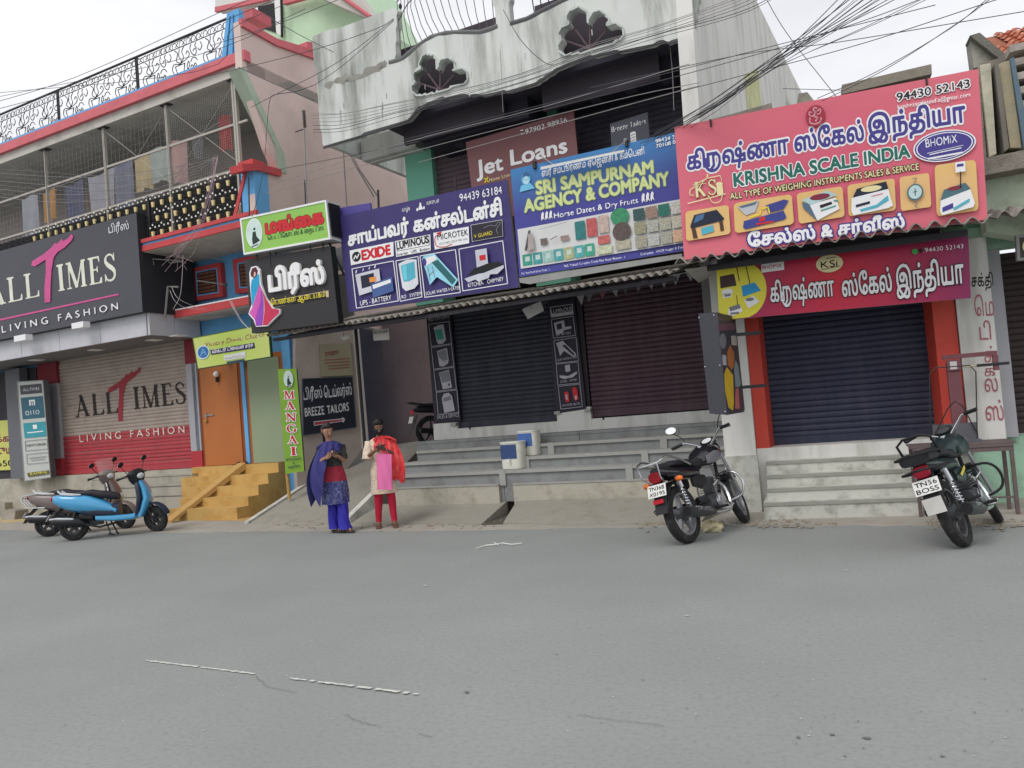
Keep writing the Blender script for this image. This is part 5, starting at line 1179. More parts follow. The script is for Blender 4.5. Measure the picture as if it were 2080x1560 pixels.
sp_.shape(M((206, 206, 214), .4), [PG(q, (.06, .16), (.64, .12), (.64, .62), (.1, .7))]); sp_.shape(DKB, [PG(q, (.18, .22), (.5, .2), (.5, .5), (.18, .54))]); sp_.shape(M((230, 150, 80), .5), [R(q, .38, .3, .54, .42)]); sp_.shape(M((70, 96, 150), .4), [PG(q, (.4, .46), (.92, .38), (.92, .74), (.42, .82))]); sp_.shape(WH, [PG(q, (.44, .5), (.88, .43), (.88, .52), (.44, .6))] + LN(q, [(.08, .12), (.1, .06)], 2) + LN(q, [(.25, .1), (.27, .05)], 1.4) + LN(q, [(.4, .09), (.42, .04)], 1.4) + LN(q, [(.54, .08), (.56, .02)], 2))
q = frame(sp_, ((804, 530), (849, 521), (857, 603), (813, 612)), 1); sp_.text('RO - SYSTEM', (816, 607), (856, 599), 7, WH, bold=.03)
sp_.shape(M((216, 220, 226), .4), [PG(q, (.1, .08), (.5, .02), (.92, .06), (.9, .66), (.7, .76), (.3, .78), (.16, .68))]); sp_.shape(CYN, [PG(q, (.2, .14), (.82, .1), (.8, .5), (.5, .56), (.24, .54))]); sp_.shape(M((110, 206, 226), .4), [PG(q, (.24, .16), (.44, .14), (.42, .5), (.28, .5))])
q = frame(sp_, ((853, 520), (925, 507), (935, 594), (863, 604)), 1); sp_.text('SOLAR WATER HEATER', (865, 600), (935, 587), 7, WH, bold=.03)
sp_.shape(M((150, 214, 232), .4), [PG(q, (.04, .1), (.1, .02), (.4, .0), (.5, .12), (.98, .7), (.82, .86), (.4, .56), (.18, .72), (.12, .4))]); sp_.shape(M((44, 104, 108), .4), [PG(q, (.3, .2), (.48, .16), (.92, .7), (.8, .8))]); sp_.shape(WH, [PG(q, (.1, .08), (.4, .04), (.46, .14), (.14, .26))]); sp_.shape(INK, [EL(q, .1, .16, .06, .09)]); sp_.shape(GRY, LN(q, [(.18, .28), (.2, .62)], 1) + LN(q, [(.3, .3), (.34, .56)], 1) + LN(q, [(.18, .5), (.34, .4)], 1))
q = frame(sp_, ((932, 506), (1021, 489), (1031, 576), (940, 591)), 1); sp_.text('KITCHEN - CHIMNEY', (951, 584), (1023, 570), 8.5, WH, bold=.03)
sp_.shape(M((196, 198, 208), .4), [R(q, .36, .1, .62, .52), PG(q, (.06, .72), (.5, .64), (.96, .56), (.96, .62), (.8, .74), (.64, .72), (.6, .8), (.36, .84), (.3, .78), (.14, .82))]); sp_.shape(BLK, [PG(q, (.12, .66), (.3, .52), (.6, .46), (.86, .46), (.94, .56), (.5, .66))]); sp_.shape(REDS, [R(q, .44, .24, .58, .36)])
mb = MB(); PC.poly(mb, [(672, 425), (752, 412), (756, 440), (690, 452)], 1.85, .03); build(mb, 'board_behind', M((84, 76, 150), .5, .05, 2), sp_.root)
for x, y in ((768, 408), (925, 378)): mb = MB(); mb.tube([PC.pt(x, y - 22, 1.86), PC.pt(x + 2, y + 30, 1.86)], .018, 5); build(mb, 'support', IRON, sp_.root)

# ---- dry fruits sign
sd = Sign('hoarding', 'blue banner of a dates and dry fruits company with pale yellow block letters', PC, 1.95, [(1037, 345), (1384, 266), (1398, 508), (1055, 563)], .05,
          M((58, 84, 158), .45, .03, 1, grad=('z', (60, 140, 186), (.3, .3, .9))), edge=GREYM)
for c in sd.root.children:
    if c.name.startswith('printed_face'): c.data.materials[0] = M((70, 70, 150), .4, .04, .5, bump=.35, grad=('z', (56, 150, 200), (-.12, 0, 1.0)))
PYE = M((208, 218, 150), .5, .04, 5); OLV = M((126, 146, 110), .5)
sd.text('ஸ்ரீ சம்பூரணம் ஏெஜன்சி & கம்ெபனி', (1101, 359), (1309, 313), 11, WH, bold=.06)
sd.text('SRI SAMPURNAM', (1090, 395), (1327, 350), 26, PYE, bold=.07, outline=.05, omat=OLV, h1=24)
sd.text('AGENCY & COMPANY', (1066, 431), (1359, 375), 25, PYE, bold=.07, outline=.05, omat=OLV, h1=26)
sd.text('Horse Dates & Dry Fruits', (1126, 444), (1296, 412), 12, WH, bold=.05)
sd.text('98434 257', (1332, 291), (1383, 279), 8, WH, bold=.06); sd.text('70108 085', (1333, 301), (1384, 289), 8, WH, bold=.06)
for b in (((1096, 430), (1124, 425), (1125, 445), (1098, 450)), ((1300, 392), (1330, 386), (1332, 408), (1302, 414))):
    q = Q(*b); sd.shape(WH, [PG(q, (.06 + k * .3, .7), (.1 + k * .3, .3), (.2 + k * .3, .06), (.3 + k * .3, .2), (.26 + k * .3, .6), (.32 + k * .3, .95), (.2 + k * .3, .72), (.1 + k * .3, .98)) for k in range(3)])
q = Q((1048, 352), (1086, 344), (1089, 386), (1052, 393)); sd.shape(M((110, 186, 220), .5), [PG(q, (.1, .95), (.2, .66), (.4, .6), (.7, .6), (.95, .9)), EL(q, .5, .38, .24, .28)]); sd.shape(M((176, 214, 232), .5), [EL(q, .5, .44, .16, .2)]); sd.shape(M((60, 96, 140), .5), [PG(q, (.3, .3), (.4, .1), (.56, .02), (.7, .2), (.68, .3), (.5, .22))] + LN(q, [(.43, .42), (.48, .42)], 1) + LN(q, [(.54, .41), (.59, .41)], 1))
q = Q((1051, 466), (1390, 403), (1397, 492), (1058, 546)); PAN = M((212, 212, 212), .5, .03, 3); sd.shape(PAN, [R(q, 0, 0, 1, 1)])
r = random.Random(8)
for k in range(7): c = M(((60, 150, 130), (70, 150, 150), (150, 190, 180), (80, 160, 160), (170, 176, 130), (80, 166, 170), (60, 160, 130))[k], .5, .2, 20); sd.shape(c, [R(q, .015 + k * .062, .66, .072 + k * .062, .95)]); sd.shape(M((190, 210, 206), .5), [R(q, .03 + k * .062, .72, .058 + k * .062, .84)])
for b, c in (((.34, .08, .4, .52), (50, 120, 120)), ((.41, .06, .47, .5), (186, 90, 90)), ((.48, .04, .54, .46), (190, 170, 160)), ((.47, .52, .54, .72), (190, 100, 96)), ((.46, .76, .55, .96), (196, 200, 170)), ((.13, .34, .17, .5), (110, 100, 96)), ((.25, .36, .3, .48), (150, 130, 124)), ((.57, .7, .66, .92), (176, 170, 150))):
    sd.shape(M(c, .5, .25, 24), [R(q, *b)])
sd.shape(M((60, 140, 100), .5, .3, 30), [EL(q, .61, .14, .055, .2)]); sd.shape(M((92, 80, 76), .5, .3, 30), [EL(q, .615, .5, .055, .22)])
k = 0
for u in (.69, .765, .84, .915):
    for v in (.04, .36, .68):
        c = ((54, 84, 84), (150, 146, 120), (160, 156, 140), (150, 124, 110), (170, 170, 160), (180, 180, 176), (44, 110, 96), (170, 168, 150), (166, 162, 150), (196, 192, 184), (190, 184, 168), (206, 170, 140))[k]; k += 1
        sd.shape(M(c, .5, .45, 60), [R(q, u, v, u + .068, v + .27)])
sd.shape(M((90, 84, 86), .5), LN(q, spl([(.07, .1), (.05, .4), (.04, .55)], 3), 5)); sd.shape(M((170, 160, 156), .5), [PG(q, (.06, .16), (.085, .18), (.09, .55), (.05, .6))]); sd.shape(GRY, LN(q, [(.13, .1), (.3, .04)], .8) + LN(q, [(.19, .4), (.23, .34)], 2))
sd.text('No: New Majith Street, Erode - 1.', (1060, 558), (1118, 549), 4.6, WH, bold=.03); sd.text('965, Prakash Complex, Erode Main Road, Bhavani - 1.', (1146, 543), (1271, 524), 5, WH, bold=.03); sd.text('Company : VVCR Nagar II, Erode', (1301, 519), (1394, 503), 5, WH, bold=.03)
mb = MB(); mb.hexa([PC.pt(1098, 345, 2.1), PC.pt(1268, 309, 2.1), PC.pt(1268, 304, 2.1), PC.pt(1098, 339, 2.1), PC.pt(1098, 345, 2.04), PC.pt(1268, 309, 2.04), PC.pt(1268, 304, 2.04), PC.pt(1098, 339, 2.04)])
tl = thing('tube_light', 'unlit white tube light batten over the blue dry fruits banner', 'light', PC.pt(1180, 330, 2.1)); build(mb, 'batten', M((214, 214, 210), .5), tl)
for a, b in (((1128, 337), (1100, 318)), ((1240, 312), (1275, 282))): mb = MB(); mb.tube([PC.pt(*a, 2.06), PC.pt(*b, 1.98)], .008, 5); build(mb, 'arm', GREYM, tl)
for x, y in ((1084, 334), (1271, 289)): mb = MB(); PC.pbox(mb, x - 3, y - 6, x + 4, y + 7, 1.93, 1.99); build(mb, 'clamp', IRON, sd.root)
# backing sheet of the banner showing below it
mb = MB(); PC.poly(mb, [(1054, 565), (1385, 515), (1386, 524), (1200, 556), (1075, 577), (1056, 574)], 1.94, .03); build(mb, 'metal_backing', M((150, 150, 148), .6, .1, 4), sd.root)

# ---- maroon loans sign
sj = Sign('sign_board', 'maroon loans board standing behind the other hoardings, with round white letters', PC, 1.2, [(946, 289), (1165, 224), (1182, 400), (968, 460)], .04, M((128, 84, 86), .5, .03, 1), edge=M((100, 64, 68), .6))
sj.text('97902 98956', (1067, 273), (1152, 248), 10.5, WH, bold=.02); sj.text('Jet', (969, 358), (1022, 344), 31, WH, bold=.05); sj.text('Loans', (1039, 336), (1152, 309), 31, WH, bold=.05)
sj.text('Home Loan', (994, 370), (1036, 358), 8, CRM, bold=.02); sj.shape(YL, LN(Q((984, 362), (991, 360), (992, 369), (985, 371)), [(0, 0), (1, 1)], 2.5) + LN(Q((984, 362), (991, 360), (992, 369), (985, 371)), [(1, 0), (0, 1)], 2.5)); sj.shape(WH, LN(Q((1058, 264), (1062, 263), (1063, 275), (1059, 276)), [(0, .1), (1, .1)], 2.5) + LN(Q((1058, 264), (1062, 263), (1063, 275), (1059, 276)), [(0, .7), (1, .7)], 2.5))
ss = Sign('sign_board', 'small grey tailors board with a sewing machine emblem before the upper shutter', PC, 1.25, [(1239, 252), (1315, 228), (1321, 300), (1244, 320)], .03, M((78, 78, 90), .5, .03, 2), edge=M((120, 120, 124), .5))
ss.text('Breeze Tailors', (1243, 269), (1312, 251), 11.5, WH); q = Q((1262, 272), (1300, 262), (1302, 290), (1265, 300)); ss.shape(WH, [R(q, .1, .4, .24, .9), RR(q, .46, .06, .76, .9, .12, .1)]); ss.shape(GRY, LN(q, [(.5, .3), (.72, .26)], 1.4) + LN(q, [(.5, .5), (.72, .46)], 1.4) + LN(q, [(.5, .7), (.72, .66)], 1.4))

# ---- green box sign and black board at the left end of the canopy
GR2 = M((146, 196, 92), .5, .04, 2)
def lady(s, q):
    s.shape(WH, [EL(q, .5, .5, .5, .5, 28)]); s.shape(M((206, 226, 220), .5), [EL(q, .5, .5, .46, .47, 28)])
    s.shape(M((34, 54, 44), .5), [PG(q, (.4, .46), (.58, .44), (.62, .62), (.82, .78), (.6, .84), (.36, .88), (.34, .7)), EL(q, .52, .36, .07, .045)] + LN(q, [(.3, .94), (.66, .9)], 2))
sm = Sign('box_sign', 'bright green box sign with red Tamil letters and white frame, above the black board', PC, 2.2, [(488, 444), (663, 406), (672, 486), (496, 518)], .30, GR2, edge=WH, frame=(.03, WH))
sm.text('மங்ைக', (541, 475), (657, 452), 19, REDS, bold=.12, outline=.05, omat=M((120, 30, 30), .6)); sm.text('ெபட்டிேகாட்ஸ் & ைநட்டீஸ்', (544, 488), (657, 467), 7.5, M((40, 84, 60), .6), bold=.05)
lady(sm, Q((498, 447), (531, 440), (535, 500), (502, 507)))
mb = MB(); P = [PC.pt(668, 412, 2.2), PC.pt(674, 480, 2.2)]
a = [PC.pt(664, 412, 2.19) + PC.e * .02, PC.pt(672, 480, 2.19) + PC.e * .02]; mb.hexa([a[1], a[1] + PC.e * .012, a[0] + PC.e * .012, a[0], a[1] - PC.n * .26, a[1] - PC.n * .26 + PC.e * .012, a[0] - PC.n * .26 + PC.e * .012, a[0] - PC.n * .26]); build(mb, 'side_panel', BLK, sm.root)
for x, y0, y1 in ((505, 360, 440), (619, 366, 415), (521, 505, 530), (629, 484, 512), (548, 500, 545), (655, 480, 512)):
    mb = MB(); mb.tube([PC.pt(x, y0, 2.1), PC.pt(x + 2, y1, 2.1)], .012, 5); build(mb, 'hanger', IRON, sm.root)
sb2 = Sign('sign_board', 'black board with raised white Tamil letters and a colourful gowned lady', PC, 2.1, [(497, 528), (671, 499), (688, 655), (512, 677)], .12, M((50, 48, 50), .5, .04, 2), edge=BLK)
GLD = M((206, 192, 160), .4)
sb2.text('பிரீஸ்', (547, 592), (658, 573), 30, WH, bold=.09, outline=.02, omat=GLD, raise_=.05)
sb2.shape(GLD, [[(546, 612), (667, 590), (668, 603), (550, 626)]]); sb2.shape(BLK, [[(548, 613), (661, 592), (663, 605), (551, 625)]]); sb2.text('ெபண்கள் ஆைடயகம்', (551, 620), (661, 602), 9, YL, bold=.05)
k_ = lambda P: [(380 + x / 4, 380 + y / 4) for x, y in P]
dd = sb2.d + .04
for m, P, o in ((WH, [(505, 700), (520, 650), (560, 640), (590, 670), (592, 700), (600, 790), (640, 900), (700, 985), (755, 990), (752, 1030), (700, 1080), (650, 1130), (560, 1135), (540, 1080), (498, 1030), (525, 950), (512, 820)], .0),
                (M((90, 34, 46), .5), [(515, 700), (528, 660), (558, 650), (574, 680), (565, 725), (545, 740), (520, 725)], .004), (M((226, 196, 180), .5), [(545, 690), (556, 690), (556, 720), (540, 730)], .006),
                (M((40, 160, 206), .5), [(545, 730), (585, 705), (588, 790), (556, 880), (528, 975), (522, 900), (518, 810), (524, 760)], .004),
                (M((206, 90, 176), .5), [(590, 790), (604, 830), (596, 930), (552, 1080), (505, 1022), (532, 975), (560, 880)], .004),
                (M((150, 70, 180), .5), [(604, 830), (622, 920), (622, 1020), (610, 1125), (560, 1128), (552, 1080), (598, 930)], .004),
                (M((196, 50, 84), .5), [(606, 830), (640, 905), (690, 985), (748, 995), (746, 1026), (700, 1068), (650, 1122), (614, 1122), (628, 1010), (626, 920)], .004)):
    mb = MB(); a = [PC.pt(x, y, dd + o) for x, y in k_(P)]; mb.prism(a, [p - PC.n * (.04 if not o else .003) for p in a]); build(mb, 'lady_figure', m, sb2.root)
for (xa, ya), (xb, yb) in (((668, 492), (700, 560)), ((560, 512), (565, 528))): mb = MB(); mb.tube([PC.pt(xa, ya, 2.0), PC.pt(xb, yb, 1.9)], .02, 5); build(mb, 'strut', IRON, sb2.root)
# boxes standing on the canopy between the boards
mb = MB(); PC.poly(mb, [(678, 505), (705, 500), (712, 545), (684, 550)], 1.5, .03); t = thing('white_sheet', 'white weathered sheet standing on the canopy behind the black board', 'sheet', PC.pt(690, 620, 1.5)); build(mb, 'upper_sheet', M((170, 168, 176), .6, .1, 4), t)
mb = MB(); PC.poly(mb, [(684, 558), (708, 554), (718, 640), (692, 648)], 1.5, .03); build(mb, 'lower_sheet', M((176, 172, 168), .6, .1, 4), t)

# ---- church sign, Mangai upright, tailor board, khaki poster
sc_ = Sign('sign_board', 'lime green church board with maroon English and white Tamil lettering over the doors', PL, .66, [(391, 686), (545, 656), (551, 725), (402, 750)], .05, M((170, 196, 76), .5, .05, 2, grad=('ball', (206, 214, 130), (.8, .8, 1.2))), edge=M((60, 96, 60), .6), frame=(.012, M((60, 96, 60), .6)))
sc_.text('Victory Divine Church', (417, 705), (537, 683), 10, M((128, 60, 40), .6), bold=.02, outline=.04, omat=CRM, shear=.15); sc_.shape(M((40, 40, 80), .5), [[(427, 711), (516, 696), (518, 707), (429, 721)]]); sc_.text('விக்டரி டிைவன் சர்ச்', (431, 718), (514, 704), 5.5, WH, bold=.05)
sc_.shape(M((206, 210, 206), .5), [[(454, 722), (498, 714), (499, 726), (456, 733)]]); sc_.text('Victory Divine Trust', (457, 730), (496, 724), 3.5, MAR); sc_.shape(M((40, 60, 90), .5), [[(460, 735), (496, 729), (497, 733), (461, 739)]])
q = Q((398, 704), (424, 699), (427, 727), (401, 732)); sc_.shape(M((206, 220, 226), .5), [EL(q, .5, .5, .5, .5)]); sc_.shape(M((50, 110, 170), .5), [EL(q, .5, .5, .42, .42)]); sc_.shape(M((140, 190, 220), .5), LN(q, [(.5, .25), (.3, .7)], 1.2) + LN(q, [(.5, .25), (.7, .7)], 1.2) + LN(q, [(.34, .55), (.66, .5)], 1.2))
pm = PL.pt(564, 750, .95); VM = Pl(pm.x, pm.y, 28)
vm = Sign('upright_sign', 'tall lime green upright sign with red letters spelling down beside the yellow steps', VM, .0, [(564, 750), (602, 749), (618, 957), (580, 963)], .14, M((134, 176, 60), .5, .04, 2), edge=M((96, 96, 104), .6))
for ch, x, y in (('M', 588, 810), ('A', 590, 832), ('N', 592, 855.5), ('G', 593, 878.5), ('A', 595, 901), ('I', 597, 924.5)):
    w = 10 if ch != 'I' else 5; vm.text(ch, (x - w, y + .3), (x + w, y - .3), 16.5, REDS, font='serif', bold=.03, outline=.07, omat=WH, res=26)
vm.text('PETTICOATS', (581, 937), (612, 934), 5, M((40, 60, 90), .5), bold=.06); vm.text('&', (595, 943), (599, 943), 4, M((40, 60, 90), .5), bold=.04); vm.text('NIGHTIES', (586, 952), (609, 949), 5, M((40, 60, 90), .5), bold=.06); lady(vm, Q((575, 753), (594, 752), (597, 786), (577, 788)))
mb = MB(); mb.tube([VM.pt(583, 960, -.07), VM.pt(588, 1014, -.07)], .03, 8); build(mb, 'post', YEL2, vm.root)
tb = Sign('sign_board', 'black tailors board with a red arrow on the beige alley wall', BT, .03, [(614, 769), (716, 765), (724, 868), (616, 885)], .03, M((34, 38, 50), .5, .05, 2), edge=M((60, 76, 90), .6), frame=(.015, M((60, 72, 86), .6)))
LGY = M((206, 208, 214), .5); tb.text('பிரீஸ்', (617, 812), (655, 807), 16, LGY, bold=.05); tb.text('ெடய்லர்ஸ்', (659, 808), (715, 801), 16, LGY, bold=.05); tb.text('BREEZE', (620, 846), (659, 841), 17, LGY, bold=.05); tb.text('TAILORS', (665, 841), (709, 834), 17, LGY, bold=.05)
tb.shape(LGY, [[(637, 856), (695, 850), (695, 847), (701, 852), (697, 859), (696, 856), (638, 865)]]); tb.shape(M((166, 60, 80), .5), [[(638, 857.5), (694, 851.5), (699, 852.5), (694, 855), (639, 863.5)]])
kp = Sign('poster', 'faded khaki price poster on the alley wall above the tailors board', BT, .03, [(649, 700), (712, 696), (718, 762), (652, 765)], .02, M((150, 144, 120), .6, .05, 3), edge=M((120, 116, 100), .6))
kp.text('ராணா', (661, 724), (688, 720), 8, M((130, 50, 50), .6), bold=.05)
for y in (730, 736, 742, 748): kp.shape(M((150, 76, 66), .6), [[(658 + (y > 740) * 8, y + 1), (710, y - 3), (710, y - 1.6), (658 + (y > 740) * 8, y + 2.4)]])

# ---- big dark sign of the clothing shop, its totem and the yellow board
sa = Sign('shop_sign', 'wide charcoal sign box with cream serif letters and a pink brush stroke T', PL, 1.36, [(-330, 603), (277, 432), (290, 633), (-330, 755)], 1.25, M((76, 76, 84), .5, .03, 1, dirt=(66, 66, 74), damt=.4, dscale=1), edge=M((48, 48, 54), .6))
CR2 = M((222, 224, 208), .5); PNK = M((206, 84, 144), .5, .08, 8)
sa.text('ALL', (-24, 624), (80, 602), 50, CR2, font='serif', outline=.02, omat=M((150, 150, 130), .5)); sa.text('IMES', (119, 592), (237, 569), 53, CR2, font='serif', outline=.02, omat=M((150, 150, 130), .5), h1=56); brush_T(sa, 98, 614, 124, PNK, .01)
sa.shape(PNK, [[(-300, 712), (241, 596), (241, 599.5), (-300, 716)]]); sa.text('L I V I N G   F A S H I O N', (4, 676), (240, 628), 14, WH, bold=.03, raise_=.01); sa.text('பிரீஸ்', (221, 474), (262, 465), 12, LGY, bold=.06)
for x, y in ((40, 686), (157, 660)):
    t = thing('flood_light', 'small white flood light on an arm under the charcoal sign, %s' % ('left one' if x < 100 else 'right one'), 'lamp', PL.pt(x, y, 1.5), group='flood lights under the charcoal sign')
    mb = MB(); PL.pbox(mb, x - 12, y - 3, x + 12, y + 4, 1.4, 1.55); build(mb, 'head', WH, t); mb = MB(); mb.tube([PL.pt(x, y, 1.45), PL.pt(x, y - 4, 1.2)], .01, 5); build(mb, 'arm', GREYM, t)
to = Sign('totem_sign', 'narrow pale totem listing clothing labels beside the red and cream shutter', PL, .45, [(35, 775), (88, 772), (104, 970), (50, 978)], .12, M((190, 194, 188), .5, .03, 2), edge=M((96, 98, 104), .6), frame=(.02, M((150, 152, 150), .5)))
def lab(s, b, m, t=None, tm=None, h=6, bold=.03):
    q = Q(*b); s.shape(m, [R(q, 0, 0, 1, 1)])
    if t: p0, p1 = q(.12, .66), q(.88, .66); s.text(t, p0, p1, h, tm, bold=bold)
    return q
lab(to, ((40, 783), (84, 779), (86, 798), (42, 802)), M((66, 64, 70), .5), 'ALLTIMES', LGY, 6); q = lab(to, ((42, 808), (87, 804), (91, 848), (46, 852)), M((40, 92, 110), .5)); to.text('OTTO', (52, 844), (80, 841), 9, WH); to.shape(WH, [R(q, .36, .14, .62, .4)]); to.shape(M((40, 92, 110), .5), [R(q, .42, .2, .47, .4), R(q, .51, .2, .56, .4)])
q = lab(to, ((47, 860), (92, 856), (95, 886), (50, 890)), M((50, 148, 160), .5)); to.shape(WH, [R(q, .42, .16, .6, .44)] + LN(q, [(.16, .66), (.84, .64)], 2)); 
for k, (y, t) in enumerate(((896, 'NEWYORKER'), (923, ''))):
    b = ((51 + k * 3, y), (95 + k * 3, y - 4), (97 + k * 3, y + 16), (52 + k * 3, y + 20)); q = Q(*b); to.shape(GRY, LN(q, [(0, 0), (1, 0), (1, 1), (0, 1), (0, 0)], 1)); t and to.text(t, q(.06, .6), q(.94, .6), 5, BLK, bold=.03)
    if not t: to.shape(GRY, LN(q, [(.12, .42), (.88, .4)], 1.4) + LN(q, [(.2, .66), (.8, .64)], 1))
lab(to, ((55, 961), (99, 955), (100, 963), (57, 969)), M((90, 90, 60), .5), 'RAMRAJ', YL, 5)
mb = MB(); PL.box(mb, PL.sz(15, 850, .3)[0], PL.sz(44, 850, .3)[0], .1, .3, .9, 3.5); o = build(mb, 'steel_column', M((104, 106, 112), .6, .05, 2, key='w')); tag(o, 'grey steel column between the totem and the yellow board', 'column')
yb = Sign('sign_board', 'yellow rental board with maroon Tamil letters and black digits at the left edge', PL, .12, [(-120, 866), (27, 852), (34, 954), (-110, 960)], .03, M((206, 206, 110), .5, .04, 2), edge=WH)
yb.text('வாடைகக்கு', (-80, 903), (26, 896), 10, MAR, bold=.08); yb.text('ெகாடுக்கப்படும்', (-110, 927), (24, 921), 12, MAR, bold=.08); yb.text('98650 48650', (-90, 952), (26, 946), 12, BLK, bold=.05)
mb = MB(); PL.box(mb, -9, -5.4, .02, .06, .9, 3.5); P2(mb, 'shutter', DARKC)

# ---- poster columns beside the dark shutters
def boxes(s, qs, items):
    for b, it in zip(qs, items):
        q = Q(*b); s.shape(M((176, 176, 186), .5), LN(q, [(0, 0), (1, 0), (1, 1), (0, 1), (0, 0)], 1))
        for m, P in it: s.shape(m, [PG(q, *p) for p in P])
NV = M((36, 32, 50), .5, .05, 3); L2 = M((176, 176, 184), .5, .08, 10)
c1 = Sign('poster_column', 'narrow black poster column showing four white water purifiers, left of the dark shutter', PC, .04, [(867, 646), (915, 638), (936, 855), (887, 860)], .03, NV, edge=BLK)
c1.text('RO SYSTEMS', (871, 653), (912, 645), 6.5, L2, bold=.04); c1.text('SALES & SERVICE', (888, 851), (933, 846), 7.5, L2, bold=.03)
boxes(c1, [((871, 659), (912, 653), (917, 698), (876, 704)), ((876, 706), (917, 700), (922, 744), (881, 750)), ((881, 752), (922, 746), (927, 790), (886, 795)), ((886, 797), (928, 792), (932, 838), (890, 842))],
      [[(L2, [[(.2, .18), (.5, .08), (.72, .1), (.76, .8), (.6, .94), (.36, .94), (.3, .8), (.24, .3)]]), (TEAL, [[(.26, .3), (.6, .26), (.66, .74), (.34, .76)]])],
       [(L2, [[(.26, .2), (.76, .12), (.78, .7), (.72, .84), (.5, .94), (.3, .9)]]), (GRY, [[(.3, .24), (.7, .18), (.74, .66), (.5, .7), (.32, .5)]])],
       [(L2, [[(.24, .16), (.74, .08), (.8, .92), (.34, .94)]]), (GRY, [[(.26, .18), (.72, .12), (.76, .6), (.34, .64)]]), (BLK, [[(.62, .72), (.7, .7), (.7, .8), (.62, .82)]])],
       [(L2, [[(.24, .3), (.36, .1), (.6, .08), (.74, .24), (.82, .9), (.3, .96)]]), (GRY, [[(.3, .3), (.66, .22), (.7, .4), (.32, .46)]])]])
c2_ = Sign('poster_column', 'narrow black poster column with battery, heater and chimney boxes between two shutters', PC, .06, [(1112, 616), (1166, 606), (1191, 831), (1130, 840)], .03, NV, edge=BLK)
q = Q((1117, 624), (1163, 617), (1165, 638), (1119, 645)); c2_.shape(L2, [R(q, 0, 0, 1, 1)]); c2_.shape(NV, [R(q, .03, .06, .97, .7)]); c2_.text('LUMINOUS', (1120, 638), (1162, 631), 9, L2, bold=.05)
for t, a, b in (('UPS - BATTERY', (1130, 683), (1160, 678)), ('SOLAR WATER HEATER', (1131, 734), (1172, 727)), ('KITCHEN - CHIMNEY', (1138, 778), (1172, 773)), ('SUN WATER HEATER', (1141, 826), (1178, 822))): c2_.text(t, a, b, 4.6, L2, bold=.03)
boxes(c2_, [((1120, 649), (1164, 642), (1169, 681), (1124, 687)), ((1125, 692), (1170, 685), (1175, 733), (1130, 738)), ((1130, 740), (1174, 735), (1178, 778), (1133, 782)), ((1134, 785), (1178, 780), (1183, 826), (1139, 831))],
      [[(L2, [[(.1, .2), (.56, .14), (.58, .5), (.86, .5), (.84, .62), (.5, .66), (.46, .8), (.14, .84)]]), (NV, [[(.2, .3), (.44, .26), (.44, .56), (.22, .6)]])],
       [(L2, [[(.08, .12), (.4, .06), (.5, .2), (.94, .7), (.84, .84), (.4, .5), (.2, .7), (.14, .3)]]), (NV, [[(.34, .26), (.48, .24), (.86, .7), (.8, .76)]])],
       [(L2, [[(.38, .1), (.62, .08), (.62, .4), (.4, .42)], [(.1, .54), (.5, .62), (.9, .44), (.92, .54), (.7, .7), (.3, .74), (.12, .66)]])],
       [(REDS, [[(.24, .3), (.36, .24), (.44, .32), (.44, .7), (.3, .74), (.24, .6)], [(.62, .16), (.74, .1), (.84, .2), (.86, .66), (.7, .72), (.64, .56)]]), (L2, [[(.28, .4), (.36, .38), (.38, .6), (.3, .62)], [(.7, .5), (.8, .48), (.8, .64), (.7, .66)]])]])

# ---- boxed sign standing out at right angles beside the white column
SBp = PK.pt(1457, 636, 1.75); SBX = Pl(SBp.x, SBp.y, 84)
sx = thing('projecting_sign', 'dark riveted box sign with a printed side projecting over the steps by the white column', 'sign', PK.pt(1470, 842, 1.75))
a = [PK.pt(1419, 637, 1.75), PK.pt(1457, 634, 1.75), PK.pt(1477, 843, 1.75), PK.pt(1441, 840, 1.75)]
b_ = [SBX.pt(1457, 634), SBX.pt(1493, 640), SBX.pt(1514, 833), SBX.pt(1477, 843)]
dv = (b_[1] - b_[0]); dv.z = 0
mb = MB(); mb.hexa([a[3], a[2], a[1], a[0], a[3] + dv, a[2] + dv, a[1] + dv, a[0] + dv]); build(mb, 'box', M((66, 66, 74), .45, .06, 3), sx)
cl = Paint(SBX, .0, sx)
cl.shape(M((60, 46, 56), .5), [[(1458, 636), (1493, 642), (1513, 832), (1477, 842)]], 'printed_side')
for m, P in ((M((110, 80, 90), .5), [(1459, 658), (1493, 656), (1494, 670), (1460, 672)]), (GRY, EL(Q((1461, 677), (1475, 677), (1476, 708), (1463, 709)), .5, .5, .5, .5)), (M((176, 110, 60), .5), [(1483, 700), (1491, 716), (1492, 742), (1486, 752), (1478, 740), (1477, 716)]), (M((216, 180, 50), .5), [(1476, 745), (1489, 762), (1491, 815), (1489, 834), (1480, 828), (1473, 795), (1471, 760)]), (M((130, 150, 156), .5), [(1494, 730), (1500, 745), (1505, 780), (1502, 786), (1494, 786), (1491, 750)]), (M((190, 110, 110), .5), [(1494, 790), (1500, 787), (1503, 830), (1493, 830)]), (M((176, 170, 160), .5), [(1485, 682), (1496, 681), (1497, 702), (1486, 701)]), (L2, [(1467, 720), (1475, 722), (1476, 742), (1468, 742)])): cl.shape(m, [P])
for x, y in ((1420, 645), (1450, 640), (1432, 745), (1462, 742), (1473, 836)):
    mb = MB(); mb.ball(PK.pt(x, y, 1.755), .009, 6, 4); build(mb, 'rivet', SILV, sx)
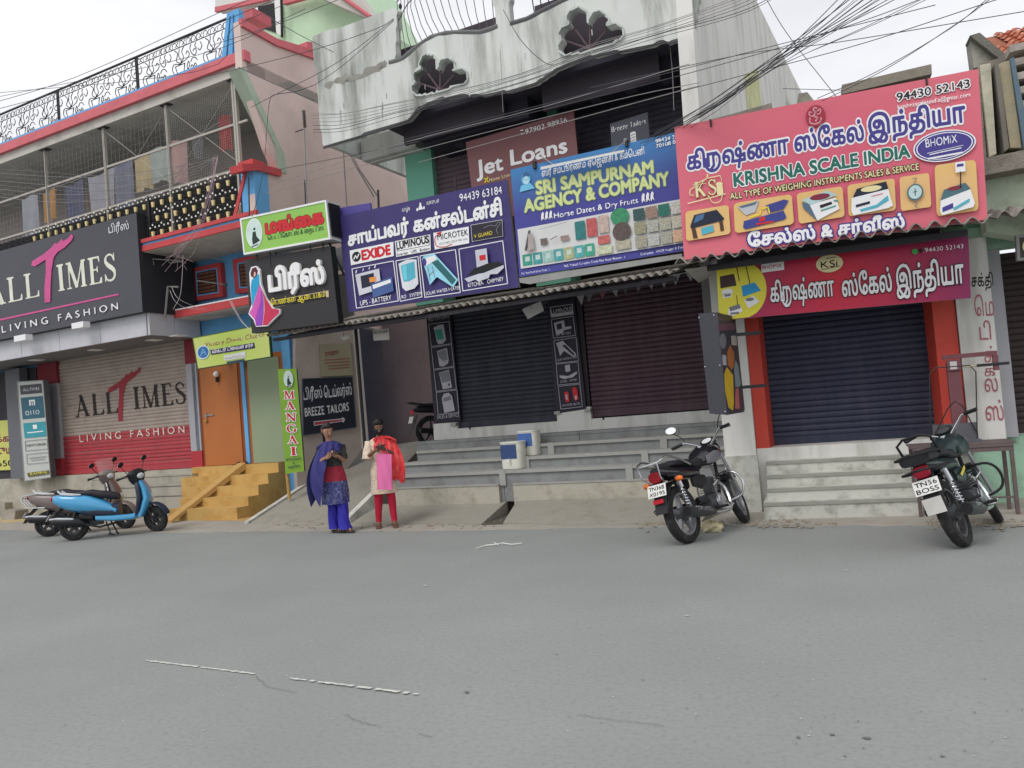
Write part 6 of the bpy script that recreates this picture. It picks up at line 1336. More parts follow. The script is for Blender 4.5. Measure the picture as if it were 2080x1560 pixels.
for y in (679, 786):
    mb = MB(); p = SBX.pt(1492 + (y > 700) * 12, y + 1); mb.hexa([p + Vector((-.02, -.02, -.02)), p + Vector((.3, .12, -.02)), p + Vector((.3, .12, .02)), p + Vector((-.02, -.02, .02)), p + Vector((-.02, .02, -.02)), p + Vector((.3, .16, -.02)), p + Vector((.3, .16, .02)), p + Vector((-.02, .02, .02))]); build(mb, 'bracket', IRON, sx)

# ---- letters painted down the pillar on the right
pp_ = Paint(PK, .462, KB); RP = M((168, 98, 106), .8, .3, 20)
pp_.text('சக்தி', (1974, 582), (2018, 580), 18, M((50, 44, 44), .7), bold=.05)
for t, x0, x1, y, h in (('ெம', 1981, 2020, 642, 28), ('டி', 1991, 2014, 690, 25), ('க்', 2000, 2022, 736, 22), ('க', 2000, 2022, 764, 16), ('ல்', 2001, 2028, 796, 26), ('ஸ்', 2003, 2040, 854, 28)): pp_.text(t, (x0, y), (x1, y - 1), h, RP, bold=.0 if y < 700 else -.0)
sr = Sign('sign_board', 'framed dark sign half cut off at the right edge under the corrugated canopy', PK, .9, [(2063, 478), (2200, 466), (2200, 522), (2066, 530)], .06, M((62, 58, 56), .5, .05, 2), edge=GREYM, frame=(.03, M((140, 140, 138), .6)))
sr.shape(CRM, [EL(Q((2076, 488), (2100, 485), (2102, 512), (2078, 515)), .5, .5, .5, .5)])
# papers and things hanging under the canopy
def hung(name, label, cat, px, d, m, lines=None):
    mb = MB(); PC.poly(mb, px, d, .006); o = thing(name, label, cat, PC.pt(*px[0], d)); build(mb, 'paper', m, o)
    P = Paint(PC, d + .001, o)
    for l, a, b, h in lines or (): P.text(l, a, b, h, BLK, bold=.03)
    mb = MB(); c = PC.pt((px[0][0] + px[1][0]) / 2, px[0][1], d); mb.tube([c, c + Vector((0, 0, .18))], .004, 4); build(mb, 'string', IRON, o)
hung('paper_notice', 'small handwritten white notice hanging from the canopy over the alley', 'notice', [(757, 670), (789, 667), (791, 690), (759, 692)], 1.5, M((186, 182, 176), .8), [('கைட வாடைகக்கு', (759, 678), (788, 675), 4)])
hung('hanging_lamp_panel', 'tilted white panel hanging under the canopy over the dark shutter', 'panel', [(1060, 628), (1098, 612), (1105, 631), (1072, 648)], 1.2, M((186, 186, 186), .6, .08, 5))
hung('hanging_lamp_panel', 'small square white lamp panel under the canopy beside the steel post', 'panel', [(690, 684), (707, 680), (712, 687), (697, 691)], 1.0, M((220, 220, 216), .5))
FL = [(1240, 586, (150, 148, 150)), (1262, 580, (96, 92, 98)), (1290, 574, (130, 126, 130)), (1312, 568, (176, 172, 176)), (1340, 564, (170, 168, 172)), (1366, 558, (176, 174, 176)), (1392, 554, (190, 186, 184)), (1215, 590, (140, 84, 90)), (1190, 596, (110, 104, 110)), (1170, 600, (150, 146, 150))]
for k, (x, y, c) in enumerate(FL):
    z = .95; mb = MB(); a = [PC.pt(x, y, z), PC.pt(x + 17, y - 3, z), PC.pt(x + 12 - (k % 3) * 3, y + 17 + (k * 7) % 6, z)]; mb.prism(a, [p - PC.n * .003 for p in a]); o = build(mb, 'pennant', M(c, .8, .06, 5))
    tag(o, 'small grey or red pennant strung under the canopy before the maroon shutter', 'pennant', 'pennants under the canopy')
mb = MB(); mb.tube([PC.pt(x, y, .95) for x, y in ((1160, 602), (1250, 584), (1330, 566), (1412, 550))], .004, 4); tag(build(mb, 'pennant_string', WH), 'thin string carrying the pennants under the canopy', 'string')
# ================================================================ VEHICLES
RUB = M((38, 38, 40), .85, .12, 20, dirt=(96, 92, 86), damt=.35, dscale=14); CHR = M((206, 208, 212), .18, .03, 5, metal=.9); ALU = M((168, 170, 174), .35, .06, 8, metal=.7); PLB = M((34, 35, 38), .5, .08, 8); ENG = M((96, 98, 102), .45, .15, 12, metal=.6); SEATM = M((40, 40, 46), .6, .06, 12); GLS = M((250, 250, 250), .05, .0, 1, metal=1.0); PLATE = M((222, 222, 218), .5, .03, 5)
def rev(mb, prof, c, n=28):
    """ring around the y axis through c; prof = closed list of (radius, y)"""
    k = len(prof); vs = []
    for i in range(n):
        a = 2 * math.pi * i / n
        vs += [(c[0] + r * math.cos(a), c[1] + y, c[2] + r * math.sin(a)) for r, y in prof]
    return mb.add(vs, [(i * k + j, i * k + (j + 1) % k, ((i + 1) % n) * k + (j + 1) % k, ((i + 1) % n) * k + j) for i in range(n) for j in range(k)])
def xf(mb, f): mb.v = [tuple(f(Vector(v))) for v in mb.v]; return mb
def steer(px, pz, rake, ang):
    """rotation about the raked steering axis through (px, 0, pz)"""
    ax = Vector((-math.sin(rake), 0, math.cos(rake))); R_ = Matrix.Rotation(ang, 3, ax); o = Vector((px, 0, pz))
    return lambda v: R_ @ (v - o) + o
def wheel(par, c, r, w, spk, rim_m, f=lambda v: v, rim_r=None, name='wheel'):
    rim_r = rim_r or r * .68; mb = MB()
    tw = r - rim_r; prof = [(rim_r, -w * .42), (rim_r + tw * .45, -w * .5), (r - tw * .18, -w * .42), (r - .004, -w * .2), (r, 0), (r - .004, w * .2), (r - tw * .18, w * .42), (rim_r + tw * .45, w * .5), (rim_r, w * .42)]
    rev(mb, prof, c, 36); t = build(xf(mb, f), 'wheel', RUB, par, smooth=True, local=True, label=None)
    mb = MB(); rev(mb, [(rim_r + .006, -w * .36), (rim_r + .006, w * .36), (rim_r - .022, w * .30), (rim_r - .03, 0), (rim_r - .022, -w * .30)], c, 36); rim = build(xf(mb, f), 'rim', rim_m, None, smooth=True); adopt(rim, t, par)
    mb = MB(); rev(mb, [(.012, -w * .5), (.045, -w * .42), (.045, w * .42), (.012, w * .5)], c, 14); h = build(xf(mb, f), 'hub', rim_m, None); adopt(h, t, par)
    mb = MB()
    if spk == 'wire':
        for k in range(18):
            a = 2 * math.pi * k / 18; b = a + .35 * (1 if k % 2 else -1); mb.tube([(c[0] + .04 * math.cos(a), c[1] + .02 * (1 if k % 2 else -1), c[2] + .04 * math.sin(a)), (c[0] + rim_r * math.cos(b), c[1], c[2] + rim_r * math.sin(b))], .003, 4)
        o = build(xf(mb, f), 'spokes', rim_m, None); o['kind'] = 'stuff'; adopt(o, t, par)
    else:
        for k in range(spk):
            a = 2 * math.pi * k / spk + .3; mb = MB(); u = Vector((math.cos(a), 0, math.sin(a))); v = Vector((-math.sin(a), 0, math.cos(a))); C_ = Vector(c)
            P = [C_ + u * .03 - v * .028, C_ + u * .03 + v * .028, C_ + u * (rim_r - .01) + v * .014, C_ + u * (rim_r - .01) - v * .014]
            y = Vector((0, w * .22, 0)); mb.prism([p - y for p in P], [p + y for p in P]); o = build(xf(mb, f), 'spoke', rim_m, None); adopt(o, t, par)
    return t
def adopt(o, part, root):
    """make o a sub-part: its vertices were given in the root's frame"""
    o.parent = part; o.location = Vector(o.location) - Vector(part.location)
def L_(mb, name, m, par, f=None, smooth=False):
    return build(xf(mb, f) if f else mb, name, m, par, smooth=smooth, local=True)
def plate(par, c, u, v, t1, t2, name='number_plate', m=None):
    """plate centred at c with half axes u (reading direction) and v (up); letters on its face"""
    c, u, v = Vector(c), Vector(u), Vector(v); n = u.cross(v).normalized(); mb = MB()
    P = [c - u - v, c + u - v, c + u + v, c - u + v]; mb.prism([p + n * .003 for p in P], [p - n * .003 for p in P]); pl = build(mb, name, m or PLATE, par, local=True)
    mb = MB()
    for s_, zz in ((t1, .12), (t2, -.78)):
        if not s_: continue
        vs, fs, x0, x1 = text2d(s_, .05, 14)
        mb.add([c + u * (-.86 + 1.72 * (x - x0) / (x1 - x0)) + v * (zz + .62 * y) + n * .005 for x, y in vs], fs)
    if mb.v: o = build(mb, 'lettering', BLK, None, fix=False); adopt(o, pl, par)
    return pl

def scooter(label, loc, head, lean, body, trim, st=-.6, windscreen=False, rack=False, rear=None):
    t = thing('scooter', label, 'scooter', loc, (lean, 0, head)); F_ = steer(.42, .6, math.radians(26), st)
    wheel(t, (-.62, 0, .225), .225, .10, 5, ALU if False else M((70, 72, 76), .4, .1, 8, metal=.5), rim_r=.135)
    wheel(t, (.64, 0, .225), .225, .095, 5, M((70, 72, 76), .4, .1, 8, metal=.5), F_, rim_r=.135)
    # rear body: a long shell that rises to the tail
    mb = MB(); mb.loft([((-.94, 0, .71), (0, .04, 0), (0, 0, .025), 2.4), ((-.88, 0, .68), (0, .11, 0), (0, 0, .075), 2.4), ((-.76, 0, .645), (0, .165, 0), (0, 0, .125), 2.6), ((-.55, 0, .60), (0, .195, 0), (0, 0, .165), 2.5), ((-.35, 0, .555), (0, .20, 0), (0, 0, .165), 2.4), ((-.15, 0, .50), (0, .18, 0), (0, 0, .13), 2.3), ((.06, 0, .42), (0, .14, 0), (0, 0, .06), 2.3)], 20)
    L_(mb, 'body_shell', body, t, smooth=True)
    mb = MB(); mb.loft([((-.45, 0, .45), (0, .17, 0), (0, 0, .07), 3), ((-.2, 0, .42), (0, .175, 0), (0, 0, .10), 3), ((.0, 0, .40), (0, .15, 0), (0, 0, .14), 3), ((.1, 0, .42), (0, .11, 0), (0, 0, .14), 3)], 16); L_(mb, 'lower_panel', trim, t, smooth=True)
    # floor board and its blue edge
    mb = MB(); mb.loft([((-.25, 0, .33), (0, .17, 0), (0, 0, .045), 4), ((.0, 0, .30), (0, .185, 0), (0, 0, .05), 4), ((.3, 0, .295), (0, .185, 0), (0, 0, .05), 4), ((.44, 0, .34), (0, .17, 0), (0, 0, .06), 4)], 16); L_(mb, 'floorboard', body, t, smooth=True)
    mb = MB(); mb.box(-.02, .36, -.13, .13, .345, .352); L_(mb, 'foot_mat', PLB, t)
    # leg shield
    mb = MB(); mb.loft([((.37, 0, .30), (0, .19, 0), (.04, 0, .02), 3), ((.40, 0, .42), (0, .215, 0), (.045, 0, 0), 3), ((.43, 0, .60), (0, .23, 0), (.05, 0, 0), 3), ((.41, 0, .76), (0, .22, 0), (.05, 0, .01), 3), ((.38, 0, .86), (0, .16, 0), (.045, 0, .02), 3)], 18); L_(mb, 'leg_shield', trim, t, smooth=True)
    mb = MB(); mb.loft([((.43, 0, .28), (0, .19, 0), (.05, 0, .02), 2.6), ((.48, 0, .42), (0, .20, 0), (.07, 0, .0), 2.4), ((.53, 0, .58), (0, .205, 0), (.08, 0, .0), 2.2), ((.50, 0, .72), (0, .20, 0), (.065, 0, .01), 2.2), ((.43, 0, .87), (0, .15, 0), (.04, 0, .02), 2.4)], 20); L_(mb, 'front_apron', body, t, smooth=True)
    mb = MB(); mb.ball((.585, 0, .60), (.03, .07, .06), 12, 6); L_(mb, 'front_lamp', M((214, 220, 226), .15, .02, 5), t, smooth=True)
    for s in (-1, 1): mb = MB(); mb.loft([((.50, s * .15, .66), (.0, .02, 0), (.03, 0, .05), 2), ((.55, s * .15, .68), (0, .012, 0), (.0, 0, .03), 2)], 10); L_(mb, 'indicator', M((230, 200, 170), .2), t, smooth=True)
    # fender, fork, headset, bars
    mb = MB()
    for k in range(9): pass
    secs = []
    for k in range(10):
        a = math.radians(150 - k * 15); secs.append(((.64 + .262 * math.cos(a), 0, .235 + .262 * math.sin(a)), (0, .065, 0), (.012 * math.cos(a), 0, .012 * math.sin(a)), 2.5))
    mb.loft(secs, 12); L_(mb, 'front_fender', trim if not rack else body, t, F_, smooth=True)
    for s in (-1, 1): mb = MB(); mb.tube([(.48, s * .06, .60), (.66, s * .075, .225)], .017, 8); L_(mb, 'fork', IRON, t, F_, smooth=True)
    mb = MB(); mb.loft([((.40, 0, .84), (0, .09, 0), (.07, 0, .0), 2.6), ((.40, 0, .93), (0, .15, 0), (.09, 0, .02), 2.4), ((.385, 0, 1.02), (0, .17, 0), (.085, 0, .02), 2.4), ((.36, 0, 1.07), (0, .11, 0), (.05, 0, .02), 2.4)], 18); L_(mb, 'headset', PLB if not rack else body, t, F_, smooth=True)
    mb = MB(); mb.ball((.47, 0, .97), (.04, .085, .05), 12, 6); L_(mb, 'headlight', M((206, 212, 216), .15, .02, 5), t, F_, smooth=True)
    for s in (-1, 1):
        mb = MB(); mb.tube([(.37, s * .12, 1.01), (.30, s * .34, .98)], .018, 8); L_(mb, 'grip', BLACK, t, F_, smooth=True)
        mb = MB(); mb.tube([(.36, s * .20, 1.0), (.33, s * .36, 1.01)], .006, 5); L_(mb, 'brake_lever', ALU, t, F_)
        mb = MB(); mb.tube([(.37, s * .16, 1.03), (.36, s * .24, 1.14), (.35, s * .26, 1.18)], .006, 5); st_ = L_(mb, 'mirror_stalk', BLACK, t, F_)
        mb = MB(); mb.loft([((.36, s * .27, 1.22), (0, .062, .01), (0, -.006, .042), 2.2), ((.375, s * .27, 1.22), (0, .05, .01), (0, -.005, .034), 2.2)], 14); L_(mb, 'mirror', BLACK, t, F_, smooth=True)
        mb = MB(); mb.loft([((.346, s * .27, 1.222), (0, .058, .01), (.014, -.006, .04), 2.2), ((.35, s * .27, 1.222), (0, .058, .01), (.014, -.006, .04), 2.2)], 14); L_(mb, 'mirror_glass', GLS, t, F_)
    # seat, rail, tail lamp
    mb = MB(); mb.loft([((-.60, 0, .745), (0, .08, 0), (0, 0, .02), 3), ((-.52, 0, .75), (0, .125, 0), (0, 0, .04), 3), ((-.32, 0, .745), (0, .145, 0), (0, 0, .06), 3), ((-.22, 0, .715), (0, .15, 0), (0, 0, .065), 3), ((-.05, 0, .685), (0, .135, 0), (0, 0, .07), 3), ((.08, 0, .65), (0, .09, 0), (0, 0, .05), 3)], 18); L_(mb, 'seat', SEATM, t, smooth=True)
    for s in (-1, 1): mb = MB(); mb.loft([((-.46, s * .15, .73), (0, .016, 0), (0, 0, .012), 3), ((-.62, s * .155, .745), (0, .02, 0), (0, 0, .02), 3), ((-.76, s * .13, .77), (0, .02, 0), (0, 0, .02), 3), ((-.82, s * .10, .82), (0, .018, 0), (0, 0, .02), 3)], 8); L_(mb, 'grab_rail', M((206, 208, 210), .35, .03, 3), t, smooth=True)
    mb = MB(); mb.ball((-.92, 0, .70), (.035, .09, .04), 12, 6); L_(mb, 'tail_lamp', M((170, 30, 36), .2), t, smooth=True)
    mb = MB(); mb.loft([((-.80, 0, .52), (0, .10, 0), (0, 0, .02), 3), ((-.92, 0, .40), (0, .09, 0), (.01, 0, .01), 3), ((-1.0, 0, .27), (0, .075, 0), (.01, 0, .005), 3)], 10); L_(mb, 'rear_mudguard', PLB, t, smooth=True)
    plate(t, (-.975, 0, .40), (0, -.10, 0), (.03, 0, .05), '', '')
    # engine, exhaust, stand
    mb = MB(); mb.loft([((-.82, .09, .27), (0, .04, 0), (0, 0, .06), 3), ((-.5, .10, .29), (0, .06, 0), (0, 0, .09), 3), ((-.2, .08, .30), (0, .07, 0), (0, 0, .08), 3)], 12); L_(mb, 'engine_case', ENG, t, smooth=True)
    mb = MB(); mb.loft([((-.5, -.02, .38), (0, .12, 0), (0, 0, .06), 3), ((-.3, -.02, .36), (0, .13, 0), (0, 0, .07), 3)], 12); L_(mb, 'air_box', PLB, t, smooth=True)
    mb = MB(); mb.loft([((-.90, -.15, .32), (0, .035, 0), (0, 0, .035), 2), ((-.86, -.15, .325), (0, .065, 0), (0, 0, .065), 2), ((-.5, -.15, .29), (0, .065, 0), (0, 0, .07), 2), ((-.42, -.14, .25), (0, .03, 0), (0, 0, .03), 2)], 14); ex = L_(mb, 'exhaust', PLB, t, smooth=True)
    mb = MB(); mb.tube([(-.44, -.14, .25), (-.2, -.12, .18), (.02, -.05, .22)], .018, 8); L_(mb, 'exhaust_pipe', PLB, t, smooth=True)
    mb = MB(); mb.loft([((-.93, -.152, .372), (0, .03, 0), (0, 0, .018), 3), ((-.80, -.168, .372), (0, .036, 0), (0, 0, .026), 3), ((-.60, -.172, .35), (0, .036, 0), (0, 0, .022), 3), ((-.54, -.165, .335), (0, .02, 0), (0, 0, .01), 3)], 12); L_(mb, 'heat_shield', CHR, t, smooth=True)
    mb = MB(); mb.tube([(-.08, .07, .26), (-.02, .2, .06 + .0)], .012, 6); mb.tube([(-.02, .17, .06), (-.02, .25, .04)], .015, 6); L_(mb, 'side_stand', IRON, t)
    mb = MB(); mb.tube([(-.12, -.06, .26), (-.04, -.1, .04)], .012, 6); mb.tube([(-.08, -.12, .05), (.02, -.1, .03)], .014, 6); L_(mb, 'kick_lever', IRON, t)
    mb = MB(); mb.tube([(-.62, -.13, .22), (-.55, -.13, .5)], .022, 8); L_(mb, 'shock_absorber', IRON, t)
    if windscreen:
        mb = MB(); mb.grid(lambda u, v: (.45 - .10 * v + .03 * (1 - abs(2 * u - 1)), (u - .5) * (.40 - .06 * v), 1.02 + .26 * v), 6, 3); sc = L_(mb, 'windscreen', M((226, 206, 206), .08, .02, 3, alpha=.30), t, F_, smooth='all')
        mb = MB(); mb.loft([((.44, -.2, .50), (.0, .008, 0), (.012, 0, 0), 2), ((.46, -.235, .62), (.0, .008, 0), (.014, 0, 0), 2), ((.40, -.19, .84), (.0, .008, 0), (.012, 0, 0), 2)], 8); L_(mb, 'chrome_strip', CHR, t, smooth=True)
    if rack:
        for y in (-.12, 0, .12): mb = MB(); mb.tube([(-.72, y, .76), (-.98, y, .74), (-1.0, y, .66), (-.92, y, .56)], .011, 6); L_(mb, 'rear_guard', CHR, t, smooth=True)
        mb = MB(); mb.tube([(-1.0, -.14, .70), (-1.02, 0, .70), (-1.0, .14, .70)], .011, 6); L_(mb, 'rear_guard', CHR, t, smooth=True)
        mb = MB(); mb.tube([(-.93, -.16, .55), (-.9, -.2, .52), (-.6, -.2, .5)], .011, 6); L_(mb, 'rear_guard', CHR, t, smooth=True)
    return t
def place(a, b):
    """rear and front ground contacts -> location, heading"""
    d = b - a; h = math.atan2(d.y, d.x); c = a + d.normalized() * .63; return (c.x, c.y, 0), h
lc, hd = place(gz(150, 1098), gz(332, 1079))
scooter('glossy sky blue scooter parked at the kerb in front of the brown one', lc, hd, math.radians(-5), M((70, 158, 206), .22, .03, 3, coat=.6, spec=.5), M((40, 48, 66), .4, .05, 5), st=-.55)
lc, hd = place(gz(98, 1090), gz(290, 1071))
scooter('brown grey scooter with windscreen and chrome rear guard, half hidden behind the blue one', lc, hd, math.radians(-5), M((120, 108, 104), .35, .04, 3, coat=.3), M((72, 64, 62), .45, .05, 5), st=-.5, windscreen=True, rack=True)

def motorcycle(label, loc, head, lean, tank, side, wire=False, st=.25, plates=('TN36B', 'X0195'), carrier=False, seatc=None, tail=(140, 24, 34), dusty=False):
    t = thing('motorcycle', label, 'motorcycle', loc, (lean, 0, head)); F_ = steer(.50, .6, math.radians(27), st)
    al = M((150, 152, 156), .4, .06, 8, metal=.6) if not wire else M((96, 96, 98), .5, .1, 8, metal=.5)
    wheel(t, (-.62, 0, .305), .305, .10, 'wire' if wire else 5, al, rim_r=.225); wheel(t, (.66, 0, .305), .305, .085, 'wire' if wire else 5, al, F_, rim_r=.23)
    mb = MB(); rev(mb, [(.02, -.05), (.075, -.045), (.075, .045), (.02, .05)], (-.62, 0, .305), 18); L_(mb, 'brake_drum', ENG, t, smooth=True)
    # frame
    for pts, r in (([(.44, 0, .88), (.36, 0, .55), (.22, 0, .28), (-.1, 0, .27), (-.22, 0, .42)], .02), ([(.44, 0, .84), (.1, 0, .76), (-.2, 0, .70), (-.75, 0, .76)], .02)):
        mb = MB(); mb.tube(spl(pts, 4), r, 8); L_(mb, 'frame_tube', BLACK, t, smooth=True)
    for s in (-1, 1):
        mb = MB(); mb.tube([(-.22, s * .07, .36), (-.62, s * .085, .305)], .018, 8); L_(mb, 'swing_arm', BLACK, t)
        mb = MB(); mb.tube([(-.70, s * .11, .70), (-.60, s * .115, .34)], .014, 8); sh = L_(mb, 'shock_absorber', CHR, t, smooth=True)
        mb = MB(); mb.tube([(-.70 + .1 * .1, s * .11, .70), (-.665, s * .113, .58)], .030, 10); o = build(mb, 'shock_cover', CHR, None, smooth=True); adopt(o, sh, t)
        mb = MB(); n = 56; P = []
        for k in range(n): a = k * 2 * math.pi / 9; u = k / n; P.append((-.665 + .05 * u + .028 * math.cos(a), s * .113 + .028 * math.sin(a), .57 - .19 * u))
        mb.tube(P, .0065, 5); o = build(mb, 'spring', CHR, None, smooth=True); adopt(o, sh, t)
        mb = MB(); mb.tube([(.36 + .13, s * .085, .86), (.66, s * .085, .305)], .019, 8); L_(mb, 'fork_leg', ALU, t, F_, smooth=True)
        mb = MB(); mb.tube([(.43, s * .02, .95), (.40, s * .12, 1.02), (.34, s * .22, 1.09), (.26, s * .34, 1.08)], .012, 8); hb = L_(mb, 'handlebar', CHR, t, F_, smooth=True)
        mb = MB(); mb.tube([(.32, s * .245, 1.088), (.25, s * .36, 1.078)], .018, 8); L_(mb, 'grip', BLACK, t, F_, smooth=True)
        mb = MB(); mb.tube([(.37, s * .23, 1.08), (.33, s * .36, 1.06)], .006, 5); L_(mb, 'lever', ALU, t, F_)
    mb = MB(); secs = []
    for k in range(9): a = math.radians(140 - k * 12); secs.append(((.66 + .335 * math.cos(a), 0, .305 + .335 * math.sin(a)), (0, .062, 0), (.010 * math.cos(a), 0, .010 * math.sin(a)), 2.5))
    mb.loft(secs, 12); L_(mb, 'front_fender', tank, t, F_, smooth=True)
    mb = MB(); secs = []
    for k in range(9): a = math.radians(60 + k * 13); secs.append(((-.62 + .35 * math.cos(a), 0, .305 + .35 * math.sin(a)), (0, .078, 0), (.010 * math.cos(a), 0, .010 * math.sin(a)), 2.5))
    mb.loft(secs, 12); L_(mb, 'rear_fender', BLACK, t, smooth=True)
    # tank
    mb = MB(); mb.loft([((-.02, 0, .80), (0, .09, 0), (0, 0, .05), 2.4), ((.06, 0, .83), (0, .135, 0), (0, 0, .095), 2.4), ((.20, 0, .86), (0, .165, 0), (0, 0, .125), 2.4), ((.34, 0, .865), (0, .155, 0), (0, 0, .11), 2.3), ((.42, 0, .86), (0, .09, 0), (0, 0, .06), 2.3)], 20); tk = L_(mb, 'fuel_tank', tank, t, smooth=True)
    for s in (-1, 1): mb = MB(); mb.loft([((.02, s * .128, .80), (.0, .012, 0), (0, 0, .045), 2.2), ((.16, s * .160, .82), (0, .014, 0), (0, 0, .065), 2.2), ((.30, s * .147, .84), (0, .012, 0), (0, 0, .05), 2.2)], 12); L_(mb, 'tank_panel', side, t, smooth=True)
    mb = MB(); mb.loft([((.18, 0, .965), (.03, 0, 0), (0, .03, 0), 2), ((.18, 0, .975), (.028, 0, 0), (0, .028, 0), 2)], 12); L_(mb, 'fuel_cap', CHR, t)
    # seat and tail
    mb = MB(); mb.loft([((-.72, 0, .83), (0, .08, 0), (0, 0, .02), 3), ((-.66, 0, .84), (0, .12, 0), (0, 0, .035), 3), ((-.40, 0, .825), (0, .135, 0), (0, 0, .04), 3), ((-.30, 0, .79), (0, .135, 0), (0, 0, .04), 3), ((-.1, 0, .785), (0, .11, 0), (0, 0, .04), 3), ((.0, 0, .80), (0, .07, 0), (0, 0, .03), 3)], 18); L_(mb, 'seat', seatc or SEATM, t, smooth=True)
    mb = MB(); mb.loft([((-.90, 0, .79), (0, .06, 0), (0, 0, .04), 2.6), ((-.78, 0, .76), (0, .11, 0), (0, 0, .065), 2.6), ((-.5, 0, .73), (0, .13, 0), (0, 0, .075), 2.6), ((-.2, 0, .70), (0, .12, 0), (0, 0, .07), 2.6)], 16); L_(mb, 'tail_cowl', tank, t, smooth=True)
    for s in (-1, 1):
        mb = MB(); mb.loft([((-.40, s * .10, .60), (.0, .015, 0), (0, 0, .05), 2.4), ((-.26, s * .115, .59), (0, .02, 0), (0, 0, .08), 2.4), ((-.12, s * .11, .60), (0, .015, 0), (0, 0, .05), 2.4)], 14); L_(mb, 'side_panel', PLB if not wire else tank, t, smooth=True)
        if wire: continue
        mb = MB(); mb.tube([(-.80, s * .06, .67), (-.80, s * .17, .67)], .008, 6); ind = L_(mb, 'indicator', BLACK, t); mb = MB(); mb.ball((-.81, s * .20, .67), (.03, .045, .03), 10, 6); o = build(mb, 'lens', M((226, 110, 40), .2), None, smooth=True); adopt(o, ind, t)
    mb = MB(); mb.loft([((-.93, 0, .73), (0, .075, 0), (0, 0, .06), 3), ((-.95, 0, .73), (0, .07, 0), (0, 0, .05), 3)], 14); L_(mb, 'tail_lamp', M(tail, .15, .05, 6), t, smooth=True)
    # mudguard flap, plate
    mb = MB(); mb.hexa([(-.90, -.07, .68), (-.90, .07, .68), (-.88, .075, .72), (-.88, -.075, .72), (-1.0, -.07, .36), (-1.0, .07, .36), (-.985, .075, .36), (-.985, -.075, .36)]); L_(mb, 'mudguard_flap', PLB, t)
    plate(t, (-.965, 0, .60), (0, -.11, 0), (.022, 0, .062), *plates)
    mb = MB(); mb.box(-1.0, -.99, -.06, .06, .47, .51) if not wire else mb.box(-1.0, -.985, -.08, .08, .36, .50); L_(mb, 'reflector', M((190, 30, 50), .3) if not wire else M((196, 194, 188), .6), t)
    # rear rail
    if carrier:
        for z_, k in ((.84, 0), (.70, 1)):
            mb = MB(); P = [(-.55, -.15, z_ + .03), (-.8, -.17, z_ + .03), (-1.0, -.15, z_ + .04), (-1.06, 0, z_ + .05), (-1.0, .15, z_ + .04), (-.8, .17, z_ + .03), (-.55, .15, z_ + .03)]; mb.tube(P if not k else [(x * .97, y * 1.0, z - .0) for x, y, z in P], .012, 7); L_(mb, 'carrier_rail', BLACK, t, smooth=True)
        mb = MB(); mb.tube([(-.70, -.15, .84), (-.78, -.15, 1.0), (-.80, -.08, 1.04), (-.80, .08, 1.04), (-.78, .15, 1.0), (-.70, .15, .84)], .012, 7); L_(mb, 'carrier_rail', BLACK, t, smooth=True)
        mb = MB(); mb.loft([((-.72, 0, .85), (0, .14, 0), (0, 0, .06), 4), ((-.98, 0, .85), (0, .13, 0), (0, 0, .055), 4)], 14); L_(mb, 'carrier_box', PLB, t, smooth=True)
    else:
        mb = MB(); mb.tube(spl([(-.42, -.15, .79), (-.6, -.155, .86), (-.85, -.15, .92), (-1.0, -.13, .88), (-1.03, 0, .87), (-1.0, .13, .88), (-.85, .15, .92), (-.6, .155, .86), (-.42, .15, .79)], 4), .012, 8); L_(mb, 'grab_rail', CHR, t, smooth=True)
        for y in (-.08, -.03, .03, .08): mb = MB(); mb.tube([(-.78, y, .87), (-1.02, y, .86)], .006, 5); L_(mb, 'rack_bar', CHR, t)
        mb = MB(); mb.tube([(-1.02, -.12, .87), (-1.0, -.11, .74), (-.92, -.08, .68)], .007, 5); mb.tube([(-1.02, .12, .87), (-1.0, .11, .74), (-.92, .08, .68)], .007, 5); L_(mb, 'rack_stay', CHR, t)
    # engine with fins, pipes, exhaust on the right
    mb = MB(); mb.loft([((-.12, 0, .34), (0, .11, 0), (0, 0, .09), 3), ((.10, 0, .34), (0, .13, 0), (0, 0, .10), 3), ((.2, 0, .36), (0, .09, 0), (0, 0, .07), 3)], 14); L_(mb, 'crankcase', ENG, t, smooth=True)
    mb = MB(); mb.loft([((.06, -.12, .34), (.08, 0, 0), (0, 0, .08), 2), ((.06, -.15, .34), (.06, 0, 0), (0, 0, .06), 2)], 16); L_(mb, 'clutch_cover', ALU, t, smooth=True)
    for k in range(6): mb = MB(); x = .10 + .02 * k; mb.box(x - .08, x + .08, -.085, .085, .45 + k * .026, .462 + k * .026); L_(mb, 'cooling_fin', ENG, t)
    mb = MB(); mb.box(.06, .18, -.05, .05, .42, .62); L_(mb, 'cylinder', ENG, t)
    mb = MB(); mb.tube(spl([(.26, -.03, .56), (.33, -.08, .44), (.24, -.13, .24), (.0, -.15, .22), (-.25, -.16, .24)], 4), .02, 8); L_(mb, 'exhaust_pipe', CHR, t, smooth=True)
    mb = MB(); mb.loft([((-.22, -.165, .245), (0, .03, 0), (0, 0, .03), 2), ((-.36, -.17, .26), (0, .048, 0), (0, 0, .05), 2), ((-.72, -.18, .31), (0, .056, 0), (0, 0, .058), 2), ((-.80, -.18, .325), (0, .055, 0), (0, 0, .058), 2)], 16); mf = L_(mb, 'muffler', M((70, 70, 74), .4, .06, 6, metal=.5), t, smooth=True)
    mb = MB(); mb.loft([((-.795, -.18, .325), (0, .045, 0), (0, 0, .048), 2), ((-.806, -.18, .327), (0, .045, 0), (0, 0, .048), 2)], 14); o = build(mb, 'muffler_end', BLACK, None); adopt(o, mf, t)
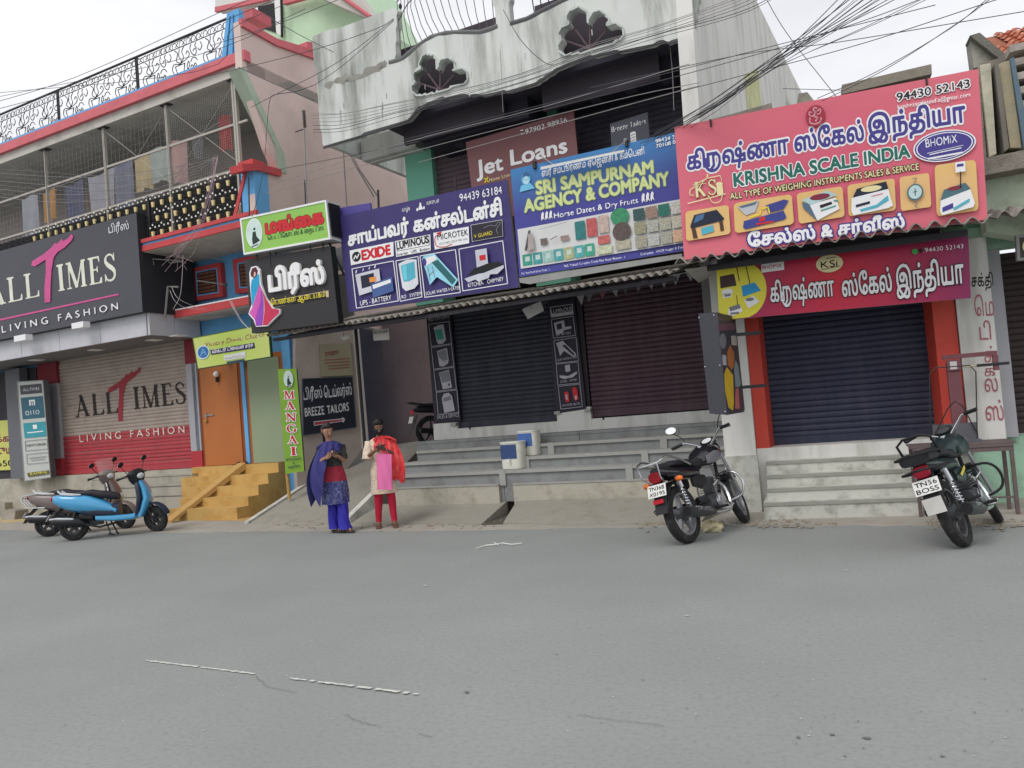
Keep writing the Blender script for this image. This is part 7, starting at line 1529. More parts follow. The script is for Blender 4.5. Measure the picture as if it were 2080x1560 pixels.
    mb = MB(); mb.hexa([(-.66, -.238, .31), (-.34, -.222, .255), (-.34, -.20, .30), (-.66, -.21, .35), (-.66, -.22, .31), (-.34, -.2, .255), (-.34, -.19, .31), (-.66, -.2, .36)]); L_(mb, 'heat_shield', CHR, t)
    for s in (-1, 1):
        mb = MB(); mb.tube([(-.05, s * .10, .27), (-.05, s * .25, .27)], .016, 7); L_(mb, 'foot_peg', BLACK, t, smooth=True); mb = MB(); mb.tube([(-.38, s * .10, .36), (-.36, s * .22, .37)], .014, 7); L_(mb, 'foot_peg', BLACK, t, smooth=True)
    mb = MB(); mb.tube([(-.05, -.15, .26), (.1, -.19, .24), (.16, -.21, .27)], .008, 6); L_(mb, 'brake_pedal', CHR, t)
    mb = MB(); mb.tube([(.0, -.13, .36), (-.12, -.19, .52), (-.1, -.24, .56)], .009, 6); L_(mb, 'kick_start', CHR, t)
    mb = MB(); mb.box(-.62, -.1, .075, .10, .30, .40); L_(mb, 'chain_guard', PLB, t)
    # crash guard, headlamp, dials, mirrors, stand
    mb = MB(); mb.tube(spl([(.34, -.02, .62), (.35, -.22, .60), (.36, -.29, .48), (.34, -.24, .34), (.26, -.02, .30), (.34, .24, .34), (.36, .29, .48), (.35, .22, .60), (.34, .02, .62)], 4), .013, 8, closed=False); L_(mb, 'crash_guard', CHR if not wire else BLACK, t, smooth=True)
    mb = MB(); mb.ball((.58, 0, .92), (.075, .10, .095), 14, 8); L_(mb, 'headlamp', tank, t, F_, smooth=True)
    mb = MB(); mb.loft([((.53, 0, .99), (0, .10, 0), (.03, 0, .03), 2.2), ((.50, 0, 1.04), (0, .085, 0), (.025, 0, .03), 2.2)], 14); L_(mb, 'dial_pod', BLACK, t, F_, smooth=True)
    mb = MB(); mb.loft([((.487, 0, 1.03), (0, .06, 0), (.02, 0, .025), 2), ((.484, 0, 1.035), (0, .06, 0), (.02, 0, .025), 2)], 14); L_(mb, 'dial', M((206, 208, 210) if not wire else (60, 62, 66), .2), t, F_)
    if not wire:
        for s in (-1, 1):
            mb = MB(); mb.tube([(.35, s * .2, 1.09), (.38, s * .24, 1.18), (.36, s * .30, 1.25)], .006, 6); L_(mb, 'mirror_stalk', BLACK, t, F_)
            mb = MB(); mb.loft([((.364, s * .31, 1.288), (.010 * s, .070, .012 * s), (.026, 0, .045), 2.1), ((.385, s * .31, 1.28), (0, .05, .01 * s), (.014, 0, .034), 2.1)], 16); L_(mb, 'mirror', BLACK, t, F_, smooth=True)
            mb = MB(); mb.loft([((.350, s * .31, 1.292), (.010 * s, .066, .012 * s), (.026, 0, .042), 2.1), ((.352, s * .31, 1.291), (.010 * s, .066, .012 * s), (.026, 0, .042), 2.1)], 16); L_(mb, 'mirror_glass', GLS, t, F_)
    mb = MB(); mb.tube([(-.1, .10, .27), (-.13, .24, .03)], .013, 7); mb.tube([(-.13, .22, .045), (-.13, .28, .01)], .02, 6); L_(mb, 'side_stand', IRON, t)
    mb = MB(); mb.tube([(-.9, .06, .44), (-.97, .1, .40), (-.9, .12, .36), (-.78, .1, .38)], .007, 6); L_(mb, 'saree_guard', BLACK, t)
    return t
def place2(a, h): h = math.radians(h); return (a.x + .62 * math.cos(h), a.y + .62 * math.sin(h), 0), h
lc, hd = place2(gz(1402, 1103), 71)
motorcycle('black motorcycle with five spoke wheels and round bright mirrors parked beside the white column', lc, hd, math.radians(-13), M((28, 28, 34), .2, .05, 4, coat=.6, spec=.5), M((112, 112, 120), .3, .04, 4, coat=.3), st=.3)
lc, hd = place2(gz(1964, 1110), 70)
m2 = motorcycle('dark green motorcycle with wire wheels and black rear carrier leaning by the bench', lc, hd, math.radians(-18), M((36, 50, 52), .3, .05, 4, coat=.3), M((52, 66, 66), .35, .06, 4), wire=True, st=.25, plates=('TN56', 'BOSS'), carrier=True, tail=(150, 24, 46))
mb = MB()
for P, c in (([(-.40, -.151, .60), (-.16, -.15, .66), (-.17, -.152, .63), (-.38, -.152, .575)], 0),): mb.add([Vector(p) for p in P], [(0, 1, 2, 3)])
L_(mb, 'side_decal', M((206, 196, 70), .5), m2)
# third bike, only its tail shows in the alley
p = PC.pt(878, 885, -.9); p.z = .98
al_ = thing('motorcycle', 'black motorcycle half hidden in the alley behind the poster column', 'motorcycle', p, (0, 0, math.radians(50)))
wheel(al_, (-.02, 0, .3), .3, .10, 5, ENG, rim_r=.225)
for nm, m, secs in (('tail_cowl', PLB, [((-.34, 0, .72), (0, .05, 0), (0, 0, .03), 2.6), ((-.2, 0, .72), (0, .10, 0), (0, 0, .06), 2.6), ((.2, 0, .70), (0, .12, 0), (0, 0, .07), 2.6), ((.6, 0, .7), (0, .1, 0), (0, 0, .07), 2.6)]), ('seat', SEATM, [((-.26, 0, .80), (0, .09, 0), (0, 0, .03), 3), ((.1, 0, .79), (0, .13, 0), (0, 0, .04), 3), ((.5, 0, .76), (0, .12, 0), (0, 0, .04), 3)]), ('tail_lamp', M((190, 26, 44), .15), [((-.36, 0, .68), (0, .08, 0), (0, 0, .05), 3), ((-.38, 0, .68), (0, .07, 0), (0, 0, .04), 3)]), ('muffler', PLB, [((.3, -.15, .26), (0, .04, 0), (0, 0, .04), 2), ((-.3, -.17, .34), (0, .055, 0), (0, 0, .055), 2)]), ('mudguard', PLB, [((-.3, 0, .6), (0, .08, 0), (.01, 0, .05), 3), ((-.42, 0, .3), (0, .08, 0), (.01, 0, .02), 3)])):
    mb = MB(); mb.loft(secs, 14); L_(mb, nm, m, al_, smooth=True)
plate(al_, (-.40, 0, .54), (0, -.10, 0), (.02, 0, .06), '', '')
mb = MB(); mb.tube([(-.1, -.14, .8), (-.4, -.12, .86), (-.42, 0, .86), (-.4, .12, .86), (-.1, .14, .8)], .012, 7); L_(mb, 'grab_rail', PLB, al_, smooth=True)

# ================================================================ STREET THINGS
# blue and white water filters set out on the steps
for k, (x0, y0, x1, y1, d, lb_) in enumerate(((1043, 850, 1088, 902, .80, 'white plastic water filter with a blue front, the one higher on the stone steps'), (1010, 901, 1060, 957, 1.08, 'white plastic water filter with faded blue front, the lower one on the stone steps'))):
    a0, z1 = PC.sz(x0 + 2, y0, d); a1, z0 = PC.sz(x1 + 1, y1, d); z0 = (.835, .665)[k]; z1 = z0 + (.42, .45)[k] * .86; c = PC.w((a0 + a1) / 2, d - .12, 0); w = (a1 - a0) / 2
    t = thing('water_filter', lb_, 'water filter', (c.x, c.y, z0)); ex, ny = PC.e, PC.n
    mb = MB(); mb.loft([(c + Vector((0, 0, z0)), ex * w * .92, ny * .13, 3.2), (c + Vector((0, 0, z0 + .02)), ex * w * .96, ny * .135, 3.2), (c + Vector((0, 0, z1)), ex * w, ny * .14, 3.2)], 24); build(mb, 'tub', M((222, 222, 210), .45, .03, 4, dirt=(190, 186, 170), damt=.4, dscale=8), t, smooth=True)
    mb = MB(); mb.loft([(c + Vector((0, 0, z1)), ex * w * 1.04, ny * .15, 3.2), (c + Vector((0, 0, z1 + .02)), ex * w * 1.04, ny * .15, 3.2)], 24); build(mb, 'lid', M((214, 216, 206), .45), t, smooth=True)
    mb = MB(); h = z1 - z0; P = [c + ex * (w * .98 * math.sin(a)) * .9 + ny * (.147 * (1 - .12 * abs(math.sin(a)))) for a in (-1.15, -.8, -.4, 0, .4, .8)]
    mb.add([p + Vector((0, 0, z0 + h * .40)) for p in P] + [p + Vector((0, 0, z1 - .02)) for p in P], [(i, i + 1, 7 + i, 6 + i) for i in range(5)]); build(mb, 'blue_front', M(((70, 104, 168), (54, 74, 118))[k], .45, .06, 5), t, smooth='all')
    mb = MB(); mb.tube([c + ny * .14 + Vector((0, 0, z0 + h * .38)), c + ny * .19 + Vector((0, 0, z0 + h * .36)), c + ny * .19 + Vector((0, 0, z0 + h * .3))], .014, 7); build(mb, 'tap', (M((60, 60, 66), .5), WH)[k], t)
# steel bench, balance frame
bn = thing('steel_bench', 'rusty brown slatted steel bench behind the green motorcycle', 'bench', PK.w(1.2, 1.35, 0))
BR = M((106, 92, 92), .6, .1, 5, dirt=(84, 70, 66), damt=.5, dscale=6); zb2 = .78
s0, s1 = PK.sz(1862, 1000, 1.35)[0], PK.sz(2068, 1000, 1.35)[0]
for a in (s0 + .02, s1 - .02):
    for d in (1.35, .98): mb = MB(); PK.box(mb, a - .018, a + .018, d - .018, d + .018, 0, zb2 - .02); build(mb, 'leg', BR, bn)
for d in (1.36, .98): mb = MB(); PK.box(mb, s0, s1, d - .02, d + .01, zb2 - .1, zb2 - .05); build(mb, 'rail', BR, bn)
mb = MB(); PK.box(mb, s0, s1, .95, 1.38, zb2 - .05, zb2 - .02); build(mb, 'frame', BR, bn)
for k in range(5): mb = MB(); PK.box(mb, s0 - .02, s1 + .02, .96 + k * .088, 1.03 + k * .088, zb2 - .02, zb2); build(mb, 'slat', BR, bn)
mb = MB(); PK.box(mb, s0, s1 - .02, 1.34, 1.36, .18, .20); build(mb, 'stretcher', BR, bn)
mb = MB(); a0, a1 = PK.sz(1898, 900, 1.0)[0], PK.sz(1990, 900, 1.0)[0]; PK.box(mb, a0, a1, .94, .97, zb2, zb2 + .2); PK.box(mb, a0, a1, .94, 1.2, zb2 + .0, zb2 + .02); o = build(mb, 'back_board', M((92, 92, 98), .6, .08, 5), bn)
wf = thing('weighing_frame', 'rust red weighing machine post with a crossbeam and wire cage before the red jamb', 'scale', PK.w(1.1, .8, .8))
FRD = M((118, 74, 80), .6, .1, 5); a0, a1 = PK.sz(1915, 730, .8)[0], PK.sz(2026, 718, .8)[0]; zt3 = PK.sz(1915, 722, .8)[1]
mb = MB(); PK.box(mb, a0 + .03, a0 + .16, .76, .82, .79, zt3 - .1); build(mb, 'post', FRD, wf)
mb = MB(); PK.box(mb, a0, a1, .76, .80, zt3 - .05, zt3); build(mb, 'crossbeam', FRD, wf)
mb = MB(); PK.box(mb, a1 - .05, a1, .76, .82, zt3 - .22, zt3 - .05); build(mb, 'crossbeam_end', FRD, wf)
mb = MB(); PK.box(mb, a0 + .03, a0 + .17, .80, .84, zt3 - .18, zt3 - .06); build(mb, 'dial_box', FRD, wf); mb = MB(); PK.box(mb, a0 + .06, a0 + .13, .84, .845, zt3 - .17, zt3 - .08); build(mb, 'dial', M((196, 192, 196), .5), wf)
mb = MB(); mb.tube([PK.w(a0 + .2, .82, zt3 - .15), PK.w(a1 - .22, .82, zt3 - .15)], .012, 6); build(mb, 'balance_rod', M((190, 176, 150), .4), wf); mb = MB(); mb.tube([PK.w(a1 - .22, .82, zt3 - .15), PK.w(a1 + .1, .82, zt3 - .15)], .016, 6); build(mb, 'rod_weight', IRON, wf)
for P in ([(1890, 895), (1888, 760), (1900, 747), (1970, 742), (1982, 755), (1985, 890)], [(1896, 890), (1925, 830), (1940, 815), (1955, 825), (1985, 880)]):
    mb = MB(); mb.tube([PK.pt(x, y, 1.0) for x, y in P], .007, 5); build(mb, 'cage_wire', IRON, wf)
# litter: twig of plastic tape and a tied plastic bag under the black motorcycle
mb = MB(); mb.tube([gz(x, y, .02) for x, y in ((968, 1114), (985, 1108), (1005, 1106), (1020, 1103), (1040, 1106), (1060, 1103))], .006, 4); mb.tube([gz(1004, 1102, .03), gz(1012, 1107, .02)], .005, 4); tag(build(mb, 'plastic_strip', M((226, 224, 218), .6)), 'crumpled white plastic strip lying on the road before the drain gully', 'litter')
mb = MB(); c = gz(1446, 1071, .05); r = random.Random(5); mb.ball(c, (.13, .09, .07), 12, 8); mb.v = [tuple(Vector(v) + Vector((r.uniform(-.02, .02), r.uniform(-.02, .02), r.uniform(-.015, .02)))) for v in mb.v]; tag(build(mb, 'plastic_bag', M((196, 186, 150), .6, .2, 12)), 'crumpled cream plastic bag under the black motorcycle', 'litter')
for k, (x, y) in enumerate(((12, 1040), (30, 1046))):
    mb = MB(); c = gz(x, y, .1); r = random.Random(k); mb.box(c.x - .25, c.x + .2, c.y - .15, c.y + .2, 0, .34 - .1 * k); mb.v = [tuple(Vector(v) + Vector((r.uniform(-.04, .04), r.uniform(-.04, .04), r.uniform(-.04, .04)))) for v in mb.v]; tag(build(mb, 'stone_block', CONC), ('larger' if k == 0 else 'smaller') + ' grey rubble block by the plinth at the left edge', 'stone')

# ================================================================ OVERHEAD CABLES AND ROD MAST
CAB = M((78, 78, 84), .6); CABG = M((150, 146, 146), .6); CABW = M((196, 190, 190), .6)
def wire(pts, mat=CAB, r=.006, name='cable', label=None, grp='overhead cables', cat='cable'):
    """pts: photo x, y and the distance Y at which the cable hangs there"""
    P = [Vector(ray(x, y)) * (Y / ray(x, y).y) + EYE for x, y, Y in pts]; P = spl(P, 5) if len(P) > 2 else [P[0].lerp(P[1], k / 6) - Vector((0, 0, .02 * math.sin(math.pi * k / 6))) for k in range(7)]
    mb = MB(); mb.tube(P, r, 4, cap=False); return tag(build(mb, name, mat, fix=False, smooth='all'), label, cat, grp)
r = random.Random(31)
LB1 = 'black overhead cable in the bundle fanning up to the right over the pink hoarding'
fan = [(1300, 292, 1800, -60), (1310, 290, 1840, -70), (1322, 288, 1770, -50), (1330, 270, 1860, -60), (1340, 282, 1900, -60), (1300, 300, 1950, -40), (1350, 276, 1790, -50), (1328, 296, 1830, -60), (1360, 262, 1880, -70), (1315, 280, 1810, -55), (1352, 290, 2000, -60), (1400, 246, 1850, -40), (1420, 240, 1990, -90), (1380, 262, 1740, -40)]
for k, (x0, y0, x1, y1) in enumerate(fan):
    mx_, my_ = 1560 + r.uniform(-6, 8), 130 + r.uniform(-5, 16)
    wire([(x0, y0, 9.6), ((x0 + mx_) / 2, (y0 + my_) / 2 + 7, 9.2), (mx_, my_, 8.6), ((mx_ + x1) / 2 + r.uniform(-8, 8), (my_ + y1) / 2 + 4, 8.0), (x1, y1, 7.4)], CAB, r.choice((.003, .004, .005)), label=LB1)
LB2 = 'thin dark overhead cable crossing the sky above the pink hoarding'
for P in ([(1200, 178, 9.3), (1500, 112, 8.8), (1700, 86, 8.4), (2100, 20, 7.8)], [(820, 290, 9.3), (1240, 190, 9.0), (1560, 104, 8.5), (1760, 40, 8), (1890, -10, 7.6)], [(820, 284, 9.3), (1240, 178, 9.0), (1560, 96, 8.5), (1900, 10, 7.8)], [(1240, 222, 9.2), (1560, 140, 8.6), (1760, 86, 8), (2040, -6, 7.4)],
          [(1660, 200, 9.2), (1780, 146, 8.6), (1930, 58, 8), (2010, -6, 7.6)], [(1670, 205, 9.2), (1800, 140, 8.6), (1940, 50, 8), (2020, -8, 7.6)], [(1552, -10, 9.5), (1600, 70, 9.6), (1700, 198, 9.8)], [(1590, 180, 10.3), (1700, 183, 10.2), (1712, 183, 10.2)], [(1510, 170, 9.3), (1640, 90, 9), (1820, -10, 8.4)]):
    wire(P, CAB, .004, label=LB2)
LB3 = 'thin black cable slanting down across the sky behind the terrace railing to the left'
wire([(-60, 222, 10.5), (150, 158, 10.2), (440, 28, 9.9), (620, -50, 9.7)], CAB, .006, label=LB3); wire([(-60, 236, 10.5), (150, 176, 10.2), (470, 36, 9.9), (660, -40, 9.7)], CAB, .006, label=LB3)
wire([(159, 163, 10.1), (159, 178, 10.1)], CABG, .004, label='short tie joining the two thin cables over the terrace railing', name='cable_tie', grp=None)
LB4 = 'dark cable stretched across the pink flank wall toward the concrete parapet'
for P in ([(430, 92, 9.8), (560, 50, 9.6), (700, -6, 9.4)], [(-20, 200, 10.3), (400, 112, 9.9), (620, 18, 9.6)], [(-40, 192, 10.8), (400, 145, 10), (470, 60, 9.7), (580, 8, 9.5)], [(400, 160, 9.9), (620, 106, 9.6), (760, 60, 9.6), (800, 38, 10)], [(510, 218, 9.8), (560, 192, 9.7), (680, 130, 9.6), (800, 40, 9.9)], [(640, 172, 9.9), (700, 130, 9.8), (800, 42, 9.9)], [(484, 136, 9.9), (640, 204, 9.8)], [(538, 30, 9.8), (678, 106, 9.8)]): wire(P, CAB, .005, label=LB4)
wire([(640, 172, 9.9), (600, 186, 9.8), (560, 192, 9.7), (548, 205, 9.7), (542, 260, 9.7), (537, 330, 9.7), (524, 400, 9.7), (512, 440, 9.8)], CAB, .006, label='thin black service cable dropping down the pink flank wall to the green box sign', grp=None)
LB5 = 'pale slack cable with ties running below the peacock openings'
for k in range(7):
    dy = k * 7 + r.uniform(-2, 2); wire([(636, 228 + dy, 9.9), (700, 226 + dy + r.uniform(-3, 3), 9.8), (800, 205 + dy * .8 + r.uniform(-3, 3), 9.7), (900, 188 + dy * .6, 9.7), (1060, 145 + dy * .5 + r.uniform(-4, 4), 9.6), (1200, 90 + dy * .7, 9.5), (1330, 50 + dy * .7 + r.uniform(-4, 4), 9.4), (1500, -10 + dy, 9.2), (1600, -60 + dy, 9)], CABG if k < 4 else CAB, .0035 + .001 * (k % 2), label=LB5, grp='slack cables below the peacock openings')
for x, y, h in ((698, 210, 10), (692, 225, 26), (777, 208, 14), (776, 218, 22), (785, 190, 10), (957, 146, 12), (953, 176, 20), (1066, 108, 12), (1058, 138, 14), (863, 172, 10), (1202, 60, 12), (1202, 100, 14), (1320, 18, 14), (1316, 66, 10)):
    wire([(x, y, 9.6), (x + 1, y + h, 9.6)], CABW if x > 900 else CABG, .007, name='cable_tie', label='small pale tie clipped on the slack cables below the peacock openings', grp='cable ties', cat='cable tie')
LB6 = 'long thin cable crossing low over the loans board and upper shutters'
for P in ([(560, 372, 9.6), (820, 290, 9.4), (1100, 218, 9.2), (1400, 130, 8.8)], [(540, 392, 9.6), (830, 310, 9.4), (1240, 206, 9.1), (1420, 168, 8.9)], [(850, 330, 9.4), (1170, 242, 9.1), (1420, 174, 8.9)], [(490, 358, 9.8), (640, 330, 9.6), (850, 288, 9.5)]): wire(P, CABG if P[0][0] > 500 else CAB, .0045, label=LB6)
wire([(1022, 20, 9.9), (1060, 84, 9.8), (1112, 130, 9.8), (1148, 124, 9.8)], CAB, .005, label='thin black cable sagging beside the right peacock opening', grp=None)
wire([(1016, 100, 9.9), (1020, 190, 9.8), (1022, 228, 9.8)], CABG, .004, label='thin grey cable hanging straight down between the two peacock openings', grp=None); wire([(1360, 85, 10.1), (1366, 150, 10.1), (1369, 225, 10.1)], CABG, .005, label='thin grey rod hanging in front of the right upper shutter', grp=None)
# loose drop wires before the balcony
LB7 = 'pale pink drop wire hanging loose before the balcony and blue wall'
for k in range(9):
    x = 418 + r.uniform(-8, 10); wire([(438 + r.uniform(-6, 6), 320 + r.uniform(-6, 6), 10.4), (430 + r.uniform(-6, 8), 370 + r.uniform(-5, 5), 10.4), (x, 420, 10.4), (400 + r.uniform(-14, 12), 470 + r.uniform(-6, 6), 10.5), (375 + r.uniform(-24, 24), 510 + r.uniform(-8, 8), 10.6), (330 + r.uniform(-4, 70), 530 + r.uniform(-8, 30), 10.8)], M((196, 168, 176), .6), .003, label=LB7, grp='drop wires before the balcony')
for k in range(8):
    y = 330 + k * 8; wire([(-20, y + 12, 11), (100, y + 22 + r.uniform(-4, 4), 10.9), (200, y + 26 + r.uniform(-5, 5), 10.8), (320, y + 12 + r.uniform(-4, 4), 10.6), (440, 322 + r.uniform(-4, 4), 10.5)], CABG if k % 2 else M((120, 116, 116), .6), .004, label='grey slack cable looping across the caged balcony', grp='slack cables before the balcony')
for P in ([(372, 518, 10.6), (370, 560, 10.7), (366, 600, 10.8), (352, 628, 11)], [(345, 590, 10.9), (356, 612, 10.9), (380, 626, 11.1), (420, 628, 11.4)], [(348, 582, 10.9), (362, 606, 10.9), (400, 625, 11.2)], [(466, 610, 11.3), (476, 630, 11.2), (492, 655, 11.2), (520, 680, 11.1)], [(470, 612, 11.3), (482, 636, 11.2), (500, 662, 11.2), (535, 690, 11.1)]): wire(P, CABW, .005, label='white loose wire looping down over the red sunshade', grp='loose wires on the sunshade')
t = thing('cable_bracket', 'pair of hooked steel cable arms sticking out from the blue wall', 'bracket', PL.pt(330, 535, .8))
for P in ([(298, 530), (305, 541), (313, 537), (310, 526), (340, 528), (372, 531)], [(372, 531), (345, 534), (337, 526), (340, 516), (360, 519), (400, 521), (455, 527)]):
    mb = MB(); mb.tube([PL.pt(x, y, 1.15 - (x - 298) / 150) for x, y in P], .012, 6); build(mb, 'arm', M((150, 148, 150), .5, metal=.3), t, smooth=True)
mb = MB(); P = [PL.pt(383, 479, 1.0), PL.pt(404, 485, 1.0)]; mb.tube(P, .014, 6); build(mb, 'insulator', WH, t)
t = thing('cable_bracket', 'thin steel arm across the small red framed window', 'bracket', PL.pt(460, 580, .5)); mb = MB(); mb.tube([PL.pt(400, 570, .7), PL.pt(456, 578, .3)], .012, 6); build(mb, 'arm', GREYM, t); mb = MB(); mb.ball(PL.pt(459, 579, .3), .035, 8, 5); build(mb, 'boss', M((60, 90, 80), .5), t)
# black rod with insulators: antenna mast by the pink wall
def wp(x, y, Y): q = ray(x, y); return EYE + q * (Y / q.y)
t = thing('cable_mast', 'slim grey mast with a stack of dark insulators before the pink flank wall', 'mast', wp(624, 430, 11.2))
mb = MB(); mb.tube([wp(617, 225, 11.2), wp(619, 300, 11.2), wp(624, 430, 11.2)], .014, 6); build(mb, 'pole', GREYM, t)
for k in range(9): p = wp(617 + k * .3, 226 + k * 4, 11.2); mb = MB(); mb.loft([(p, (.035, 0, 0), (0, .035, 0), 2), (p + Vector((0, 0, .012)), (.02, 0, 0), (0, .02, 0), 2)], 8); build(mb, 'insulator', IRON, t)
mb = MB(); mb.tube([wp(600, 268, 11.2), wp(618, 262, 11.2)], .01, 5); build(mb, 'arm', IRON, t)
t = thing('cable_mast', 'thin leaning steel poles under the left end of the concrete parapet', 'mast', wp(705, 440, 11.6))
for P in ([(697, 292), (700, 350), (706, 440)], [(700, 292), (724, 340), (760, 400)], [(704, 292), (730, 345), (768, 400)]): mb = MB(); mb.tube([wp(x, y, 11.4) for x, y in P], .012, 5); build(mb, 'pole', M((130, 124, 122), .6), t)
# ================================================================ PEOPLE
def skin_body(verts, edges, sub=2):
    """one continuous surface grown round a skeleton of (x, y, z, rx, ry)"""
    me = bpy.data.meshes.new('s'); me.from_pydata([v[:3] for v in verts], edges, [])
    o = bpy.data.objects.new('s', me); COL.objects.link(o)
    md = o.modifiers.new('k', 'SKIN'); md.use_smooth_shade = True
    for i, v in enumerate(verts): me.skin_vertices[0].data[i].radius = (v[3], v[4] if len(v) > 4 else v[3]); me.skin_vertices[0].data[i].use_root = (i == 0)
    sb = o.modifiers.new('u', 'SUBSURF'); sb.levels = sub; sb.render_levels = sub
    dg = bpy.context.evaluated_depsgraph_get(); dg.update(); m2 = bpy.data.meshes.new_from_object(o.evaluated_get(dg))
    mb = MB(); mb.add([tuple(v.co) for v in m2.vertices], [tuple(p.vertices) for p in m2.polygons])
    bpy.data.objects.remove(o); bpy.data.meshes.remove(m2); return mb
def folds(c, rx, ry, amp, n, ph, k=32):
    """ring with cloth folds"""
    return [Vector((c[0] + (rx + amp * math.sin(n * a + ph)) * math.cos(a), c[1] + (ry + amp * math.sin(n * a + ph)) * math.sin(a), c[2])) for a in [2 * math.pi * i / k for i in range(k)]]
def tubeskin(rings):
    mb = MB(); k = len(rings[0]); mb.add([v for r_ in rings for v in r_], [(i * k + j, i * k + (j + 1) % k, (i + 1) * k + (j + 1) % k, (i + 1) * k + j) for i in range(len(rings) - 1) for j in range(k)]); return mb
def hand(mb, w, d, curl, thumb, up=Vector((0, 0, 1)), s=1.0):
    """palm and five fingers appended; w wrist, d pointing direction, curl = bend direction, thumb = thumb side"""
    w, d, c, t = Vector(w), Vector(d).normalized(), Vector(curl).normalized(), Vector(thumb).normalized()
    mb.loft([(w, t * .022 * s, c * .015 * s, 2.4), (w + d * .035 * s, t * .034 * s, c * .015 * s, 2.6), (w + d * .075 * s, t * .036 * s, c * .012 * s, 2.6)], 10)
    for i, ln in enumerate((.065, .072, .068, .055)):
        b = w + d * .072 * s + t * (.026 - .0175 * i) * s; p1 = b + d * ln * .4 * s + c * .006 * s; p2 = p1 + d * ln * .22 * s + c * ln * .32 * s; p3 = p2 - d * ln * .05 * s + c * ln * .28 * s
        mb.tube([b - d * .01, p1, p2, p3], [.009 * s, .0085 * s, .008 * s, .006 * s], 6)
    b = w + d * .025 * s + t * .026 * s; mb.tube([b, b + t * .02 * s + d * .022 * s, b + t * .018 * s + d * .048 * s + c * .012 * s], [.011 * s, .0095 * s, .007 * s], 6)
def head(par, c, fwd, sk, hairm, mask=False, sc=1.0):
    """face details and hair on the skull of the body mesh; c = head centre, fwd = looking direction"""
    c = Vector(c); f = Vector(fwd).normalized(); s = Vector((0, 0, 1)).cross(f).normalized() * -1; u = s.cross(f) * 1; u = f.cross(s) if u.z < 0 else u
    s = f.cross(u).normalized(); P = lambda a, b, d: c + s * a * sc + u * b * sc + f * d * sc
    mb = MB(); mb.loft([(P(0, .005, .083), s * .009, u * .004, 2), (P(0, -.012, .098), s * .012, u * .006, 2), (P(0, -.026, .104), s * .016, u * .008, 2), (P(0, -.034, .088), s * .012, u * .003, 2)], 8); build(mb, 'nose', sk, par, smooth=True, local=True)
    for q in (-1, 1):
        mb = MB(); mb.loft([(P(q * .030, .010, .080), s * .015, u * .0065, 2), (P(q * .030, .010, .087), s * .010, u * .004, 2)], 8); e = build(mb, 'eye', M((120, 104, 96), .3), par, smooth=True, local=True)
        mb = MB(); mb.ball(P(q * .030, .009, .086), .0055 * sc, 8, 5); build(mb, 'iris', M((30, 20, 18), .3), par, local=True)
        mb = MB(); mb.loft([(P(q * .014, .026, .085), s * .002, u * .002, 2), (P(q * .030, .031, .084), s * .002, u * .004, 2), (P(q * .046, .026, .074), s * .002, u * .002, 2)], 6); build(mb, 'eyebrow', hairm, par, local=True)
        mb = MB(); mb.loft([(P(q * .072, -.03, .0), f * .01, u * .006, 2), (P(q * .080, -.01, -.004), f * .016, u * .02, 2), (P(q * .079, .012, -.006), f * .012, u * .014, 2)], 8); build(mb, 'ear', sk, par, smooth=True, local=True)
    if mask:
        mb = MB(); mb.loft([(P(0, -.105, .045), s * .03, f * .03, 2.2), (P(0, -.08, .05), s * .055, f * .052, 2.2), (P(0, -.045, .045), s * .068, f * .060, 2.2), (P(0, -.018, .035), s * .070, f * .062, 2.2)], 14); build(mb, 'face_mask', M((34, 34, 38), .8, .05, 8), par, smooth=True, local=True)
    else:
        mb = MB(); mb.loft([(P(-.022, -.056, .078), u * .003, f * .003, 2), (P(0, -.058, .088), u * .008, f * .005, 2), (P(.022, -.056, .078), u * .003, f * .003, 2)], 8); build(mb, 'mouth', M((120, 60, 58), .5), par, smooth=True, local=True)
    mb = MB(); n = 14
    hs = []
    for i in range(8):
        t = i / 7; z = .118 - .21 * t; rr2 = math.sqrt(max(.0, 1 - ((.118 - .02 - z) / .125 - .8) ** 2)) if False else None
        w = (.02, .054, .072, .081, .083, .079, .070, .05)[i]; fr = (.01, .045, .05, .03, .0, -.02, -.035, -.04)[i]; bk = (-.03, -.07, -.095, -.108, -.108, -.10, -.085, -.06)[i]
        hs.append((P(0, z, (fr + bk) / 2), s * w, f * (fr - bk) / 2, 2.3))
    mb.loft(hs, 18); build(mb, 'hair', hairm, par, smooth=True, local=True)
    mb = MB(); mb.tube([P(0, -.03, -.10), P(0, -.07, -.125), P(0, -.14, -.12), P(0, -.26, -.10), P(0, -.36, -.09)], [.03, .03, .024, .018, .008], 8); build(mb, 'hair_plait', hairm, par, smooth=True, local=True)
def person(label, loc, rotz, J, skin_m, feet):
    t = thing('person', label, 'person', loc, (0, 0, rotz)); return t
HAIR = M((30, 26, 28), .45, .15, 30)
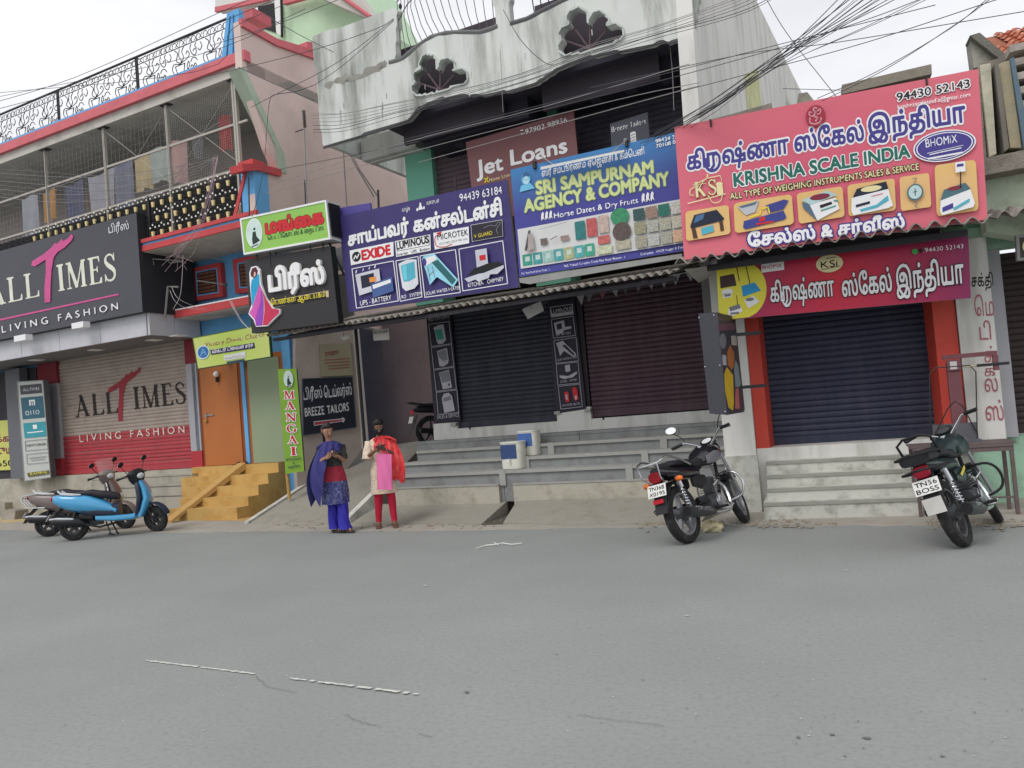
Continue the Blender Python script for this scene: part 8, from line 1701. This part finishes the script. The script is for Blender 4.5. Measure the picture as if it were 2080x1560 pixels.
def figure(label, loc, rotz, sk, J, hair_f, mask, shoes):
    """J: joints in the figure's own frame (x right in view, -y towards the viewer)"""
    t = thing('person', label, 'person', loc, (0, 0, rotz))
    V = [(*J['pelvis'], .105, .085), (*J['waist'], .095, .075), (*J['chest'], .115, .085), (*J['neck0'], .055), (*J['neck1'], .043), (*J['jaw'], .05, .055), (*J['head'], .076, .088), (*J['crown'], .05, .06)]
    E_ = [(0, 1), (1, 2), (2, 3), (3, 4), (4, 5), (5, 6), (6, 7)]
    for s in ('L', 'R'):
        b = len(V); V += [(*J['sh' + s], .05), (*J['el' + s], .034), (*J['wr' + s], .022)]; E_ += [(2, b), (b, b + 1), (b + 1, b + 2)]
        b = len(V); V += [(*J['hip' + s], .085), (*J['kn' + s], .052), (*J['an' + s], .034), (*J['toe' + s], .026, .02)]; E_ += [(0, b), (b, b + 1), (b + 1, b + 2), (b + 2, b + 3)]
    mb = skin_body(V, E_)
    for s, th in (('L', 1), ('R', -1)):
        w = Vector(J['wr' + s]); d = Vector(J['hd' + s]) - w; hand(mb, w, d, Vector((0, .5, .6)), Vector((0, -.2, 1)), s=.95)
    build(mb, 'body', sk, t, smooth='all', local=True)
    head(t, J['head'], J['look'], sk, HAIR, mask)
    for s in ('L', 'R'):
        a = Vector(J['an' + s]); q = Vector(J['toe' + s]); d = (q - a); d.z = 0; d.normalize(); n = Vector((-d.y, d.x, 0)); g = min(a.z, q.z) - .035
        base = Vector((a.x, a.y, 0)); tilt = (q.z - (a.z - .045)) * 0
        mb = MB(); pts = [(-.07, .03), (0, .034), (.08, .042), (.15, .04), (.18, .02)]
        mb.loft([(base + d * x + Vector((0, 0, max(.012, q.z - .03) if False else a.z - .062)), n * w, Vector((0, 0, .012)), 3) for x, w in pts], 12); so2 = build(mb, 'sandal', shoes, t, smooth=True, local=True)
        for x in (.02, .10): mb = MB(); c = base + d * x + Vector((0, 0, a.z - .055)); mb.tube([c - n * .042, c - n * .025 + Vector((0, 0, .045 - x * .15)), c + n * .025 + Vector((0, 0, .045 - x * .15)), c + n * .042], .007, 6); o = build(mb, 'strap', shoes, None); adopt(o, so2, t)
    return t
def sleeve(par, a, b, r0, r1, m, name='sleeve', ph=0):
    a, b = Vector(a), Vector(b); d = (b - a).normalized(); u = d.orthogonal().normalized(); v = d.cross(u); R_ = []
    for i in range(7):
        q = i / 6; rr2 = r0 + (r1 - r0) * q; R_.append([a.lerp(b, q) + (u * math.cos(w) + v * math.sin(w)) * (rr2 + .004 * math.sin(3 * w + i * 1.7 + ph)) for w in [2 * math.pi * k / 16 for k in range(16)]])
    return build(tubeskin(R_), name, m, par, smooth='all', local=True, fix=False)
def leg(par, P, m, name='trouser_leg', fold=.006):
    """P: list of (x, y, z, r)"""
    R_ = []
    for i in range(len(P) - 1):
        for q in range(5):
            t = q / 5; a, b = P[i], P[i + 1]; c = [a[k] + (b[k] - a[k]) * t for k in range(4)]; R_.append(folds(c, c[3], c[3], fold * (.5 + (1 - c[2])), 5, c[2] * 22, 20))
    c = P[-1]; R_.append(folds(c, c[3], c[3], fold, 5, 1, 20)); return build(tubeskin(R_), name, m, par, smooth='all', local=True, fix=False)
# ---- woman with the blue shawl, walking
DARKTOP = M((44, 48, 54), .8, .3, 60, dirt=(96, 86, 66), damt=.8, dscale=40); REDB = M((158, 44, 64), .8, .2, 26); BLUK = M((56, 60, 116), .8, .15, 20, dirt=(150, 152, 176), damt=.7, dscale=26); SHAWL = M((56, 56, 116), .8, .08, 8); SALW = M((52, 48, 160), .8, .06, 8); SK1 = M((172, 130, 106), .5, .05, 10); SK2 = M((126, 92, 76), .5, .05, 10)
J = dict(pelvis=(0, 0, .84), waist=(0, .005, .98), chest=(-.01, .01, 1.16), neck0=(-.02, .01, 1.28), neck1=(-.03, -.005, 1.34), jaw=(-.035, -.035, 1.40), head=(-.04, -.04, 1.465), crown=(-.04, -.03, 1.53), shL=(.13, .0, 1.235), shR=(-.16, .0, 1.235), elL=(.16, -.04, 1.01), elR=(-.19, -.06, 1.02), wrL=(.08, -.22, 1.10), wrR=(-.09, -.22, 1.09), hdL=(.03, -.27, 1.12), hdR=(-.01, -.27, 1.12),
         hipL=(.075, 0, .80), hipR=(-.075, 0, .80), knL=(.10, -.04, .44), knR=(-.04, .03, .44), anL=(.10, -.06, .085), anR=(-.03, .10, .085), toeL=(.19, -.15, .035), toeR=(.03, .0, .035), look=(.30, -.85, -.34))
base1 = gz(686, 1083)
w1 = figure('woman in a blue shawl and salwar walking while she looks at her phone', base1, math.radians(35), SK1, J, None, False, M((70, 62, 56), .7))
def kurta(par, bands, name, hem_dx=0, flare=0, ph=0, yoff=0):
    """bands: (z_top, z_bottom, material); body outline by height"""
    prof = [(1.30, -.02, .075, .06), (1.27, -.015, .13, .075), (1.22, -.01, .165, .095), (1.12, -.005, .15, .105), (1.0, .0, .125, .098), (.92, 0, .14, .105), (.82, .0, .17, .12), (.70, .01, .172, .125), (.55, .01, .185 + flare, .14 + flare), (.40, hem_dx, .185 + flare, .145 + flare), (.34, hem_dx, .185 + flare * 1.1, .145 + flare)]
    for zt_, zb_, m in bands:
        R_ = []; n = max(4, int((zt_ - zb_) / .03))
        for i in range(n + 1):
            z = zt_ + (zb_ - zt_) * i / n
            for a, b in zip(prof[:-1], prof[1:]):
                if a[0] >= z >= b[0]: q = (a[0] - z) / (a[0] - b[0]); c = [a[k] + (b[k] - a[k]) * q for k in range(4)]; break
            am = .004 + .012 * max(0, .9 - z); R_.append(folds((c[1], yoff, z), c[2], c[3], am, 6, ph + z * 3, 36))
        build(tubeskin(R_), name, m, par, smooth='all', local=True, fix=False)
kurta(w1, ((1.30, .95, DARKTOP), (.95, .74, REDB), (.74, .42, BLUK)), 'kurta')
leg(w1, [(.07, 0, .80, .08), (.09, -.04, .44, .072), (.10, -.065, .13, .075), (.11, -.07, .06, .092)], SALW, fold=.010); leg(w1, [(-.06, 0, .80, .08), (-.04, .02, .44, .072), (-.035, .08, .13, .075), (-.03, .09, .06, .09)], SALW, fold=.010)
sleeve(w1, (.13, 0, 1.24), (.165, -.035, 1.04), .062, .052, DARKTOP); sleeve(w1, (-.15, 0, 1.24), (-.19, -.05, 1.04), .062, .055, DARKTOP)
# shawl: wraps the shoulders and billows out to the left, down to the knee
mb = MB()
def shawl(u, v):
    # u from the right shoulder across the chest to the left, v downwards
    if True:
        top = Vector((.15 - .33 * u, -.075 - .05 * math.sin(math.pi * u), 1.305 - .075 * abs(2 * u - 1) ** 2))
        lo = Vector((.10 - .39 * u ** .8, -.12 - .10 * math.sin(math.pi * u), 1.17 - .77 * max(0, (u - .28) / .72) ** .8)); p = top.lerp(lo, v)
        p.x -= .10 * math.sin(math.pi * v) * max(0, u - .35) * 1.5 - .16 * v ** 3 * max(0, u - .5); p.y += .018 * math.sin(u * 26 + v * 5) * (.3 + v)
        return p
mb.grid(shawl, 34, 26); build(mb, 'shawl', SHAWL, w1, smooth='all', local=True, fix=False)
mb = MB()
def shawl2(u, v):
    top = Vector((-.18 + .33 * u, .02 + .09 * math.sin(math.pi * u), 1.305 - .075 * abs(2 * u - 1) ** 2)); lo = Vector((-.34 + .36 * u, .10 + .12 * math.sin(math.pi * u), .40 + .5 * u)); p = top.lerp(lo, v); p.x -= .11 * math.sin(math.pi * v) * (1 - u); p.y += .015 * math.sin(u * 22 + v * 4) * (.3 + v) - .1 * (1 - u) * (1 - .3 * v); return p
mb.grid(shawl2, 24, 20); build(mb, 'shawl', SHAWL, w1, smooth='all', local=True, fix=False)
mb = MB(); mb.grid(lambda u, v: Vector((-.21 + .38 * u, -.10 + .20 * v, 1.30 + .02 * math.sin(math.pi * v) - .075 * abs(2 * u - 1) ** 2)), 16, 6); build(mb, 'shawl', SHAWL, w1, smooth='all', local=True, fix=False)
def phone(lb, par_loc, rot, c, tilt):
    t = thing('phone', lb, 'phone', par_loc, (0, 0, rot)); t.location = Vector(par_loc) + Matrix.Rotation(rot, 3, 'Z') @ Vector(c)
    mb = MB(); mb.hexa([(-.06, -.036, -.006), (.08, -.036, .02), (.08, -.030, .028), (-.06, -.030, .002), (-.06, .036, .012), (.08, .036, .038), (.08, .042, .046), (-.06, .042, .02)]); build(mb, 'case', M((36, 34, 44), .3), t, local=True)
    mb = MB(); mb.add([Vector((-.055, -.026, .0045)), Vector((.075, -.026, .029)), Vector((.075, .036, .044)), Vector((-.055, .036, .019))], [(0, 1, 2, 3)]); build(mb, 'screen', M((20, 22, 30), .1), t, local=True, fix=False)
phone('dark smartphone held by the woman in the blue shawl', base1, math.radians(35), (.05, -.29, 1.14), 0)
# ---- woman with the red shawl, pink bag
KUR = M((222, 206, 184), .8, .1, 40, dirt=(176, 140, 128), damt=.7, dscale=34); RSH = M((226, 62, 68), .75, .1, 9, dirt=(236, 130, 120), damt=.6, dscale=14); LEG = M((186, 30, 60), .75, .06, 8)
J2 = dict(pelvis=(0, 0, .85), waist=(0, .005, .99), chest=(.0, .01, 1.17), neck0=(.0, .01, 1.29), neck1=(.0, -.005, 1.35), jaw=(-.002, -.04, 1.40), head=(-.004, -.05, 1.465), crown=(-.004, -.035, 1.535), shL=(.155, 0, 1.24), shR=(-.155, 0, 1.24), elL=(.19, -.06, 1.04), elR=(-.20, -.06, 1.04), wrL=(.07, -.23, 1.13), wrR=(-.07, -.23, 1.13), hdL=(.015, -.27, 1.155), hdR=(-.015, -.27, 1.155),
          hipL=(.075, 0, .80), hipR=(-.075, 0, .80), knL=(.10, -.03, .46), knR=(-.08, .0, .46), anL=(.12, -.02, .085), anR=(-.10, .05, .085), toeL=(.13, -.13, .035), toeR=(-.11, -.06, .035), look=(.02, -.84, -.54))
base2 = gz(785, 1072)
w2 = figure('woman in cream dress, red shawl, leggings and black mask looking at her phone', base2, math.radians(32), SK2, J2, None, True, M((110, 80, 70), .7))
kurta(w2, ((1.30, .50, KUR),), 'kurta', ph=1.3)
leg(w2, [(.07, 0, .82, .085), (.10, -.03, .46, .062), (.12, -.02, .12, .042), (.12, -.02, .09, .045)], LEG, 'legging', .002); leg(w2, [(-.07, 0, .82, .085), (-.08, 0, .46, .062), (-.10, .05, .12, .042), (-.10, .05, .09, .045)], LEG, 'legging', .002)
sleeve(w2, (.15, 0, 1.24), (.19, -.06, 1.0), .05, .055, KUR); sleeve(w2, (-.155, 0, 1.25), (-.205, -.06, 1.0), .06, .075, KUR)
mb = MB()
def rs(u, v):
    top = Vector((.00 + .225 * u, -.09 + .07 * u, 1.325 - .10 * u * u)); lo = Vector((.05 + .26 * u, -.15 + .05 * u, .74 - .12 * u)); p = top.lerp(lo, v); p.x += .05 * math.sin(math.pi * v) * u; p.y -= .05 * math.sin(math.pi * v); p.y += .016 * math.sin(u * 20 + v * 6) * (.3 + v); p.z += .02 * math.sin(u * 14) * v; return p
mb.grid(rs, 26, 22); build(mb, 'shawl', RSH, w2, smooth='all', local=True, fix=False)
mb = MB(); mb.grid(lambda u, v: Vector((.03 + .15 * v + .12 * u * v, .04 + .024 * math.sin(u * 8 + v * 3) + .06 * u, 1.31 - .08 * v * v - (.04 + .6 * v) * u)), 20, 14); build(mb, 'shawl', RSH, w2, smooth='all', local=True, fix=False)
mb = MB(); mb.grid(lambda u, v: Vector((-.10 + .33 * u, -.10 + .19 * v, 1.295 + .03 * math.sin(math.pi * v) - .07 * max(0, 2 * u - 1) ** 2 - .03 * max(0, 1 - 2 * u) ** 2)), 14, 6); build(mb, 'shawl', RSH, w2, smooth='all', local=True, fix=False)
mb = MB(); mb.grid(lambda u, v: Vector((-.085 + .075 * u + .01 * math.sin(v * 7), -.135 - .01 * math.sin(v * 11 + u * 4), 1.31 - .20 * v)), 6, 10); build(mb, 'shawl', RSH, w2, smooth='all', local=True, fix=False)
phone('dark smartphone held in both hands by the woman in the red shawl', base2, math.radians(32), (-.01, -.30, 1.165), 0)
BGM = M((236, 120, 176), .55, .04, 8)
rt = math.radians(32); bg = thing('carrier_bag', 'bright pink flat carrier bag hanging from the hands of the woman in red', 'bag', base2 + Matrix.Rotation(rt, 3, 'Z') @ Vector((.03, -.27, .58)), (0, 0, rt))
mb = MB(); mb.grid(lambda u, v: Vector((-.105 + .21 * u + .02 * (v - .5) + .012 * (1 - v) * (2 * u - 1) * -1, -.02 - .012 * math.sin(math.pi * u) * math.sin(math.pi * v) + .004 * math.sin(u * 11 + v * 6), .50 * v - .02 * u)), 12, 14); mb.grid(lambda u, v: Vector((-.105 + .21 * u + .02 * (v - .5), .012 + .008 * math.sin(math.pi * u), .50 * v - .02 * u)), 8, 8); build(mb, 'bag_sheet', BGM, bg, smooth='all', local=True, fix=False)
for q in (-.03, .05): mb = MB(); mb.tube([(q - .02, -.02, .48), (q, -.015, .56), (q + .02, -.02, .48)], .006, 5); build(mb, 'handle', BGM, bg, local=True)
